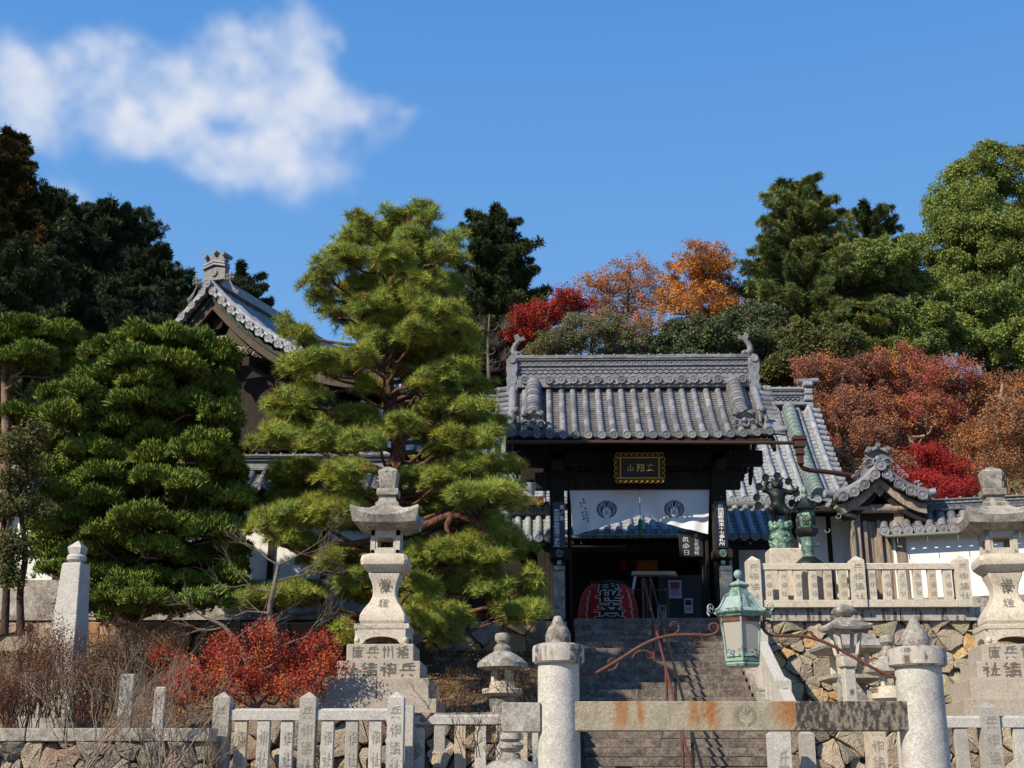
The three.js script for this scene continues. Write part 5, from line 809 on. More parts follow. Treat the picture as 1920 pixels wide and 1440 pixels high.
{ // leaflets and stand inside the gateway
  const put = (px, py, w, h, d, label, col, ink) => { const s = mpp(px, py, d), g = thing('notice_sheet', label, 'notice', [X(px, d, py), Y(py, d, px), -d]); M('sheet', rbox(w * s, h * s, .012, 0, 0, 0, .003), mat({ color: col }), g); M('print', [[0, h * .22, w * .72, h * .36], [0, -h * .15, w * .7, h * .05], [0, -h * .28, w * .6, h * .05]].map(([x, y, a, b]) => box(a * s, b * s, .003, x * s, y * s, .009)), mat({ color: ink }), g); };
  put(1266, 1105, 24, 34, 33.0, 'poster with a pink round picture on the screen inside the gate', 0xb8bac8, 0x8c4a58); put(1291, 1136, 16, 28, 33.0, 'narrow white notice beside the poster inside the gate', 0xc4c6cc, 0x33363c); put(1241, 1147, 18, 24, 32.6, 'pale leaflet on the dark counter inside the gate', 0xa8aab0, 0x55585e);
  const d = 29.0, g = thing('glass_canopy', 'smoky curved canopy on a post at the head of the handrail', 'canopy', [X(1222, d, 1100), FLOOR, -d]), s = mpp(1222, 1100, d), yy = (p) => Y(p, d, 1222) - FLOOR;
  const rings = []; for (let i = 0; i <= 8; i++) { const t = i / 8, z = .5 - t * 1.1, y = yy(1086) + .1 * Math.sin(t * 3) + t * .12; rings.push([[-41 * s + t * .16, y, z], [44 * s - t * .02, y, z], [44 * s - t * .02, y + .03, z], [-41 * s + t * .16, y + .03, z]]); } M('canopy_sheet', loft(rings, .5), new THREE.MeshPhysicalMaterial({ color: 0x101113, roughness: .35 }), g);
  M('side_sheet', ext([[-41 * s, yy(1112)], [-36 * s, yy(1112)], [-31 * s, yy(1087)], [-36 * s, yy(1087)]], .02, 0, 0, 0, .5), new THREE.MeshPhysicalMaterial({ color: 0x8f9296, roughness: .12 }), g); for (const [x, y] of [[-41, 1112], [-36, 1086.6]]) M('edge_bar', bar([x * s, yy(y), .52], [44 * s, yy(y), .52], .012), m.copper, g); for (const x of [-.12, .34]) M('canopy_post', bar([x, 0, 0], [x, yy(1085), 0], .03, 8), m.ironblack, g);
}
// ------------------------------------------------------------------ gabled roofs that face the camera
function gable(parent, hw, yr, ye, zf, zb, o = {}) {
  const { k = .6, rows = 16, n = 12, r = .08, vd = 6, mats = tm, pm = m.tile3, lift = 0, dr = r * 1.3 } = o, out = {};
  for (const e of [-1, 1]) {
    const s = slope(parent, V(0, yr, zf), V(0, yr, zb), V(e * hw, ye, zf), V(e * hw, ye, zb), { n, rows, r, k, seg: 2, each: false, mats, pm });
    out[e] = s;
    const disc = discShape(dr);
    for (let i = 0; i < vd; i++) { const v = (i + .55) / vd, p = s.S(0, v); M('verge_disc', mv(disc, p.x, p.y - .02, zf + .1), mats(), parent); const q = s.S(0, Math.min(1, (i + 1.05) / vd)), a = p.clone().lerp(q, .35), b = p.clone().lerp(q, .95); M('verge_pan', beam([a.x, a.y - .05, zf + .06], [b.x, b.y - .05, zf + .06], .16, .1), mats(), parent); M('verge_roll_stub', bar([p.x, p.y - .02, zf + .08], [p.x, p.y + .02, zf - .3], dr * .92, 10), mats(), parent); }
    const pts = []; for (let i = 0; i <= 10; i++) { const p = s.S(0, i / 10); pts.push(V(p.x, p.y + .1, zf - .04)); } M('verge_roll', tube(pts, r * 1.1, r * 1.1, 10, 20), mats(), parent);
    for (const [dy0, dy1, z, mt] of o.boards || [[-.12, -.34, zf - .06, m.wood], [-.3, -.48, zf - .16, m.wood]]) { const rings = []; for (let i = 0; i <= 10; i++) { const p = s.S(0, i / 10); rings.push([[p.x, p.y + dy0, z], [p.x, p.y + dy1, z], [p.x, p.y + dy1, z - .09], [p.x, p.y + dy0, z - .09]]); } M('barge_board', loft(e > 0 ? rings : rings.map((q) => q.reverse()), .4), mt, parent); }
  }
  return out;
}
seed(51);
{ // small gate in the wall
  const d = 28.0, px = 1641, s = mpp(px, 900, d), g = thing('wall_gate', 'small gabled wall gate with carved ridge tile and grey plank door', 'gate', [X(px, d, 900), FLOOR, -d], -.06), yy = (p) => Y(p, d, px) - FLOOR;
  const yr = yy(888), ye = yy(941), hw = 80 * s;
  gable(g, hw, yr, ye, .55, -1.0, { k: .8, n: 5, rows: 7, r: .085, vd: 4, dr: .115, boards: [[-.14, -.36, .46, m.woodgrey], [-.34, -.52, .34, m.wood]] });
  M('peak_disc', mv(discShape(.125), 0, yr + .02, .7), m.tile2, g);
  const o = demonTile(g, .37); o.position.set(-.02, yr + .22, .5);
  for (const e of [-1, 1]) { for (let i = 0; i < 4; i++) M('cloud_scroll', spiral(.07, 1.3, .022, 0, e).translate(e * (.26 + i * .09), yr + .1 - i * .1, .52), m.tile2, g); M('corner_ornament', [ball(.11, e * hw * .86, ye + .13, .4), tube([[e * hw * .86, ye + .2, .4], [e * (hw * .86 + .03), ye + .32, .4], [e * (hw * .86 - .05), ye + .38, .4]], .045, .02), ...[0, 1, 2, 3, 4].map((q) => ball(.03, e * hw * .86 + Math.cos(q * 1.25) * .07, ye + .28 + Math.sin(q * 1.25) * .07, .45, 7))], m.tile2, g); M('corner_roll', bar([e * hw * .9, ye + .08, .3], [e * (hw + .25), ye + .12, .42], .09, 12), m.tile2, g); }
  M('ridge_course', [0, 1, 2].map((i) => rbox(.3 - i * .06, .07, 1.5, 0, yr + .1 + i * .075, -.22)), m.tile, g);
  M('cross_beam', bar([-.9, yy(958), .25], [.85, yy(958), .25], .1, 12), m.woodgrey, g); M('carved_pendant', [ext([[-.2, .12], [.2, .12], [.1, -.06], [0, -.16], [-.1, -.06]], .06, .01, 0, yr - .42, .3), spiral(.1, 1.2, .03, 0, 1).translate(.18, yr - .4, .34), spiral(.1, 1.2, .03, 0, -1).translate(-.18, yr - .4, .34)], m.woodgrey, g); M('gable_board', ext([[-hw * .8, ye - .3], [hw * .8, ye - .3], [hw * .3, yr - .52], [0, yr - .3], [-hw * .3, yr - .52]], .05, 0, 0, 0, -.1), m.wood, g);
  for (const [a, b, w] of [[-46, 10, .22], [34, 12, .22]]) M('post', rbox(w, yy(945), w, a * s, yy(945) / 2, .1, .03), m.woodgrey, g); M('head_lintel', rbox(1.15, .22, .18, -5 * s, yy(968), .08), m.wood, g);
  for (let i = 0; i < 5; i++) M('door_plank', rbox(15 * s - .01, yy(975), .05, (-36 + i * 15) * s, yy(975) / 2, rr(-.03, .0), .008), m.woodgrey, g); for (const p of [-28, -2, 22]) M('door_batten', rbox(.09, yy(970), .07, p * s, yy(970) / 2, .08, .01), m.woodgrey, g);
  // copper gutter with hooks and side wall
  M('copper_gutter', tube([[-hw - .05, ye - .2, .5], [-hw + .12, ye - .32, .4], [-hw + .4, ye - .4, .3], [-.62, ye - .5, .26]], .06, .05, 8, 16), m.gutter, g); M('rain_pipe', tube([[-.62, ye - .5, .26], [-.6, ye - .66, .25], [-.6, .6, .25], [-.6, 0, .25]], .04, .04, 8, 12), m.gutter, g); for (let i = 0; i < 4; i++) M('gutter_hook', uvm(new THREE.TorusGeometry(.055, .012, 5, 10, Math.PI * 1.2).rotateZ(Math.PI).translate(-hw - .02 - i * .26, ye - .42 - i * .3, .6)), m.tile2, g);
}
{ // plaster wall between hall and small gate
  const d = 28.9, a = X(1488, d, 1000), b = X(1618, d, 1000), g = thing('plaster_wall', 'white plaster wall bay with dark posts between statue and small gate', 'wall', [a, FLOOR, -d], 0), w = b - a, h = Y(955, d, 1560) - FLOOR;
  M('panel', box(w, h, .12, w / 2, h / 2, 0), m.plaster, g); for (const t of [0, .5, 1]) M('post', rbox(.1, h, .06, t * w, h / 2, .075), m.wood, g); M('head_rail', rbox(w, .16, .16, w / 2, h - .1, .1), m.wood, g);
  M('eave_soffit', loft([0, 1].map((t) => [[t * w - .5, h - .1, .05], [t * w - .5, h + .06, .05], [t * w - .5, h - .16, 1.0], [t * w - .5, h - .24, 1.0]].reverse()), .3), m.wood, g);
}
{ // white wall with tiled coping
  const d0 = 27.75, d1 = 27.0, A = P(1672, 1100, d0), B = P(1960, 1100, d1), L = Math.hypot(B.x - A.x, B.z - A.z), g = thing('white_wall', 'white plaster wall with grey tiled coping beside the small gate', 'wall', [A.x, FLOOR, A.z], Math.atan2(B.z - A.z, B.x - A.x) * -1);
  const yr = Y(958, d0, 1740) - FLOOR, ye = Y(1000, d0, 1700) - FLOOR;
  M('panel', box(L, ye + .1, .22, L / 2 + .1, (ye + .1) / 2, -.25), m.plaster, g); M('stone_base', rbox(L, .42, .34, L / 2 + .1, .18, -.22), m.old, g);
  const f = slope(g, V(-.05, yr, -.45), V(L, yr, -.45), V(-.05, ye, .1), V(L, ye, .1), { n: 13, rows: 6, r: .09, k: .15, seg: 1, each: true }); slope(g, V(L, yr, -.45), V(-.05, yr, -.45), V(L, ye, -1.02), V(-.05, ye, -1.02), { n: 8, rows: 4, r: .09, k: .15, seg: 1, each: false, discs: false });
  ridge(g, .3, L, yr + .02, -.45, Y(936, d0, 1780) - FLOOR - yr, .26); M('copper_gutter', bar([-.05, ye - .1, .2], [L, ye - .07, .2], .04, 8), m.gutter, g); for (let i = 0; i < 6; i++) M('gutter_hook', bar([.2 + i * .62, ye - .12, .2], [.2 + i * .62, ye - .26, .2], .008), m.tile2, g); M('eave_board', box(L, .06, .5, L / 2, ye - .03, -.1), m.wood, g);
}
{ // long white wall with tiled coping below the hall
  const d = 29.0, a = X(-40, d, 1000), b = X(760, d, 1000), L = b - a, g = thing('white_wall', 'long white plaster wall with dark tiled coping behind juniper and pine', 'wall', [a, FLOOR, -d]), yr = Y(886, d + .5, 500) - FLOOR, ye = Y(915, d - .4, 500) - FLOOR;
  M('panel', box(L, ye, .24, L / 2, ye / 2, -.3), m.plaster, g); M('stone_base', box(L, 1.05, .5, L / 2, .5, -.28), m.old, g); M('eave_board', rbox(L, .14, .5, L / 2, ye - .12, 0), m.wood, g);
  for (let i = 0; i < 24; i++) M('rafter_end', rbox(.09, .1, .5, .2 + i * L / 24, ye - .26, .12), m.wood, g); slope(g, V(0, yr, -.5), V(L, yr, -.5), V(0, ye, .4), V(L, ye, .4), { n: 32, rows: 8, r: .09, k: .15, seg: 1, each: false }); slope(g, V(L, yr, -.5), V(0, yr, -.5), V(L, ye, -1.3), V(0, ye, -1.3), { n: 8, rows: 3, r: .09, k: .15, seg: 1, each: false, discs: false }); ridge(g, 0, L, yr + .02, -.5, .4, .28, { detail: false });
  for (let i = 0; i < 8; i++) M('wall_post', rbox(.14, ye - .1, .06, .6 + i * L / 8, ye / 2, -.145), m.wood, g);
}
seed(57);
{ // main hall
  const d = 34, px = 406, s = mpp(px, 600, d), g = thing('main_hall', 'tall temple hall with concave tiled gable rising above the juniper', 'building', [X(px, d, 600), FLOOR, -d], -.36), yy = (p) => Y(p, d, px) - FLOOR;
  const yr = yy(546), ye = yy(726), hw = 318 * s;
  m.boardgreen = tmat(T.patina, .003, { color: 0x5e6a5e }); m.boardpale = tmat(T.woodgrey, .004, { color: 0x857c74 });
  gable(g, hw, yr, ye, .4, -9, { k: .82, n: 26, rows: 26, r: .1, vd: 15, dr: .125, mats: () => (rnd() < .6 ? m.tile : m.tileold), boards: [[-.22, -.36, .3, m.boardgreen], [-.35, -.62, .24, m.boardpale], [-.8, -1.2, -.7, m.wood]] });
  M('peak_disc', mv(discShape(.13), 0, yr + .02, .55), m.tile, g);
  for (let i = 0; i < 3; i++) M('ridge_course', rbox(.5 - i * .08, .1, 9.2, 0, yr + .1 + i * .105, -4.4, .02), m.tileold, g);
  { const o = new THREE.Group(); o.name = 'ridge_end_tile'; g.add(o); o.position.set(.1, yr + .1, .3); o.scale.setScalar(.64);
    M('plate', rbox(74 * s, .62, .3, 0, .42, 0, .02), m.tile3, o); M('crest_disc', mv(discShape(.17), 0, .46, .17), m.tile, o); for (const [w, y] of [[78, .78], [74, .92]]) M('hood', ext([[-w / 2 * s, y - .1], [0, y + .06], [w / 2 * s, y - .1], [w / 2 * s, y - .02], [0, y + .14], [-w / 2 * s, y - .02]], .4, .01, 0, 0, -.15), m.tile2, o);
    for (const [e, y] of [[-1, 1.28], [0, 1.42], [1, 1.28]]) { M('cap_roll', bar([e * 31 * s, y, -.35], [e * 31 * s, y, .26], .1, 10), m.tile, o); M('cap_disc', mv(discShape(.11), e * 31 * s, y, .28), m.tile, o); if (e) M('cap_web', ext([[e * 36 * s, 1.0], [e * 27 * s, 1.28], [0, 1.36], [0, 1.05]], .3, 0, 0, 0, -.15), m.tile3, o); }
    for (const e of [-1, 1]) { for (let i = 0; i < 6; i++) M('cloud_curl', spiral(.09 + .02 * (i % 3), 1.3, .03, 0, e).translate(e * (.66 + (i % 3) * .14), .2 - Math.floor(i / 3) * .16, .2), m.tile3, o); M('fin_scroll', [0, 1, 2].map((q) => tube([[e * (.75 + q * .05), .1 - q * .07, .16], [e * (.95 + q * .03), -.2 - q * .06, .16], [e * (1.05 + q * .07), -.5, .16], [e * (1.3 + q * .03), -.72 + q * .06, .16]], .035, .025)), m.tile3, o); } }
  // gable panel with carving
  const pan = []; for (let i = -8; i <= 8; i++) { const v = Math.abs(i) / 8 * .62, f = v + .82 * v * (1 - v); pan.push([Math.sign(i) * v * hw, mix(yr, ye, f) - .5]); } pan.sort((a, b) => a[0] - b[0]);
  M('gable_panel', ext([...pan, [pan[pan.length - 1][0], ye - 1.4], [pan[0][0], ye - 1.4]], .08, 0, 0, 0, -1.3), m.wood, g);
  M('gable_board', ext([[.5, yy(606)], [2.15, yy(681)], [2.1, yy(697)], [1.4, yy(678)], [.3, yy(632)]], .06, .01, 0, 0, -.12), tmat(T.woodgrey, .004, { color: 0x76745a }), g, 'olive painted carved gable board'); M('gable_board', ext([[-.5, yy(606)], [-2.15, yy(681)], [-2.1, yy(697)], [-1.4, yy(678)], [-.3, yy(632)]], .06, .01, 0, 0, -.12), m.wood, g);
  M('crest_disc', uvm(new THREE.CylinderGeometry(.16, .16, .06, 24).rotateX(Math.PI / 2).translate(0, yy(606), -.1)), m.wood, g);
  for (let i = 0; i < 9; i++) { M('carved_scroll', spiral(.11 + .03 * (i % 2), 1.3, .03, 0, i % 2 ? 1 : -1).translate(.1 + i * .21, yy(650 + i * 4.2) + (i % 3) * .04, -.04), m.woodgrey, g); } M('carved_pendant', ext([[-.3, .2], [.3, .2], [.38, -.05], [.15, -.2], [0, -.45], [-.15, -.2], [-.38, -.05]], .1, .02, .05, yy(645), -.1), m.woodgrey, g);
  M('purlin', [-1, 1].flatMap((e) => [rbox(.22, .26, 1.2, e * 1.2, yy(690), -.4), rbox(.22, .26, 1.2, e * 3.0, yy(722), -.4)]), m.wood, g);
  // body below
  M('wall', box(8.2, ye + .6, .2, 0, (ye + .6) / 2, -3.2), m.wood, g); for (const x of [-3.9, -2, .2, 1.1, 2.6, 4.0]) M('post', rbox(.26, ye - .3, .26, x, (ye - .3) / 2, -2.6, .03), m.wood, g);
  for (const [p, h] of [[786, .16], [832, .2], [851, .14]]) M('tie_beam', rbox(8.4, h, .3, 0, yy(p), -2.2, .02), m.wood, g); for (const x of [.5, 1.1, 1.7, 2.6, 3.4]) { M('bracket', [rbox(.6, .12, .3, x, yy(796), -1.9, .03), rbox(.26, .16, .3, x, yy(808), -1.9, .03), rbox(.4, .1, .34, x, yy(816), -1.9, .03)], m.woodgrey, g); M('carved_nosing', spiral(.12, 1.2, .04, 0, 1).translate(x, yy(858), -1.9), m.woodgrey, g); }
  for (let i = 0; i < 30; i++) { const e = i % 2 ? 1 : -1, t = (Math.floor(i / 2) + 1) / 16, f = (v) => mix(yr, ye, v + .82 * v * (1 - v)) - .3; M('eave_purlin', rbox(.1, .1, 1.8, e * t * hw, f(t), -.7), m.wood, g); }
  M('side_wall', box(.2, ye - .4, 7, 4.0, (ye - .4) / 2, -5), m.plaster, g);
  // lower pent roof
  const y1 = yy(872), y0 = yy(912); slope(g, V(-4.6, y1, -.9), V(5.2, y1, -.9), V(-4.6, y0, .6), V(5.2, y0, .6), { n: 30, rows: 9, r: .09, k: .1, seg: 1, each: false }); M('pent_ridge', bar([-4.6, y1 + .05, -.95], [5.2, y1 + .05, -.95], .1, 10), m.tile, g);
}
// ------------------------------------------------------------------ vegetation
/* leaf-sized faces gathered into one small spray that is scattered through a crown */
function spray(n, blade) {
  const pos = [], nor = []; const a = V(), b = V();
  for (let i = 0; i < n; i++) for (const t of blade(i / n)) { for (const v of t) pos.push(v.x, v.y, v.z); a.copy(t[1]).sub(t[0]); b.copy(t[2]).sub(t[0]); a.cross(b).normalize(); for (let q = 0; q < 3; q++) nor.push(a.x, a.y, a.z); }
  const g = new THREE.BufferGeometry(); g.setAttribute('position', new THREE.BufferAttribute(new Float32Array(pos), 3)); g.setAttribute('normal', new THREE.BufferAttribute(new Float32Array(nor), 3)); g.setAttribute('uv', new THREE.BufferAttribute(new Float32Array(pos.length / 3 * 2), 2)); return g;
}
const rdir = (lo = 0) => { const y = rr(lo, 1), a = rr(0, 6.2832), r = Math.sqrt(1 - y * y); return V(Math.cos(a) * r, y, Math.sin(a) * r); };
const perp = (d) => { const p = rdir(-1).cross(d); return p.normalize(); };
seed(70);
const needles = (n, L, w, lo) => spray(n, () => { const d = rdir(lo), s = perp(d).multiplyScalar(w), o = d.clone().multiplyScalar(.1 * L); const e = d.clone().multiplyScalar(L * rr(.75, 1.1)); return [[o.clone().add(s), o.clone().sub(s), e]]; });
const scales = (n, L, w) => spray(n, () => { const d = rdir(.15).add(V(0, .7, 0)).normalize(), o = rdir(-.2).multiplyScalar(L * .55); o.y = Math.abs(o.y) * .8; const s = perp(d).multiplyScalar(w), e = o.clone().addScaledVector(d, L * rr(.4, .8)), mdl = o.clone().addScaledVector(d, L * .25); return [[o, mdl.clone().add(s), e], [o, e, mdl.clone().sub(s)]]; });
const leaves = (n, R, w, l) => spray(n, () => { const o = rdir(-1).multiplyScalar(R * Math.cbrt(rnd())), d = rdir(-.4).add(V(0, -.25, 0)).normalize(), s = perp(d).multiplyScalar(w), k = rr(.7, 1.2), mdl = o.clone().addScaledVector(d, l * .5 * k), e = o.clone().addScaledVector(d, l * k); return [[o, mdl.clone().addScaledVector(s, k), e], [o, e, mdl.clone().addScaledVector(s, -k)]]; });
const fans = (n, L, w) => spray(n, (t) => { const d = rdir(-.35).add(V(0, .15, 0)).normalize(), s = perp(d).multiplyScalar(w), o = d.clone().multiplyScalar(L * .05), e = d.clone().multiplyScalar(L * rr(.7, 1.1)); e.y -= L * .12; const mdl = d.clone().multiplyScalar(L * .55); return [[o, mdl.clone().add(s), e], [o, e, mdl.clone().sub(s)]]; });
const SP = {
  pine: [0, 1, 2].map(() => needles(34, .175, .0048, -.1)), juniper: [0, 1, 2].map(() => scales(34, .17, .013)), cypress: [0, 1, 2].map(() => fans(26, .36, .018)), fir: [0, 1].map(() => fans(26, .36, .014)),
  maple: [0, 1, 2].map(() => leaves(12, .24, .03, .07)), broad: [0, 1, 2].map(() => leaves(20, .42, .062, .17)), big: [0, 1, 2].map(() => leaves(14, .42, .05, .12)), small: [0, 1].map(() => leaves(12, .16, .026, .06)), brown: [0, 1].map(() => leaves(7, .22, .012, .05)),
};
const leafM = new Map();
const leafMat = (tr = .3, rough = .8) => { const k = tr + '/' + rough; if (!leafM.has(k)) leafM.set(k, new THREE.MeshPhysicalMaterial({ color: 0xffffff, roughness: rough, specularIntensity: .3, ...(tr > .2 ? { transmission: tr, thickness: 0 } : {}), side: THREE.DoubleSide })); return leafM.get(k); };
const Q = new THREE.Quaternion(), Q2 = new THREE.Quaternion(), MM = new THREE.Matrix4(), UP = V(0, 1, 0), CC = new THREE.Color();
function scatter(parent, name, kinds, list, mt, label) {           // list: [position, direction, size, [r, g, b]]
  const by = kinds.map(() => []); list.forEach((p) => by[Math.floor(rnd() * kinds.length)].push(p));
  by.forEach((l, i) => {
    if (!l.length) return; const im = new THREE.InstancedMesh(kinds[i], mt, l.length); im.name = name; im.castShadow = im.receiveShadow = true; im.userData.kind = 'stuff'; if (label) im.userData.label = label;
    l.forEach(([p, d, s, c], j) => { Q.setFromUnitVectors(UP, d).multiply(Q2.setFromAxisAngle(UP, rr(0, 6.283))); im.setMatrixAt(j, MM.compose(p, Q, V(s, s, s))); im.setColorAt(j, CC.setRGB(...c)); });
    parent.add(im);
  });
}
const tint = (c, k = .22, hue = .1) => { const b = Math.exp(rr(-k, k)), h = rr(-hue, hue); return [Math.min(.95, c[0] * b * (1 + h)), Math.min(.95, c[1] * b), Math.min(.95, c[2] * b * (1 - h))]; };
/* ellipses read from the photograph -> ellipsoids in space */
const blobs3 = (list, d, spread = 1, o = {}) => list.map(([px, py, rx, ry, off]) => { const dd = d + (off ?? rr(-1, 1) * spread), s = mpp(px, py, dd); return { c: P(px, py, dd), rx: rx * s, ry: ry * s, rz: (o.deep ?? .85) * rx * s }; });
function crown(blobs, count, o) {
  const { col, size = 1, sub = 9, subr = .42, shell = .6, up = .5, low = -.75, k = .2, hue = .1, alt } = o, out = [], area = blobs.reduce((s, b) => s + b.rx * b.ry, 0);
  for (const b of blobs) {
    const n = Math.max(6, Math.round(count * b.rx * b.ry / area)), bt = tint(col, .12, .05), subs = [];
    for (let i = 0; i < sub; i++) { const d = rdir(low); const q = Math.cbrt(rr(shell ** 3, 1.25)) * (1 - subr * .5) * (rnd() < .12 ? 1.18 : 1); subs.push([V(b.c.x + d.x * b.rx * q, b.c.y + d.y * b.ry * q, b.c.z + d.z * b.rz * q), rr(.7, 1.25) * subr, tint(alt && rnd() < .3 ? alt : bt, .1, .06)]); }
    for (let i = 0; i < n; i++) {
      const [c, r, tc] = subs[i % sub], d = rdir(-.6), q = r * Math.cbrt(rr(.25, 1));
      const p = V(c.x + d.x * b.rx * q, c.y + d.y * b.ry * q, c.z + d.z * b.rz * q), nd = d.clone().add(V(0, up, 0)).normalize();
      out.push([p, nd, size * rr(.75, 1.3), tint(tc, k, hue)]);
    }
  }
  return out;
}
const path = (list, d) => list.map(([px, py, off = 0]) => P(px, py, d + off));
function nearest(line, y) { let best = line[0], e = 1e9; for (let i = 0; i < 40; i++) { const p = line.getPoint ? line.getPoint(i / 39) : line[0]; const q = Math.abs(p.y - y); if (q < e) { e = q; best = p; } } return best; }
function wiggle(a, b, amt, n = 4) { const o = [a.clone()]; const L = a.distanceTo(b); for (let i = 1; i < n; i++) o.push(a.clone().lerp(b, i / n).add(V(rr(-1, 1), rr(-.6, 1), rr(-1, 1)).multiplyScalar(L * amt))); o.push(b.clone()); return o; }
/* trunk, limbs to each clump, twigs inside the clump */
function wood(parent, trunk, r0, r1, blobs, mt, o = {}) {
  const line = new THREE.CatmullRomCurve3(trunk), limbs = [], tw = []; M('trunk', tube(trunk, r0, r1, 9, 24), mt, parent);
  for (const b of blobs) {
    const drop = o.drop ?? .4, a = nearest(line, b.c.y - drop * b.c.clone().setY(0).distanceTo(nearest(line, b.c.y).clone().setY(0))), e = b.c.clone().add(V(0, -b.ry * (o.sink ?? .3), 0)), L = a.distanceTo(e), rr0 = Math.min(r0 * .5, (o.lr ?? .03) + L * .012);
    const w = wiggle(a, e, o.wig ?? .12); limbs.push(tube(w, rr0, rr0 * .35, 6, 10));
    for (let i = 0; i < (o.twigs ?? 5); i++) { const d = rdir(-.1), t = V(b.c.x + d.x * b.rx * .8, b.c.y + d.y * b.ry * .7, b.c.z + d.z * b.rz * .8), s = w[w.length - 2].clone().lerp(e, rr(0, 1)); tw.push(tube(wiggle(s, t, .14, 3), rr0 * .38, rr0 * .12, 4, 5)); }
  }
  if (limbs.length) M('limbs', limbs, mt, parent); if (tw.length) M('twigs', tw, o.tm || mt, parent).userData.kind = 'stuff';
}
const zoom = (ox, oy, k, list) => list.map(([x, y, rx, ry, o]) => [ox + x / k, oy + y / k, rx / k, ry / k, o]);

m.barkpale = tmat(T.sand, .004, { color: 0xb4a99e });
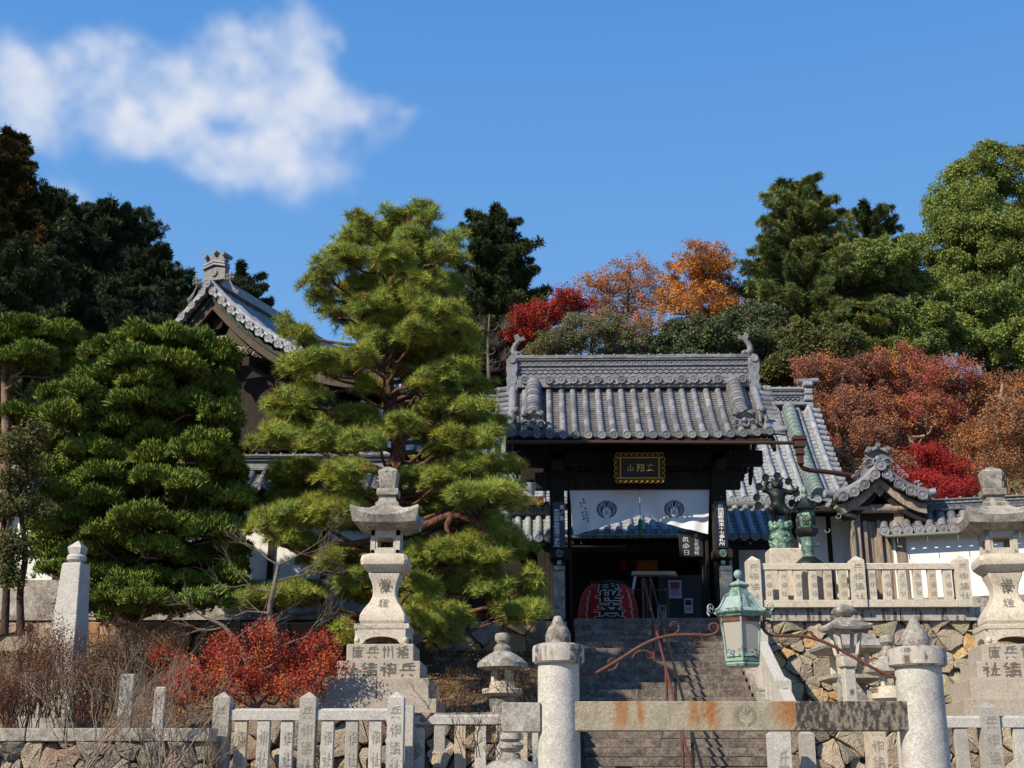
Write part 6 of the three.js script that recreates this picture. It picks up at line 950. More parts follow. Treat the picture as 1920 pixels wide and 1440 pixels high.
// --- the big pine
seed(71);
{
  const d = 24.0, g = thing('pine_tree', 'big cloud-pruned pine with yellow-green needle pads behind the tall lantern', 'pine tree', [0, 0, 0]);
  const list = [...zoom(440, 360, 2.571, [[850, 95, 110, 40], [930, 145, 80, 50], [600, 160, 110, 45], [590, 225, 110, 50], [740, 130, 90, 40], [890, 230, 150, 50], [1060, 250, 60, 65], [560, 330, 160, 50], [420, 370, 90, 60], [780, 330, 130, 50], [1000, 330, 110, 60], [400, 480, 120, 75], [580, 470, 130, 50], [860, 440, 110, 50], [990, 420, 100, 60], [700, 560, 150, 50], [480, 600, 100, 45], [860, 540, 130, 50], [1000, 580, 130, 60], [290, 660, 90, 50], [330, 720, 80, 45], [640, 690, 100, 50], [850, 690, 140, 50], [1080, 670, 90, 55], [1120, 780, 80, 55], [900, 770, 160, 50], [400, 830, 190, 60], [620, 800, 110, 45], [1040, 860, 150, 60], [840, 880, 110, 45], [340, 930, 90, 50], [660, 940, 120, 45], [930, 950, 90, 45], [1150, 930, 60, 50], [200, 1010, 100, 50], [300, 1090, 130, 50], [560, 1080, 160, 50], [1000, 1070, 160, 50], [1170, 1030, 90, 50], [220, 1190, 120, 50], [420, 1200, 130, 50], [620, 1220, 120, 50], [820, 1110, 100, 45], [1190, 1180, 110, 50], [1010, 1190, 80, 45], [280, 1350, 140, 45], [560, 1370, 150, 50], [900, 1370, 150, 45], [1090, 1370, 110, 45], [1270, 1330, 120, 42]]),
    ...zoom(380, 860, 2.482, [[580, 250, 190, 60], [400, 270, 170, 50], [680, 180, 120, 40], [320, 340, 120, 50], [450, 390, 120, 40], [1330, 190, 200, 50], [1120, 100, 100, 40], [1250, 400, 180, 55], [1050, 480, 130, 60], [1400, 430, 180, 60], [1300, 480, 160, 50], [560, 500, 110, 50], [680, 560, 90, 45], [400, 620, 160, 50], [230, 680, 110, 45], [1000, 600, 110, 50], [1290, 580, 150, 50], [1450, 640, 170, 45], [1080, 680, 140, 50], [1000, 760, 120, 50], [1170, 740, 120, 45], [1430, 720, 150, 45], [1130, 820, 110, 45], [650, 820, 60, 50], [1550, 560, 70, 50], [760, 640, 120, 45, 1.2], [900, 420, 120, 50, 1.3]])];
  const bl = list.map(([px, py, rx, ry, off]) => { const t = Math.min(1, Math.abs(px - 745) / 300), o = off ?? -Math.sqrt(1 - t * t) * rr(.2, 1.75) + rr(-.3, .5), s = mpp(px, py, d + o); return { c: P(px, py, d + o), rx: rx * s * (py > 800 ? 1.05 : .93), ry: ry * s * (py > 800 ? 1.12 : 1), rz: Math.max(.45, rx * s * .75) }; });
  for (let i = 0; i < 22; i++) { const py = rr(500, 1120), w = mix(70, 230, sm(430, 950, py)), px = 742 + rr(-1, 1) * w, t = Math.min(1, Math.abs(px - 745) / 300); bl.push({ c: P(px, py, d - Math.sqrt(1 - t * t) * rr(.2, 1.5)), rx: rr(.28, .5), ry: rr(.14, .24), rz: rr(.3, .5) }); }   // small pads between the big ones
  for (let i = 0; i < 64; i++) { const py = rr(440, 1130), w = mix(70, 240, sm(420, 950, py)), px = mix(762, 742, sm(420, 800, py)) + rr(-1, 1) * w * .8, o = rr(.5, 2.2); bl.push({ c: P(px, py, d + o), rx: rr(.45, .8), ry: .22, rz: rr(.45, .8) }); }   // far side of the crown
  { const parts = []; for (const b of bl) { const k = b.rx > .45 ? 7 : 4; for (let i = 0; i < k; i++) { const a = rr(0, 6.283), q = Math.sqrt(rnd()) * .68; parts.push({ c: V(b.c.x + Math.cos(a) * q * b.rx, b.c.y + rr(-.55, .6) * b.ry, b.c.z + Math.sin(a) * q * b.rz), rx: b.rx * rr(.36, .6), ry: b.ry * rr(.5, .85), rz: b.rz * rr(.36, .6) }); } } bl.parts = parts; }
  const out = [], col = [.262, .305, .056], area = bl.parts.reduce((s, b) => s + b.rx * b.rz, 0);
  for (const b of bl.parts) {
    const n = Math.round(42000 * b.rx * b.rz / area), bt = tint(col, .14, .1), ph = rr(0, 6);
    for (let i = 0; i < n; i++) {
      const a = rr(0, 6.283), r = Math.sqrt(rnd()) * (1 + .22 * Math.sin(a * 3 + ph) + .16 * Math.sin(a * 7 + ph) + rr(-.08, .12)), x = Math.cos(a) * r, z = Math.sin(a) * r, topY = Math.sqrt(Math.max(0, 1 - Math.min(1, r * r))), hy = rnd() < .7 ? topY * rr(.2, 1.1) : rr(-.7, .3);
      const lump = .32 * Math.sin(x * 6 + ph) * Math.cos(z * 6 - ph) + rr(-.15, .15);
      out.push([V(b.c.x + x * b.rx, b.c.y + (hy + lump) * b.ry, b.c.z + z * b.rz), V(x * .75 + rr(-.25, .25), .75 + rr(-.2, .3), z * .75 + rr(-.25, .25)).normalize(), rr(.7, 1.2), rnd() < .035 ? tint([.2, .12, .045], .3, .1) : tint(bt, .28, .14)]);
    }
  }
  scatter(g, 'needles', SP.pine, out, leafMat(.1, .6));
  wood(g, path([[738, 1350], [740, 1240], [732, 1120], [742, 1000], [738, 900], [748, 820], [722, 720], [728, 640], [748, 540], [760, 470], [768, 395]], d), .24, .05, bl, m.pinebark = tmat(T.bark, .03, { color: 0xd0b0a0 }), { wig: .13, twigs: 6, lr: .028, drop: .25, tm: m.barkdark });
  M('prop_limb', [tube(path([[742, 1010], [800, 985, -.6], [850, 965, -.9], [900, 985, -1.1], [930, 1040, -1.1]], d), .11, .05, 8, 18), tube(path([[848, 966, -.9], [838, 990, -.9], [845, 1010, -.9], [815, 1060, -.9]], d), .07, .03, 7, 12), tube(path([[740, 1010], [690, 1015, -.5], [640, 1020, -.8], [600, 1008, -.9]], d), .09, .03, 7, 14)], m.pinebark, g);
}
// --- the clipped juniper and its neighbour
seed(72);
function juniper(g, bl, count, trunk, r0) {
  const out = [], col = [.128, .175, .028], area = bl.reduce((s, b) => s + b.rx * b.ry, 0);
  for (const b of bl) {
    const n = Math.round(count * b.rx * b.ry / area), bt = tint(col, .14, .08), subs = [];
    for (let i = 0; i < 16; i++) { const a = rr(0, 6.283), r = Math.sqrt(rnd()); subs.push([Math.cos(a) * r, Math.sin(a) * r, rr(.22, .4), Math.sqrt(Math.max(.05, 1 - r * r)) * rr(.3, 1)]); }
    for (let i = 0; i < n; i++) { const [sx, sz, sr, sy] = subs[i % 16], d = rdir(-.5), q = sr * Math.cbrt(rnd()); const p = V(b.c.x + (sx + d.x * q) * b.rx, b.c.y + (sy * .8 + d.y * q * 1.7) * b.ry, b.c.z + (sz + d.z * q) * b.rz); out.push([p, V(d.x * .55 + sx * .3, .85, d.z * .55 + sz * .3).normalize(), rr(.6, 1.3), tint(bt, .3, .12)]); }
  }
  scatter(g, 'foliage', SP.juniper, out, leafMat(.15, .75)); wood(g, trunk, r0, .05, bl, m.bark, { wig: .1, twigs: 4, lr: .026, drop: .3, tm: m.barkdark });
}
{
  const d = 24.6, g = thing('juniper_tree', 'dense clipped juniper of layered green cushions in front of the main hall', 'juniper tree');
  const list = [...zoom(0, 440, 2.571, [[760, 520, 140, 60], [930, 560, 140, 65], [600, 570, 90, 60], [640, 640, 170, 60], [840, 660, 140, 50], [1050, 620, 80, 80], [480, 720, 110, 60], [680, 740, 140, 60], [880, 740, 130, 60], [1020, 780, 100, 70], [260, 820, 70, 70], [400, 800, 100, 60], [700, 850, 180, 70], [930, 850, 110, 60], [1060, 900, 80, 80], [300, 920, 110, 70], [560, 960, 140, 60], [760, 1000, 120, 60], [1000, 1030, 90, 60], [250, 1040, 80, 70], [420, 1080, 120, 60], [760, 1110, 110, 60], [940, 1080, 120, 60], [1080, 1150, 90, 80], [300, 1180, 90, 60], [520, 1190, 130, 60], [720, 1210, 130, 50], [900, 1240, 110, 60], [1050, 1250, 100, 70], [300, 1290, 80, 70], [480, 1320, 120, 60], [700, 1400, 150, 60], [850, 1420, 80, 40], [280, 1430, 130, 50], [980, 1430, 110, 60], [1130, 1330, 80, 90]]),
    ...zoom(0, 960, 3, [[330, 130, 170, 65], [560, 160, 80, 60], [760, 100, 140, 70], [1000, 100, 80, 50], [1180, 140, 150, 75], [700, 200, 130, 70], [880, 240, 120, 60], [1080, 300, 110, 60], [590, 380, 110, 60], [720, 440, 110, 60], [860, 410, 110, 60], [1040, 430, 110, 50], [270, 340, 70, 40], [1180, 430, 90, 60], [1290, 240, 90, 70], [1000, 560, 120, 50], [820, 520, 130, 60], [1150, 530, 120, 60], [1260, 400, 90, 60], [640, 500, 100, 50], [1320, 120, 70, 70], [460, 260, 90, 60], [1330, 330, 60, 60], [420, 60, 80, 60]])];
  const bl = list.map(([px, py, rx, ry]) => { const t = Math.min(1, Math.abs(px - 265) / 215), o = -Math.sqrt(1 - t * t) * rr(.7, 1.9) + rr(-.1, .3), s = mpp(px, py, d + o); return { c: P(px, py, d + o), rx: rx * s * .9, ry: ry * s * 1.22, rz: Math.max(.4, rx * s * .9) }; });
  for (let i = 0; i < 70; i++) { const py = rr(670, 1160), w = mix(70, 165, sm(640, 950, py)); bl.push({ c: P(mix(300, 262, sm(640, 900, py)) + rr(-1, 1) * w * .85, py, d + rr(-.5, 1.6)), rx: rr(.5, .8), ry: .35, rz: .7 }); }
  juniper(g, bl, 38000, path([[215, 1230], [228, 1160], [250, 1060], [262, 900], [270, 780], [290, 660]], d), .17);
}
{
  const d = 27.2, g = thing('juniper_tree', 'smaller clipped juniper with gnarled trunk against the dark cypresses', 'juniper tree');
  const bl = zoom(0, 440, 2.571, [[100, 480, 130, 60], [60, 560, 120, 70], [240, 520, 110, 80], [300, 600, 110, 70], [120, 620, 120, 70], [345, 655, 60, 50], [-60, 520, 120, 80], [100, 900, 120, 60], [60, 980, 90, 60], [200, 900, 80, 50], [-40, 640, 100, 60]]).map(([px, py, rx, ry]) => { const o = rr(-1, .8), s = mpp(px, py, d + o); return { c: P(px, py, d + o), rx: rx * s * 1.05, ry: ry * s, rz: rx * s }; });
  juniper(g, bl, 9000, path([[15, 1100], [10, 940], [12, 800], [10, 700], [20, 640]], d), .16);
}
{ // thin garden tree at the picture's edge
  const d = 22.5, g = thing('garden_tree', 'thin twin-stemmed tree with sparse leaves in front of the white wall', 'tree');
  const bl = blobs3([[20, 850, 45, 40], [45, 900, 45, 45], [10, 950, 40, 40], [60, 960, 35, 35], [30, 1030, 40, 35], [70, 820, 25, 30], [20, 1080, 30, 30]], d, .5);
  wood(g, path([[40, 1190], [38, 1110], [48, 1040], [40, 960], [50, 890], [45, 820]], d), .07, .02, bl, m.barkdark, { twigs: 9, lr: .014 }); M('second_stem', tube(path([[8, 1190], [12, 1090], [6, 1000], [18, 900], [12, 830]], d), .08, .02, 8, 18), m.barkdark, g);
  scatter(g, 'foliage', SP.small, crown(bl, 1300, { col: [.13, .13, .04], size: .8, shell: .2, sub: 12 }), leafMat(.3));
}
// --- conifers of the hill
function conifer(label, px, top, hw, base, d, col, n, o = {}) {
  const g = thing(o.name || 'cypress_tree', label, o.cat || 'cypress tree', [0, 0, 0], 0, o.group), s = mpp(px, (top + base) / 2, d), A = P(px, base, d), B = P(px + (o.lean || 0), top, d), H = B.y - A.y, out = [], ph = rr(0, 9), ground = hillH(A.x, d);
  A.y = Math.min(A.y, ground - .2); const H2 = B.y - A.y;
  const C = Math.round((o.clumps ?? 90) * 1.7), lobe = (a, t) => .8 + .17 * Math.sin(a * 2 + t * 9 + ph) + .15 * Math.sin(a * 5 - t * 23 + ph);
  for (let j = 0; j < C; j++) {                                 // boughs: uneven clumps that overlap and shade one another
    const t = Math.pow((j + rr(.1, .9)) / C, o.tp ?? .8), a = rr(0, 6.283), R = hw * s * (o.prof ? o.prof(t) : Math.pow(t, o.pow ?? .7)) * lobe(a, t), r = R * rr(o.inner ?? .45, 1), cr = hw * s * (o.cr ?? .24) * (.5 + .5 * t) * rr(.7, 1.3), fy = o.flat ?? .8;
    const c = V(mix(A.x, B.x, 1 - t * H / H2) + Math.cos(a) * r, B.y - t * H - (o.droop ?? .1) * r, mix(A.z, B.z, 1 - t) + Math.sin(a) * r), tc = tint(o.alt && rnd() < o.mix ? o.alt : col, .2, .1), m2 = Math.round(n * 2.6 / C);
    const ca = Math.cos(a), sa = Math.sin(a), len = cr * (o.reach ?? 1.9), lift = o.lift ?? .35, bend = rr(-.2, .5);
    for (let i = 0; i < m2; i++) { const e = rr(-1, 1), tp = cr * .62 * Math.sqrt(Math.max(.04, (1 - e) / 2)) , d = rdir(-.7), q = Math.cbrt(rr(.1, 1)); out.push([V(c.x + ca * e * len + d.x * tp * q, c.y + d.y * tp * fy * q + e * len * lift - e * e * len * .2 * bend, c.z + sa * e * len + d.z * tp * q), V(Math.cos(a) * .7 + d.x * .6, (o.rise ?? .35) + d.y * .3, Math.sin(a) * .7 + d.z * .6).normalize(), (o.size ?? 1) * rr(.55, 1.2) * (rnd() < .12 ? 1.5 : 1), tint(tc, .2, .1)]); }
  }
  for (let i = 0; i < 14; i++) out.push([B.clone().add(V(rr(-.1, .1), -i * .06, rr(-.1, .1))), V(rr(-.2, .2), 1, rr(-.2, .2)).normalize(), (o.size ?? 1) * .6, tint(col)]);
  scatter(g, 'foliage', o.kind || SP.cypress, out, leafMat(.1, .8));
  M('trunk', tube([A, A.clone().lerp(B, .5).add(V(.06, 0, 0)), B], hw * s * .09 + .08, .03, 8, 10), o.bark || m.barkdark, g);
  if (o.limbs) { const l = []; for (let i = 0; i < o.limbs; i++) { const t = rr(.1, .95), a = rr(0, 6.283), p = A.clone().lerp(B, 1 - t * H / H2), R = hw * s * Math.pow(t, o.pow ?? .8) * .85; l.push(tube([p, p.clone().add(V(Math.cos(a) * R * .5, R * .03, Math.sin(a) * R * .5)), p.clone().add(V(Math.cos(a) * R, -R * .08, Math.sin(a) * R))], .06, .02, 5, 5)); } M('limbs', l, o.bark || m.barkgrey, g); }
  return g;
}
seed(80);
const CY = [.056, .078, .036], dome = (t) => .06 + .8 * Math.pow(t, .45);
conifer('russet-tipped cedar rising above the cypress slope', 25, 254, 130, 780, 50, [.06, .055, .016], 6000, { name: 'cedar_tree', cat: 'cedar tree', alt: [.1, .068, .022], mix: .2, size: .75, pow: .75, clumps: 170, cr: .16 });
for (const [px, top, hw, base, d, n, l] of [[112, 358, 150, 780, 58, 6200, 'tall dark cypress next to the russet cedar'], [172, 388, 140, 780, 55, 6000, 'dark cypress between two taller ones on the slope'], [232, 398, 165, 790, 57, 7000, 'broad dark cypress forming the slope crest above the hall'], [285, 468, 130, 790, 53, 5400, 'lower dark cypress stepping down towards the hall gable'], [318, 545, 80, 790, 50, 3000, 'small dark cypress beside the hall gable'], [150, 520, 160, 860, 47, 6000, 'wide dark cypress low on the slope behind the junipers'], [55, 470, 150, 860, 45, 5400, 'shaded cypress below the russet cedar'], [245, 560, 130, 860, 46, 5200, 'dark cypress just behind the hall roof edge'], [-60, 400, 130, 860, 52, 3600, 'dark cypress partly cut off beside the cedar']]) conifer(l, px, top, hw, base, d, tint(CY, .15, .1), n, { group: 'cypresses on the slope', size: .75, prof: dome, clumps: 170, cr: .2, lift: .5 });
conifer('cypress showing over the hall ridge tiles', 452, 508, 110, 860, 52, CY, 3800, { size: .72, prof: dome, clumps: 80 }); conifer('slender cypress peeping out beside the hall ridge ornament', 368, 524, 60, 860, 53, CY, 1800, { size: .7, prof: dome, clumps: 50 });
conifer('full dark cypress between the pine and the red maple', 922, 403, 150, 740, 54, [.068, .092, .038], 6000, { size: .8, prof: (t) => .22 + .62 * Math.pow(t, .5), droop: .2, limbs: 26, clumps: 150, cr: .15, inner: .4, flat: 1.1 });
conifer('layered fir with open horizontal boughs above the gate', 1505, 340, 215, 740, 50, [.2, .24, .08], 11000, { name: 'fir_tree', cat: 'fir tree', kind: SP.fir, size: .7, prof: (t) => .03 + .9 * Math.pow(t, .62), clumps: 260, flat: .3, cr: .17, reach: 1.8, lift: .12, inner: .3, droop: .1, limbs: 120, alt: [.11, .14, .045], mix: .3, rise: .5, tp: .66 });
conifer('dark conifer between the fir and the tall camphor', 1630, 398, 120, 760, 56, [.085, .11, .042], 4600, { name: 'fir_tree', cat: 'fir tree', kind: SP.fir, size: .68, prof: dome, clumps: 90, flat: .4, limbs: 20 });
conifer('fir bough cluster low beside the evergreen shrubs', 1600, 570, 100, 720, 47, [.18, .2, .05], 2600, { name: 'fir_tree', cat: 'fir tree', kind: SP.fir, size: .6, prof: (t) => .3 + .7 * t, clumps: 50, flat: .3, cr: .26, reach: 1.8, lift: .12, limbs: 20 });

// --- broadleaved trees behind the gate
function broad(name, label, category, d, list, count, o, trunk, r0, mt = m.barkgrey, wo = {}) {
  const g = thing(name, label, category, [0, 0, 0], 0, o.group), bl = blobs3(list, d, o.spread ?? 1.2, o); for (const b of bl) { b.rx *= o.grow ?? 1; b.ry *= o.grow ?? 1; }
  scatter(g, 'foliage', o.kind || SP.broad, crown(bl, count * (o.thin ?? 1), o), leafMat(o.tr ?? .3, o.rough ?? .75)); const t = path(trunk, d); { const y = hillH(t[0].x, d) - .2; if (d > 38 && t[0].y > y) t[0].y = y; }
  wood(g, t, r0, r0 * .3, bl, mt, { twigs: 5, lr: .03, ...wo }); return g;
}
seed(90);
broad('camphor_tree', 'tall spreading camphor with rounded bright green clumps', 'camphor tree', 52, [[1890, 315, 70, 40], [1830, 350, 60, 45], [1785, 385, 50, 38], [1900, 400, 60, 50], [1840, 430, 60, 45], [1770, 470, 55, 45], [1880, 490, 60, 45], [1830, 530, 70, 50], [1770, 545, 50, 40], [1900, 570, 60, 50], [1850, 600, 60, 45], [1790, 610, 40, 35], [1910, 640, 50, 40], [1950, 440, 60, 60], [1950, 540, 60, 60], [1860, 660, 50, 35], [1820, 390, 50, 40], [1870, 560, 70, 50, -2.5], [1905, 650, 60, 45, -2.5], [1830, 640, 55, 45, -2.5], [1900, 450, 60, 50, -2.5], [1840, 480, 60, 45, -2], [1800, 570, 50, 40, -2], [1935, 700, 40, 40, -2], [1790, 430, 45, 38, -2]], 20000, { col: [.2, .255, .06], size: .52, sub: 34, subr: .2, shell: .45, k: .3, spread: 2.2, grow: 1.15 }, [[1868, 800], [1870, 720], [1862, 640], [1850, 540], [1842, 440], [1850, 340]], .5, m.barkdark, { twigs: 4, lr: .05, drop: .8 });
broad('camphor_tree', 'lower camphor spreading between the dark conifer and the tall camphor', 'camphor tree', 49, [[1675, 478, 45, 30], [1640, 495, 50, 40], [1690, 530, 45, 35], [1640, 560, 50, 40], [1700, 590, 45, 35], [1660, 620, 50, 35], [1750, 600, 40, 25], [1720, 640, 45, 30], [1800, 640, 40, 20]], 8000, { col: [.18, .235, .056], size: .5, sub: 34, subr: .2, shell: .45, k: .3, grow: 1.08 }, [[1685, 800], [1690, 700], [1700, 620], [1690, 540], [1690, 470]], .3, m.barkdark, { drop: .8 });
broad('evergreen_shrub', 'large glossy dark evergreen shrub behind the gate ridge end', 'shrub', 43, [[1410, 620, 70, 45], [1350, 630, 60, 40], [1290, 635, 55, 35], [1250, 660, 45, 30], [1440, 660, 65, 45], [1370, 680, 70, 40], [1480, 680, 45, 40], [1300, 680, 60, 35]], 6000, { col: [.105, .13, .055], size: .46, sub: 26, subr: .24, shell: .75, rough: .5 }, [[1380, 800], [1375, 720], [1370, 640]], .2, m.barkdark);
broad('olive_shrub', 'olive-green feathery shrub behind the gate ridge', 'shrub', 43.5, [[1110, 620, 70, 35], [1050, 640, 55, 30], [1170, 640, 50, 30], [1100, 665, 90, 30], [1020, 665, 40, 25], [1210, 665, 40, 28]], 5200, { col: [.19, .185, .08], size: .8, sub: 40, subr: .22, shell: .4, up: 1.2, kind: SP.small }, [[1110, 800], [1110, 720], [1108, 640]], .16, m.barkdark);
broad('broadleaf_bush', 'yellowish green bush between the evergreen shrub and the red-brown maples', 'shrub', 42, [[1500, 640, 45, 28], [1540, 650, 40, 24], [1470, 700, 40, 30], [1580, 640, 40, 22]], 1800, { col: [.12, .125, .035], size: .6, sub: 10 }, [[1510, 760], [1508, 690], [1505, 650]], .12, m.barkdark);
broad('orange_tree', 'bright orange autumn tree behind the gate roof', 'autumn tree', 50, [[1320, 490, 50, 35], [1350, 530, 35, 35], [1290, 530, 45, 40], [1330, 570, 45, 35], [1270, 570, 35, 35], [1310, 610, 45, 30], [1360, 590, 25, 30]], 2400, { col: [.58, .27, .06], size: .4, sub: 70, subr: .16, shell: .0, grow: 1.2, alt: [.34, .12, .03] }, [[1310, 800], [1312, 690], [1308, 610], [1315, 540], [1320, 480]], .2, m.barkgrey, { twigs: 12 });
broad('autumn_tree', 'half-bare rust-coloured autumn tree beside the orange one', 'autumn tree', 51, [[1190, 520, 45, 35], [1140, 540, 45, 35], [1110, 530, 30, 20], [1220, 560, 40, 40], [1170, 580, 50, 40], [1130, 600, 40, 35], [1225, 610, 35, 35], [1180, 630, 40, 30]], 1500, { col: [.48, .22, .1], size: .38, sub: 80, subr: .16, shell: .0, grow: 1.15, alt: [.36, .17, .05] }, [[1175, 800], [1172, 700], [1170, 630], [1175, 570], [1180, 510]], .18, m.barkgrey, { twigs: 16, lr: .022 });
broad('red_maple', 'crimson maple behind the gate fish ornament', 'maple tree', 46, [[1065, 560, 35, 22], [1020, 590, 40, 25], [985, 600, 35, 25], [1050, 590, 40, 22], [975, 630, 28, 22], [1090, 575, 22, 18], [1010, 625, 30, 20]], 1500, { col: [.3, .028, .024], size: .5, kind: SP.big, sub: 40, subr: .22, shell: .1, alt: [.42, .08, .02] }, [[1020, 800], [1018, 700], [1022, 630], [1030, 580]], .12, m.barkdark, { twigs: 8 });
broad('bare_tree', 'nearly bare grey tree between pine and gate roof', 'bare tree', 44, [[905, 610, 32, 30], [930, 640, 32, 30], [895, 660, 28, 30], [925, 690, 32, 25], [950, 610, 22, 22], [950, 670, 22, 30]], 260, { col: [.25, .05, .03], size: .5, kind: SP.brown }, [[918, 800], [917, 720], [915, 650], [918, 590]], .1, m.barkgrey, { twigs: 34, lr: .014 });
const RB = [.2, .066, .045];
for (const [l, d, list, tr, n, col] of [
  ['red-brown maple with pale stems right behind the small gate roof', 40.5, [[1560, 720, 55, 35], [1610, 690, 60, 35], [1560, 780, 50, 40], [1620, 760, 55, 40], [1590, 830, 55, 35], [1540, 840, 40, 30], [1640, 820, 50, 35], [1530, 690, 40, 25]], [[1590, 960], [1592, 860], [1575, 780], [1580, 700]], 4400, RB],
  ['dusty red maple below the camphors', 43, [[1690, 690, 60, 35], [1740, 720, 55, 35], [1680, 750, 60, 40], [1740, 780, 55, 40], [1790, 700, 50, 30], [1810, 760, 50, 40], [1700, 820, 60, 40]], [[1720, 960], [1715, 860], [1700, 780], [1710, 700]], 4400, [.25, .06, .045]],
  ['rust-brown thin-branched maple behind the wide stone lantern', 39.8, [[1860, 740, 50, 35], [1900, 790, 50, 45], [1850, 820, 50, 40], [1890, 860, 55, 40], [1800, 840, 45, 35], [1930, 740, 45, 40], [1840, 880, 50, 30]], [[1880, 980], [1878, 880], [1870, 800], [1880, 720]], 3400, [.2, .08, .04]],
  ['low russet maple between cloister roof and red maple', 39.4, [[1500, 780, 35, 30], [1600, 880, 50, 30], [1660, 880, 45, 30], [1550, 900, 50, 25], [1760, 880, 50, 30]], [[1600, 980], [1602, 900], [1600, 860]], 2200, [.19, .075, .045]]]) broad('maple_tree', l, 'maple tree', d, list, n, { col: [col[0] * 1.45, col[1] * 1.9, col[2] * 1.9], size: .46, kind: SP.big, sub: 60, subr: .13, shell: .05, k: .35, alt: [.42, .18, .07], spread: 2.4, grow: 1.15, thin: .8 }, tr, .16, m.barkpale, { twigs: 20, lr: .035 });
broad('red_maple', 'vivid scarlet maple standing behind the white wall coping', 'maple tree', 38.3, [[1720, 870, 50, 28], [1765, 885, 50, 28], [1700, 905, 40, 25], [1780, 915, 50, 22], [1740, 920, 50, 25], [1740, 850, 30, 18]], 2800, { col: [.42, .03, .034], size: .7, kind: SP.maple, sub: 70, subr: .15, shell: .05, grow: 1.15, tr: .4, alt: [.42, .05, .03] }, [[1740, 1020], [1742, 950], [1740, 890]], .1, m.barkdark, { twigs: 8 });
{ // undergrowth on the slope
  seed(99); const out = []; for (let i = 0; i < 9000; i++) { const x = rr(-34, 34), d = rr(39.5, 62); out.push([V(x, hillH(x, d) + rr(0, .9), -d), rdir(.3), rr(.6, 1.3), tint(rnd() < .5 ? [.05, .055, .02] : [.13, .06, .035], .4, .15)]); }
  const g = new THREE.Group(); scatter(g, 'undergrowth', SP.broad.slice(0, 1), out, leafMat(.2)); const o = g.children[0]; scene.add(o); tag(o, 'brown and green undergrowth covering the wooded slope', 'undergrowth', null, 'stuff');
}
// --- the garden in front
seed(110);
{
  const d = 19.6, g = thing('red_maple_bush', 'low scarlet maple bush behind the pale fence', 'maple bush');
  const bl = blobs3([[320, 1245, 40, 30], [350, 1280, 45, 30], [400, 1290, 45, 35], [440, 1250, 40, 35], [420, 1215, 35, 30], [470, 1290, 45, 35], [510, 1215, 40, 30], [530, 1260, 45, 35], [570, 1235, 45, 35], [600, 1210, 35, 28], [610, 1250, 30, 30], [560, 1285, 45, 30], [490, 1180, 25, 20], [330, 1310, 35, 20], [300, 1225, 18, 14]], d, .6);
  scatter(g, 'foliage', SP.maple, crown(bl.map((b) => ({ ...b, rx: b.rx * 1.15, ry: b.ry * 1.1, c: b.c.clone().add(V(0, -.04, 0)) })), 1500, { col: [.42, .055, .04], size: .48, sub: 60, subr: .15, shell: .0, alt: [.55, .16, .04], k: .3, hue: .16 }), leafMat(.4)); wood(g, path([[480, 1370], [478, 1330], [470, 1290], [460, 1240]], d), .05, .02, bl, m.barkgrey, { twigs: 14, lr: .014 });
}
function twiggy(parent, start, dir, L, r, depth, out, spreadA = .6, up = .12) {
  const e = start.clone().addScaledVector(dir, L), mid = start.clone().lerp(e, .5).add(V(rr(-1, 1), rr(-1, 1), rr(-1, 1)).multiplyScalar(L * .07)); out.push(tube([start, mid, e], r, r * .6, depth > 2 ? 6 : 4, depth > 2 ? 5 : 3)); if (!depth) return;
  const n = 2 + (rnd() < .5 ? 1 : 0); for (let i = 0; i < n; i++) { const q = i ? rr(.45, 1) : 1, p = start.clone().lerp(e, q); const d2 = dir.clone().addScaledVector(rdir(-1), spreadA).add(V(0, up, 0)).normalize(); twiggy(parent, p, d2, L * rr(.6, .86), r * rr(.5, .65), depth - 1, out, spreadA, up); }
}
{ // bare grey maple among the pine
  const d = 20.6, g = thing('bare_maple', 'bare grey-barked maple with contorted branches above the scarlet bush', 'bare tree'), out = [];
  M('trunk', tube(path([[545, 1330], [530, 1240], [515, 1190], [505, 1150], [512, 1110], [522, 1060]], d), .06, .035, 8, 16), m.barkgrey, g); M('side_trunk', tube(path([[480, 1300], [470, 1250], [440, 1200], [420, 1175], [390, 1160]], d), .05, .025, 7, 14), m.barkgrey, g);
  for (const [a, b, dx, dy, L] of [[522, 1060, -.7, .5, .5], [522, 1060, .6, .35, .55], [512, 1110, -1, .25, .6], [508, 1150, -.8, .1, .5], [515, 1090, 1, .25, .6], [390, 1160, -.6, .4, .4], [420, 1175, -.8, -.1, .45], [440, 1200, .7, .5, .5], [520, 1215, .9, .3, .6]]) twiggy(g, P(a, b, d), V(dx, dy, rr(-.3, .3)).normalize(), L * .85, .018, 4, out, .5, .08);
  M('branches', out, m.barkgrey, g);
}
const shrubRoot = (px, py, d) => { const p = P(px, py, d); return p; };
let bushN = 0;
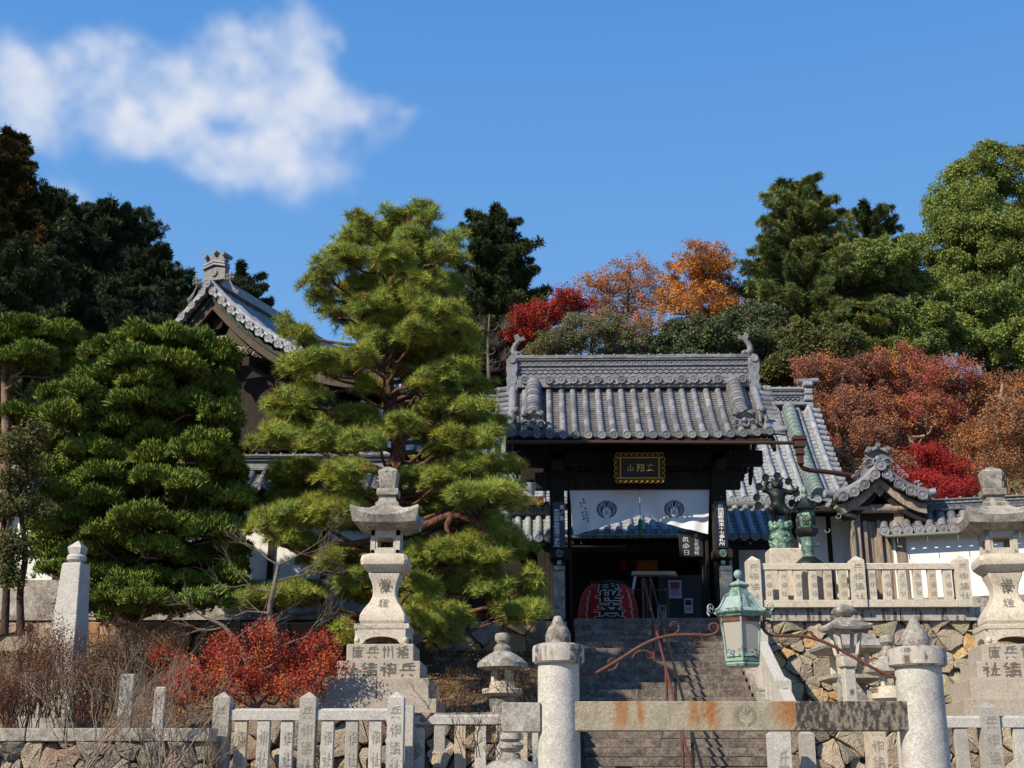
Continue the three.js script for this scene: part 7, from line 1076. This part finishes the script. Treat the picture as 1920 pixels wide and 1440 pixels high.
for (const [px, py, d, w, h, col, n, l] of [[60, 1330, 19, 70, 160, [.27, .14, .075], 650, 'tall dry russet bush in front of the thin tree'], [160, 1340, 18.6, 60, 110, [.26, .16, .09], 500, 'dry brown thicket at the foot of the obelisk'], [210, 1300, 19.5, 60, 130, [.17, .12, .06], 650, 'dark brown dry bush beside the obelisk'], [15, 1360, 18, 60, 110, [.25, .13, .075], 450, 'dry bush above the low rubble wall end'], [290, 1290, 20, 50, 110, [.22, .13, .06], 400, 'dry brown shrub between obelisk and scarlet bush']]) {
  const g = thing('dry_bush', l, 'bush'), base = P(px, py + 15, d), s = mpp(px, py, d), out = []; base.y = Math.max(base.y, gardenH(base.x, d) - .05);
  for (let i = 0; i < 34; i++) { const a = base.clone().add(V(rr(-1, 1) * w * s * .7, 0, rr(-.4, .4))); twiggy(g, a, V(rr(-.4, .4), 1, rr(-.3, .3)).normalize(), h * s * rr(.25, .5), .009, 3, out, .4, .25); }
  M('stems', out, tmat(T.bark, .005, { color: 0xb09080 }), g); const bl = [0, 1, 2, 3].map((i) => ({ c: base.clone().add(V(rr(-.6, .6) * w * s, h * s * rr(.35, .8), 0)), rx: w * s * .6, ry: h * s * .38, rz: .5 })); scatter(g, 'foliage', SP.brown, crown(bl, n, { col, size: .7, shell: .1, sub: 20, k: .35 }), leafMat(.3));
}
for (const [px, py, d, L, n, l] of [[170, 1430, 16.3, .85, 8, 'pale leafless twigs growing in front of the low rubble wall'], [300, 1440, 16.2, .75, 8, 'pale leafless sapling in front of the fence corner post'], [390, 1440, 16.4, .42, 6, 'thin bare twigs against the first fence post']]) { const g = thing('bare_shrub', l, 'shrub'), out = []; for (let i = 0; i < n; i++) twiggy(g, P(px + rr(-25, 25), py + 40, d).add(V(0, 0, rr(-.2, .2))), V(rr(-.7, .7), 1, rr(-.2, .2)).normalize(), L * rr(.6, 1), .012, 4, out, .5, .1); M('stems', out, m.barkpale, g); }
for (const [px, py, d, l] of [[840, 1330, 19.6, 'tangled bare brambles beside the stepped plinth'], [985, 1320, 19.4, 'bare brambles with a few yellow leaves in front of the round lantern'], [905, 1420, 17.6, 'dry creeper on the low balustrade']]) { const g = thing('bramble', l, 'bush'), out = []; for (let i = 0; i < 16; i++) twiggy(g, P(px + rr(-40, 40), py, d), V(rr(-.8, .8), 1, rr(-.3, .3)).normalize(), .3 * rr(.6, 1.1), .007, 3, out, .6, .1); M('stems', out, m.barkdark, g); const c = P(px, py - 35, d), bl = [{ c, rx: .4, ry: .3, rz: .3 }]; scatter(g, 'foliage', SP.brown, crown(bl, 70, { col: [.3, .2, .04], size: .5, shell: .1, sub: 20 }), leafMat(.3)); }
{ // dry grass and leaf litter on the bank
  seed(130); const out = []; for (let i = 0; i < 7000; i++) { const x = rr(-13, .3), d = rr(17.5, 27.5); out.push([V(x, gardenH(x, d) + .03, -d), V(rr(-.4, .4), 1, rr(-.4, .4)).normalize(), rr(.4, .9), tint(rnd() < .3 ? [.06, .07, .02] : [.15, .09, .05], .4, .1)]); } for (let i = 0; i < 2200; i++) { const x = rr(4.8, 13), d = rr(17.5, 26); out.push([V(x, bedH(x, d) + .03, -d), V(rr(-.4, .4), 1, rr(-.4, .4)).normalize(), rr(.3, .7), tint([.13, .1, .05], .4, .1)]); }
  const g = new THREE.Group(); scatter(g, 'dry_grass', SP.small.slice(0, 1), out, leafMat(.2)); const o = g.children[0]; scene.add(o); tag(o, 'dry grass and fallen leaves on the planted bank', 'grass', null, 'stuff');
}
renderer.render(scene, camera);
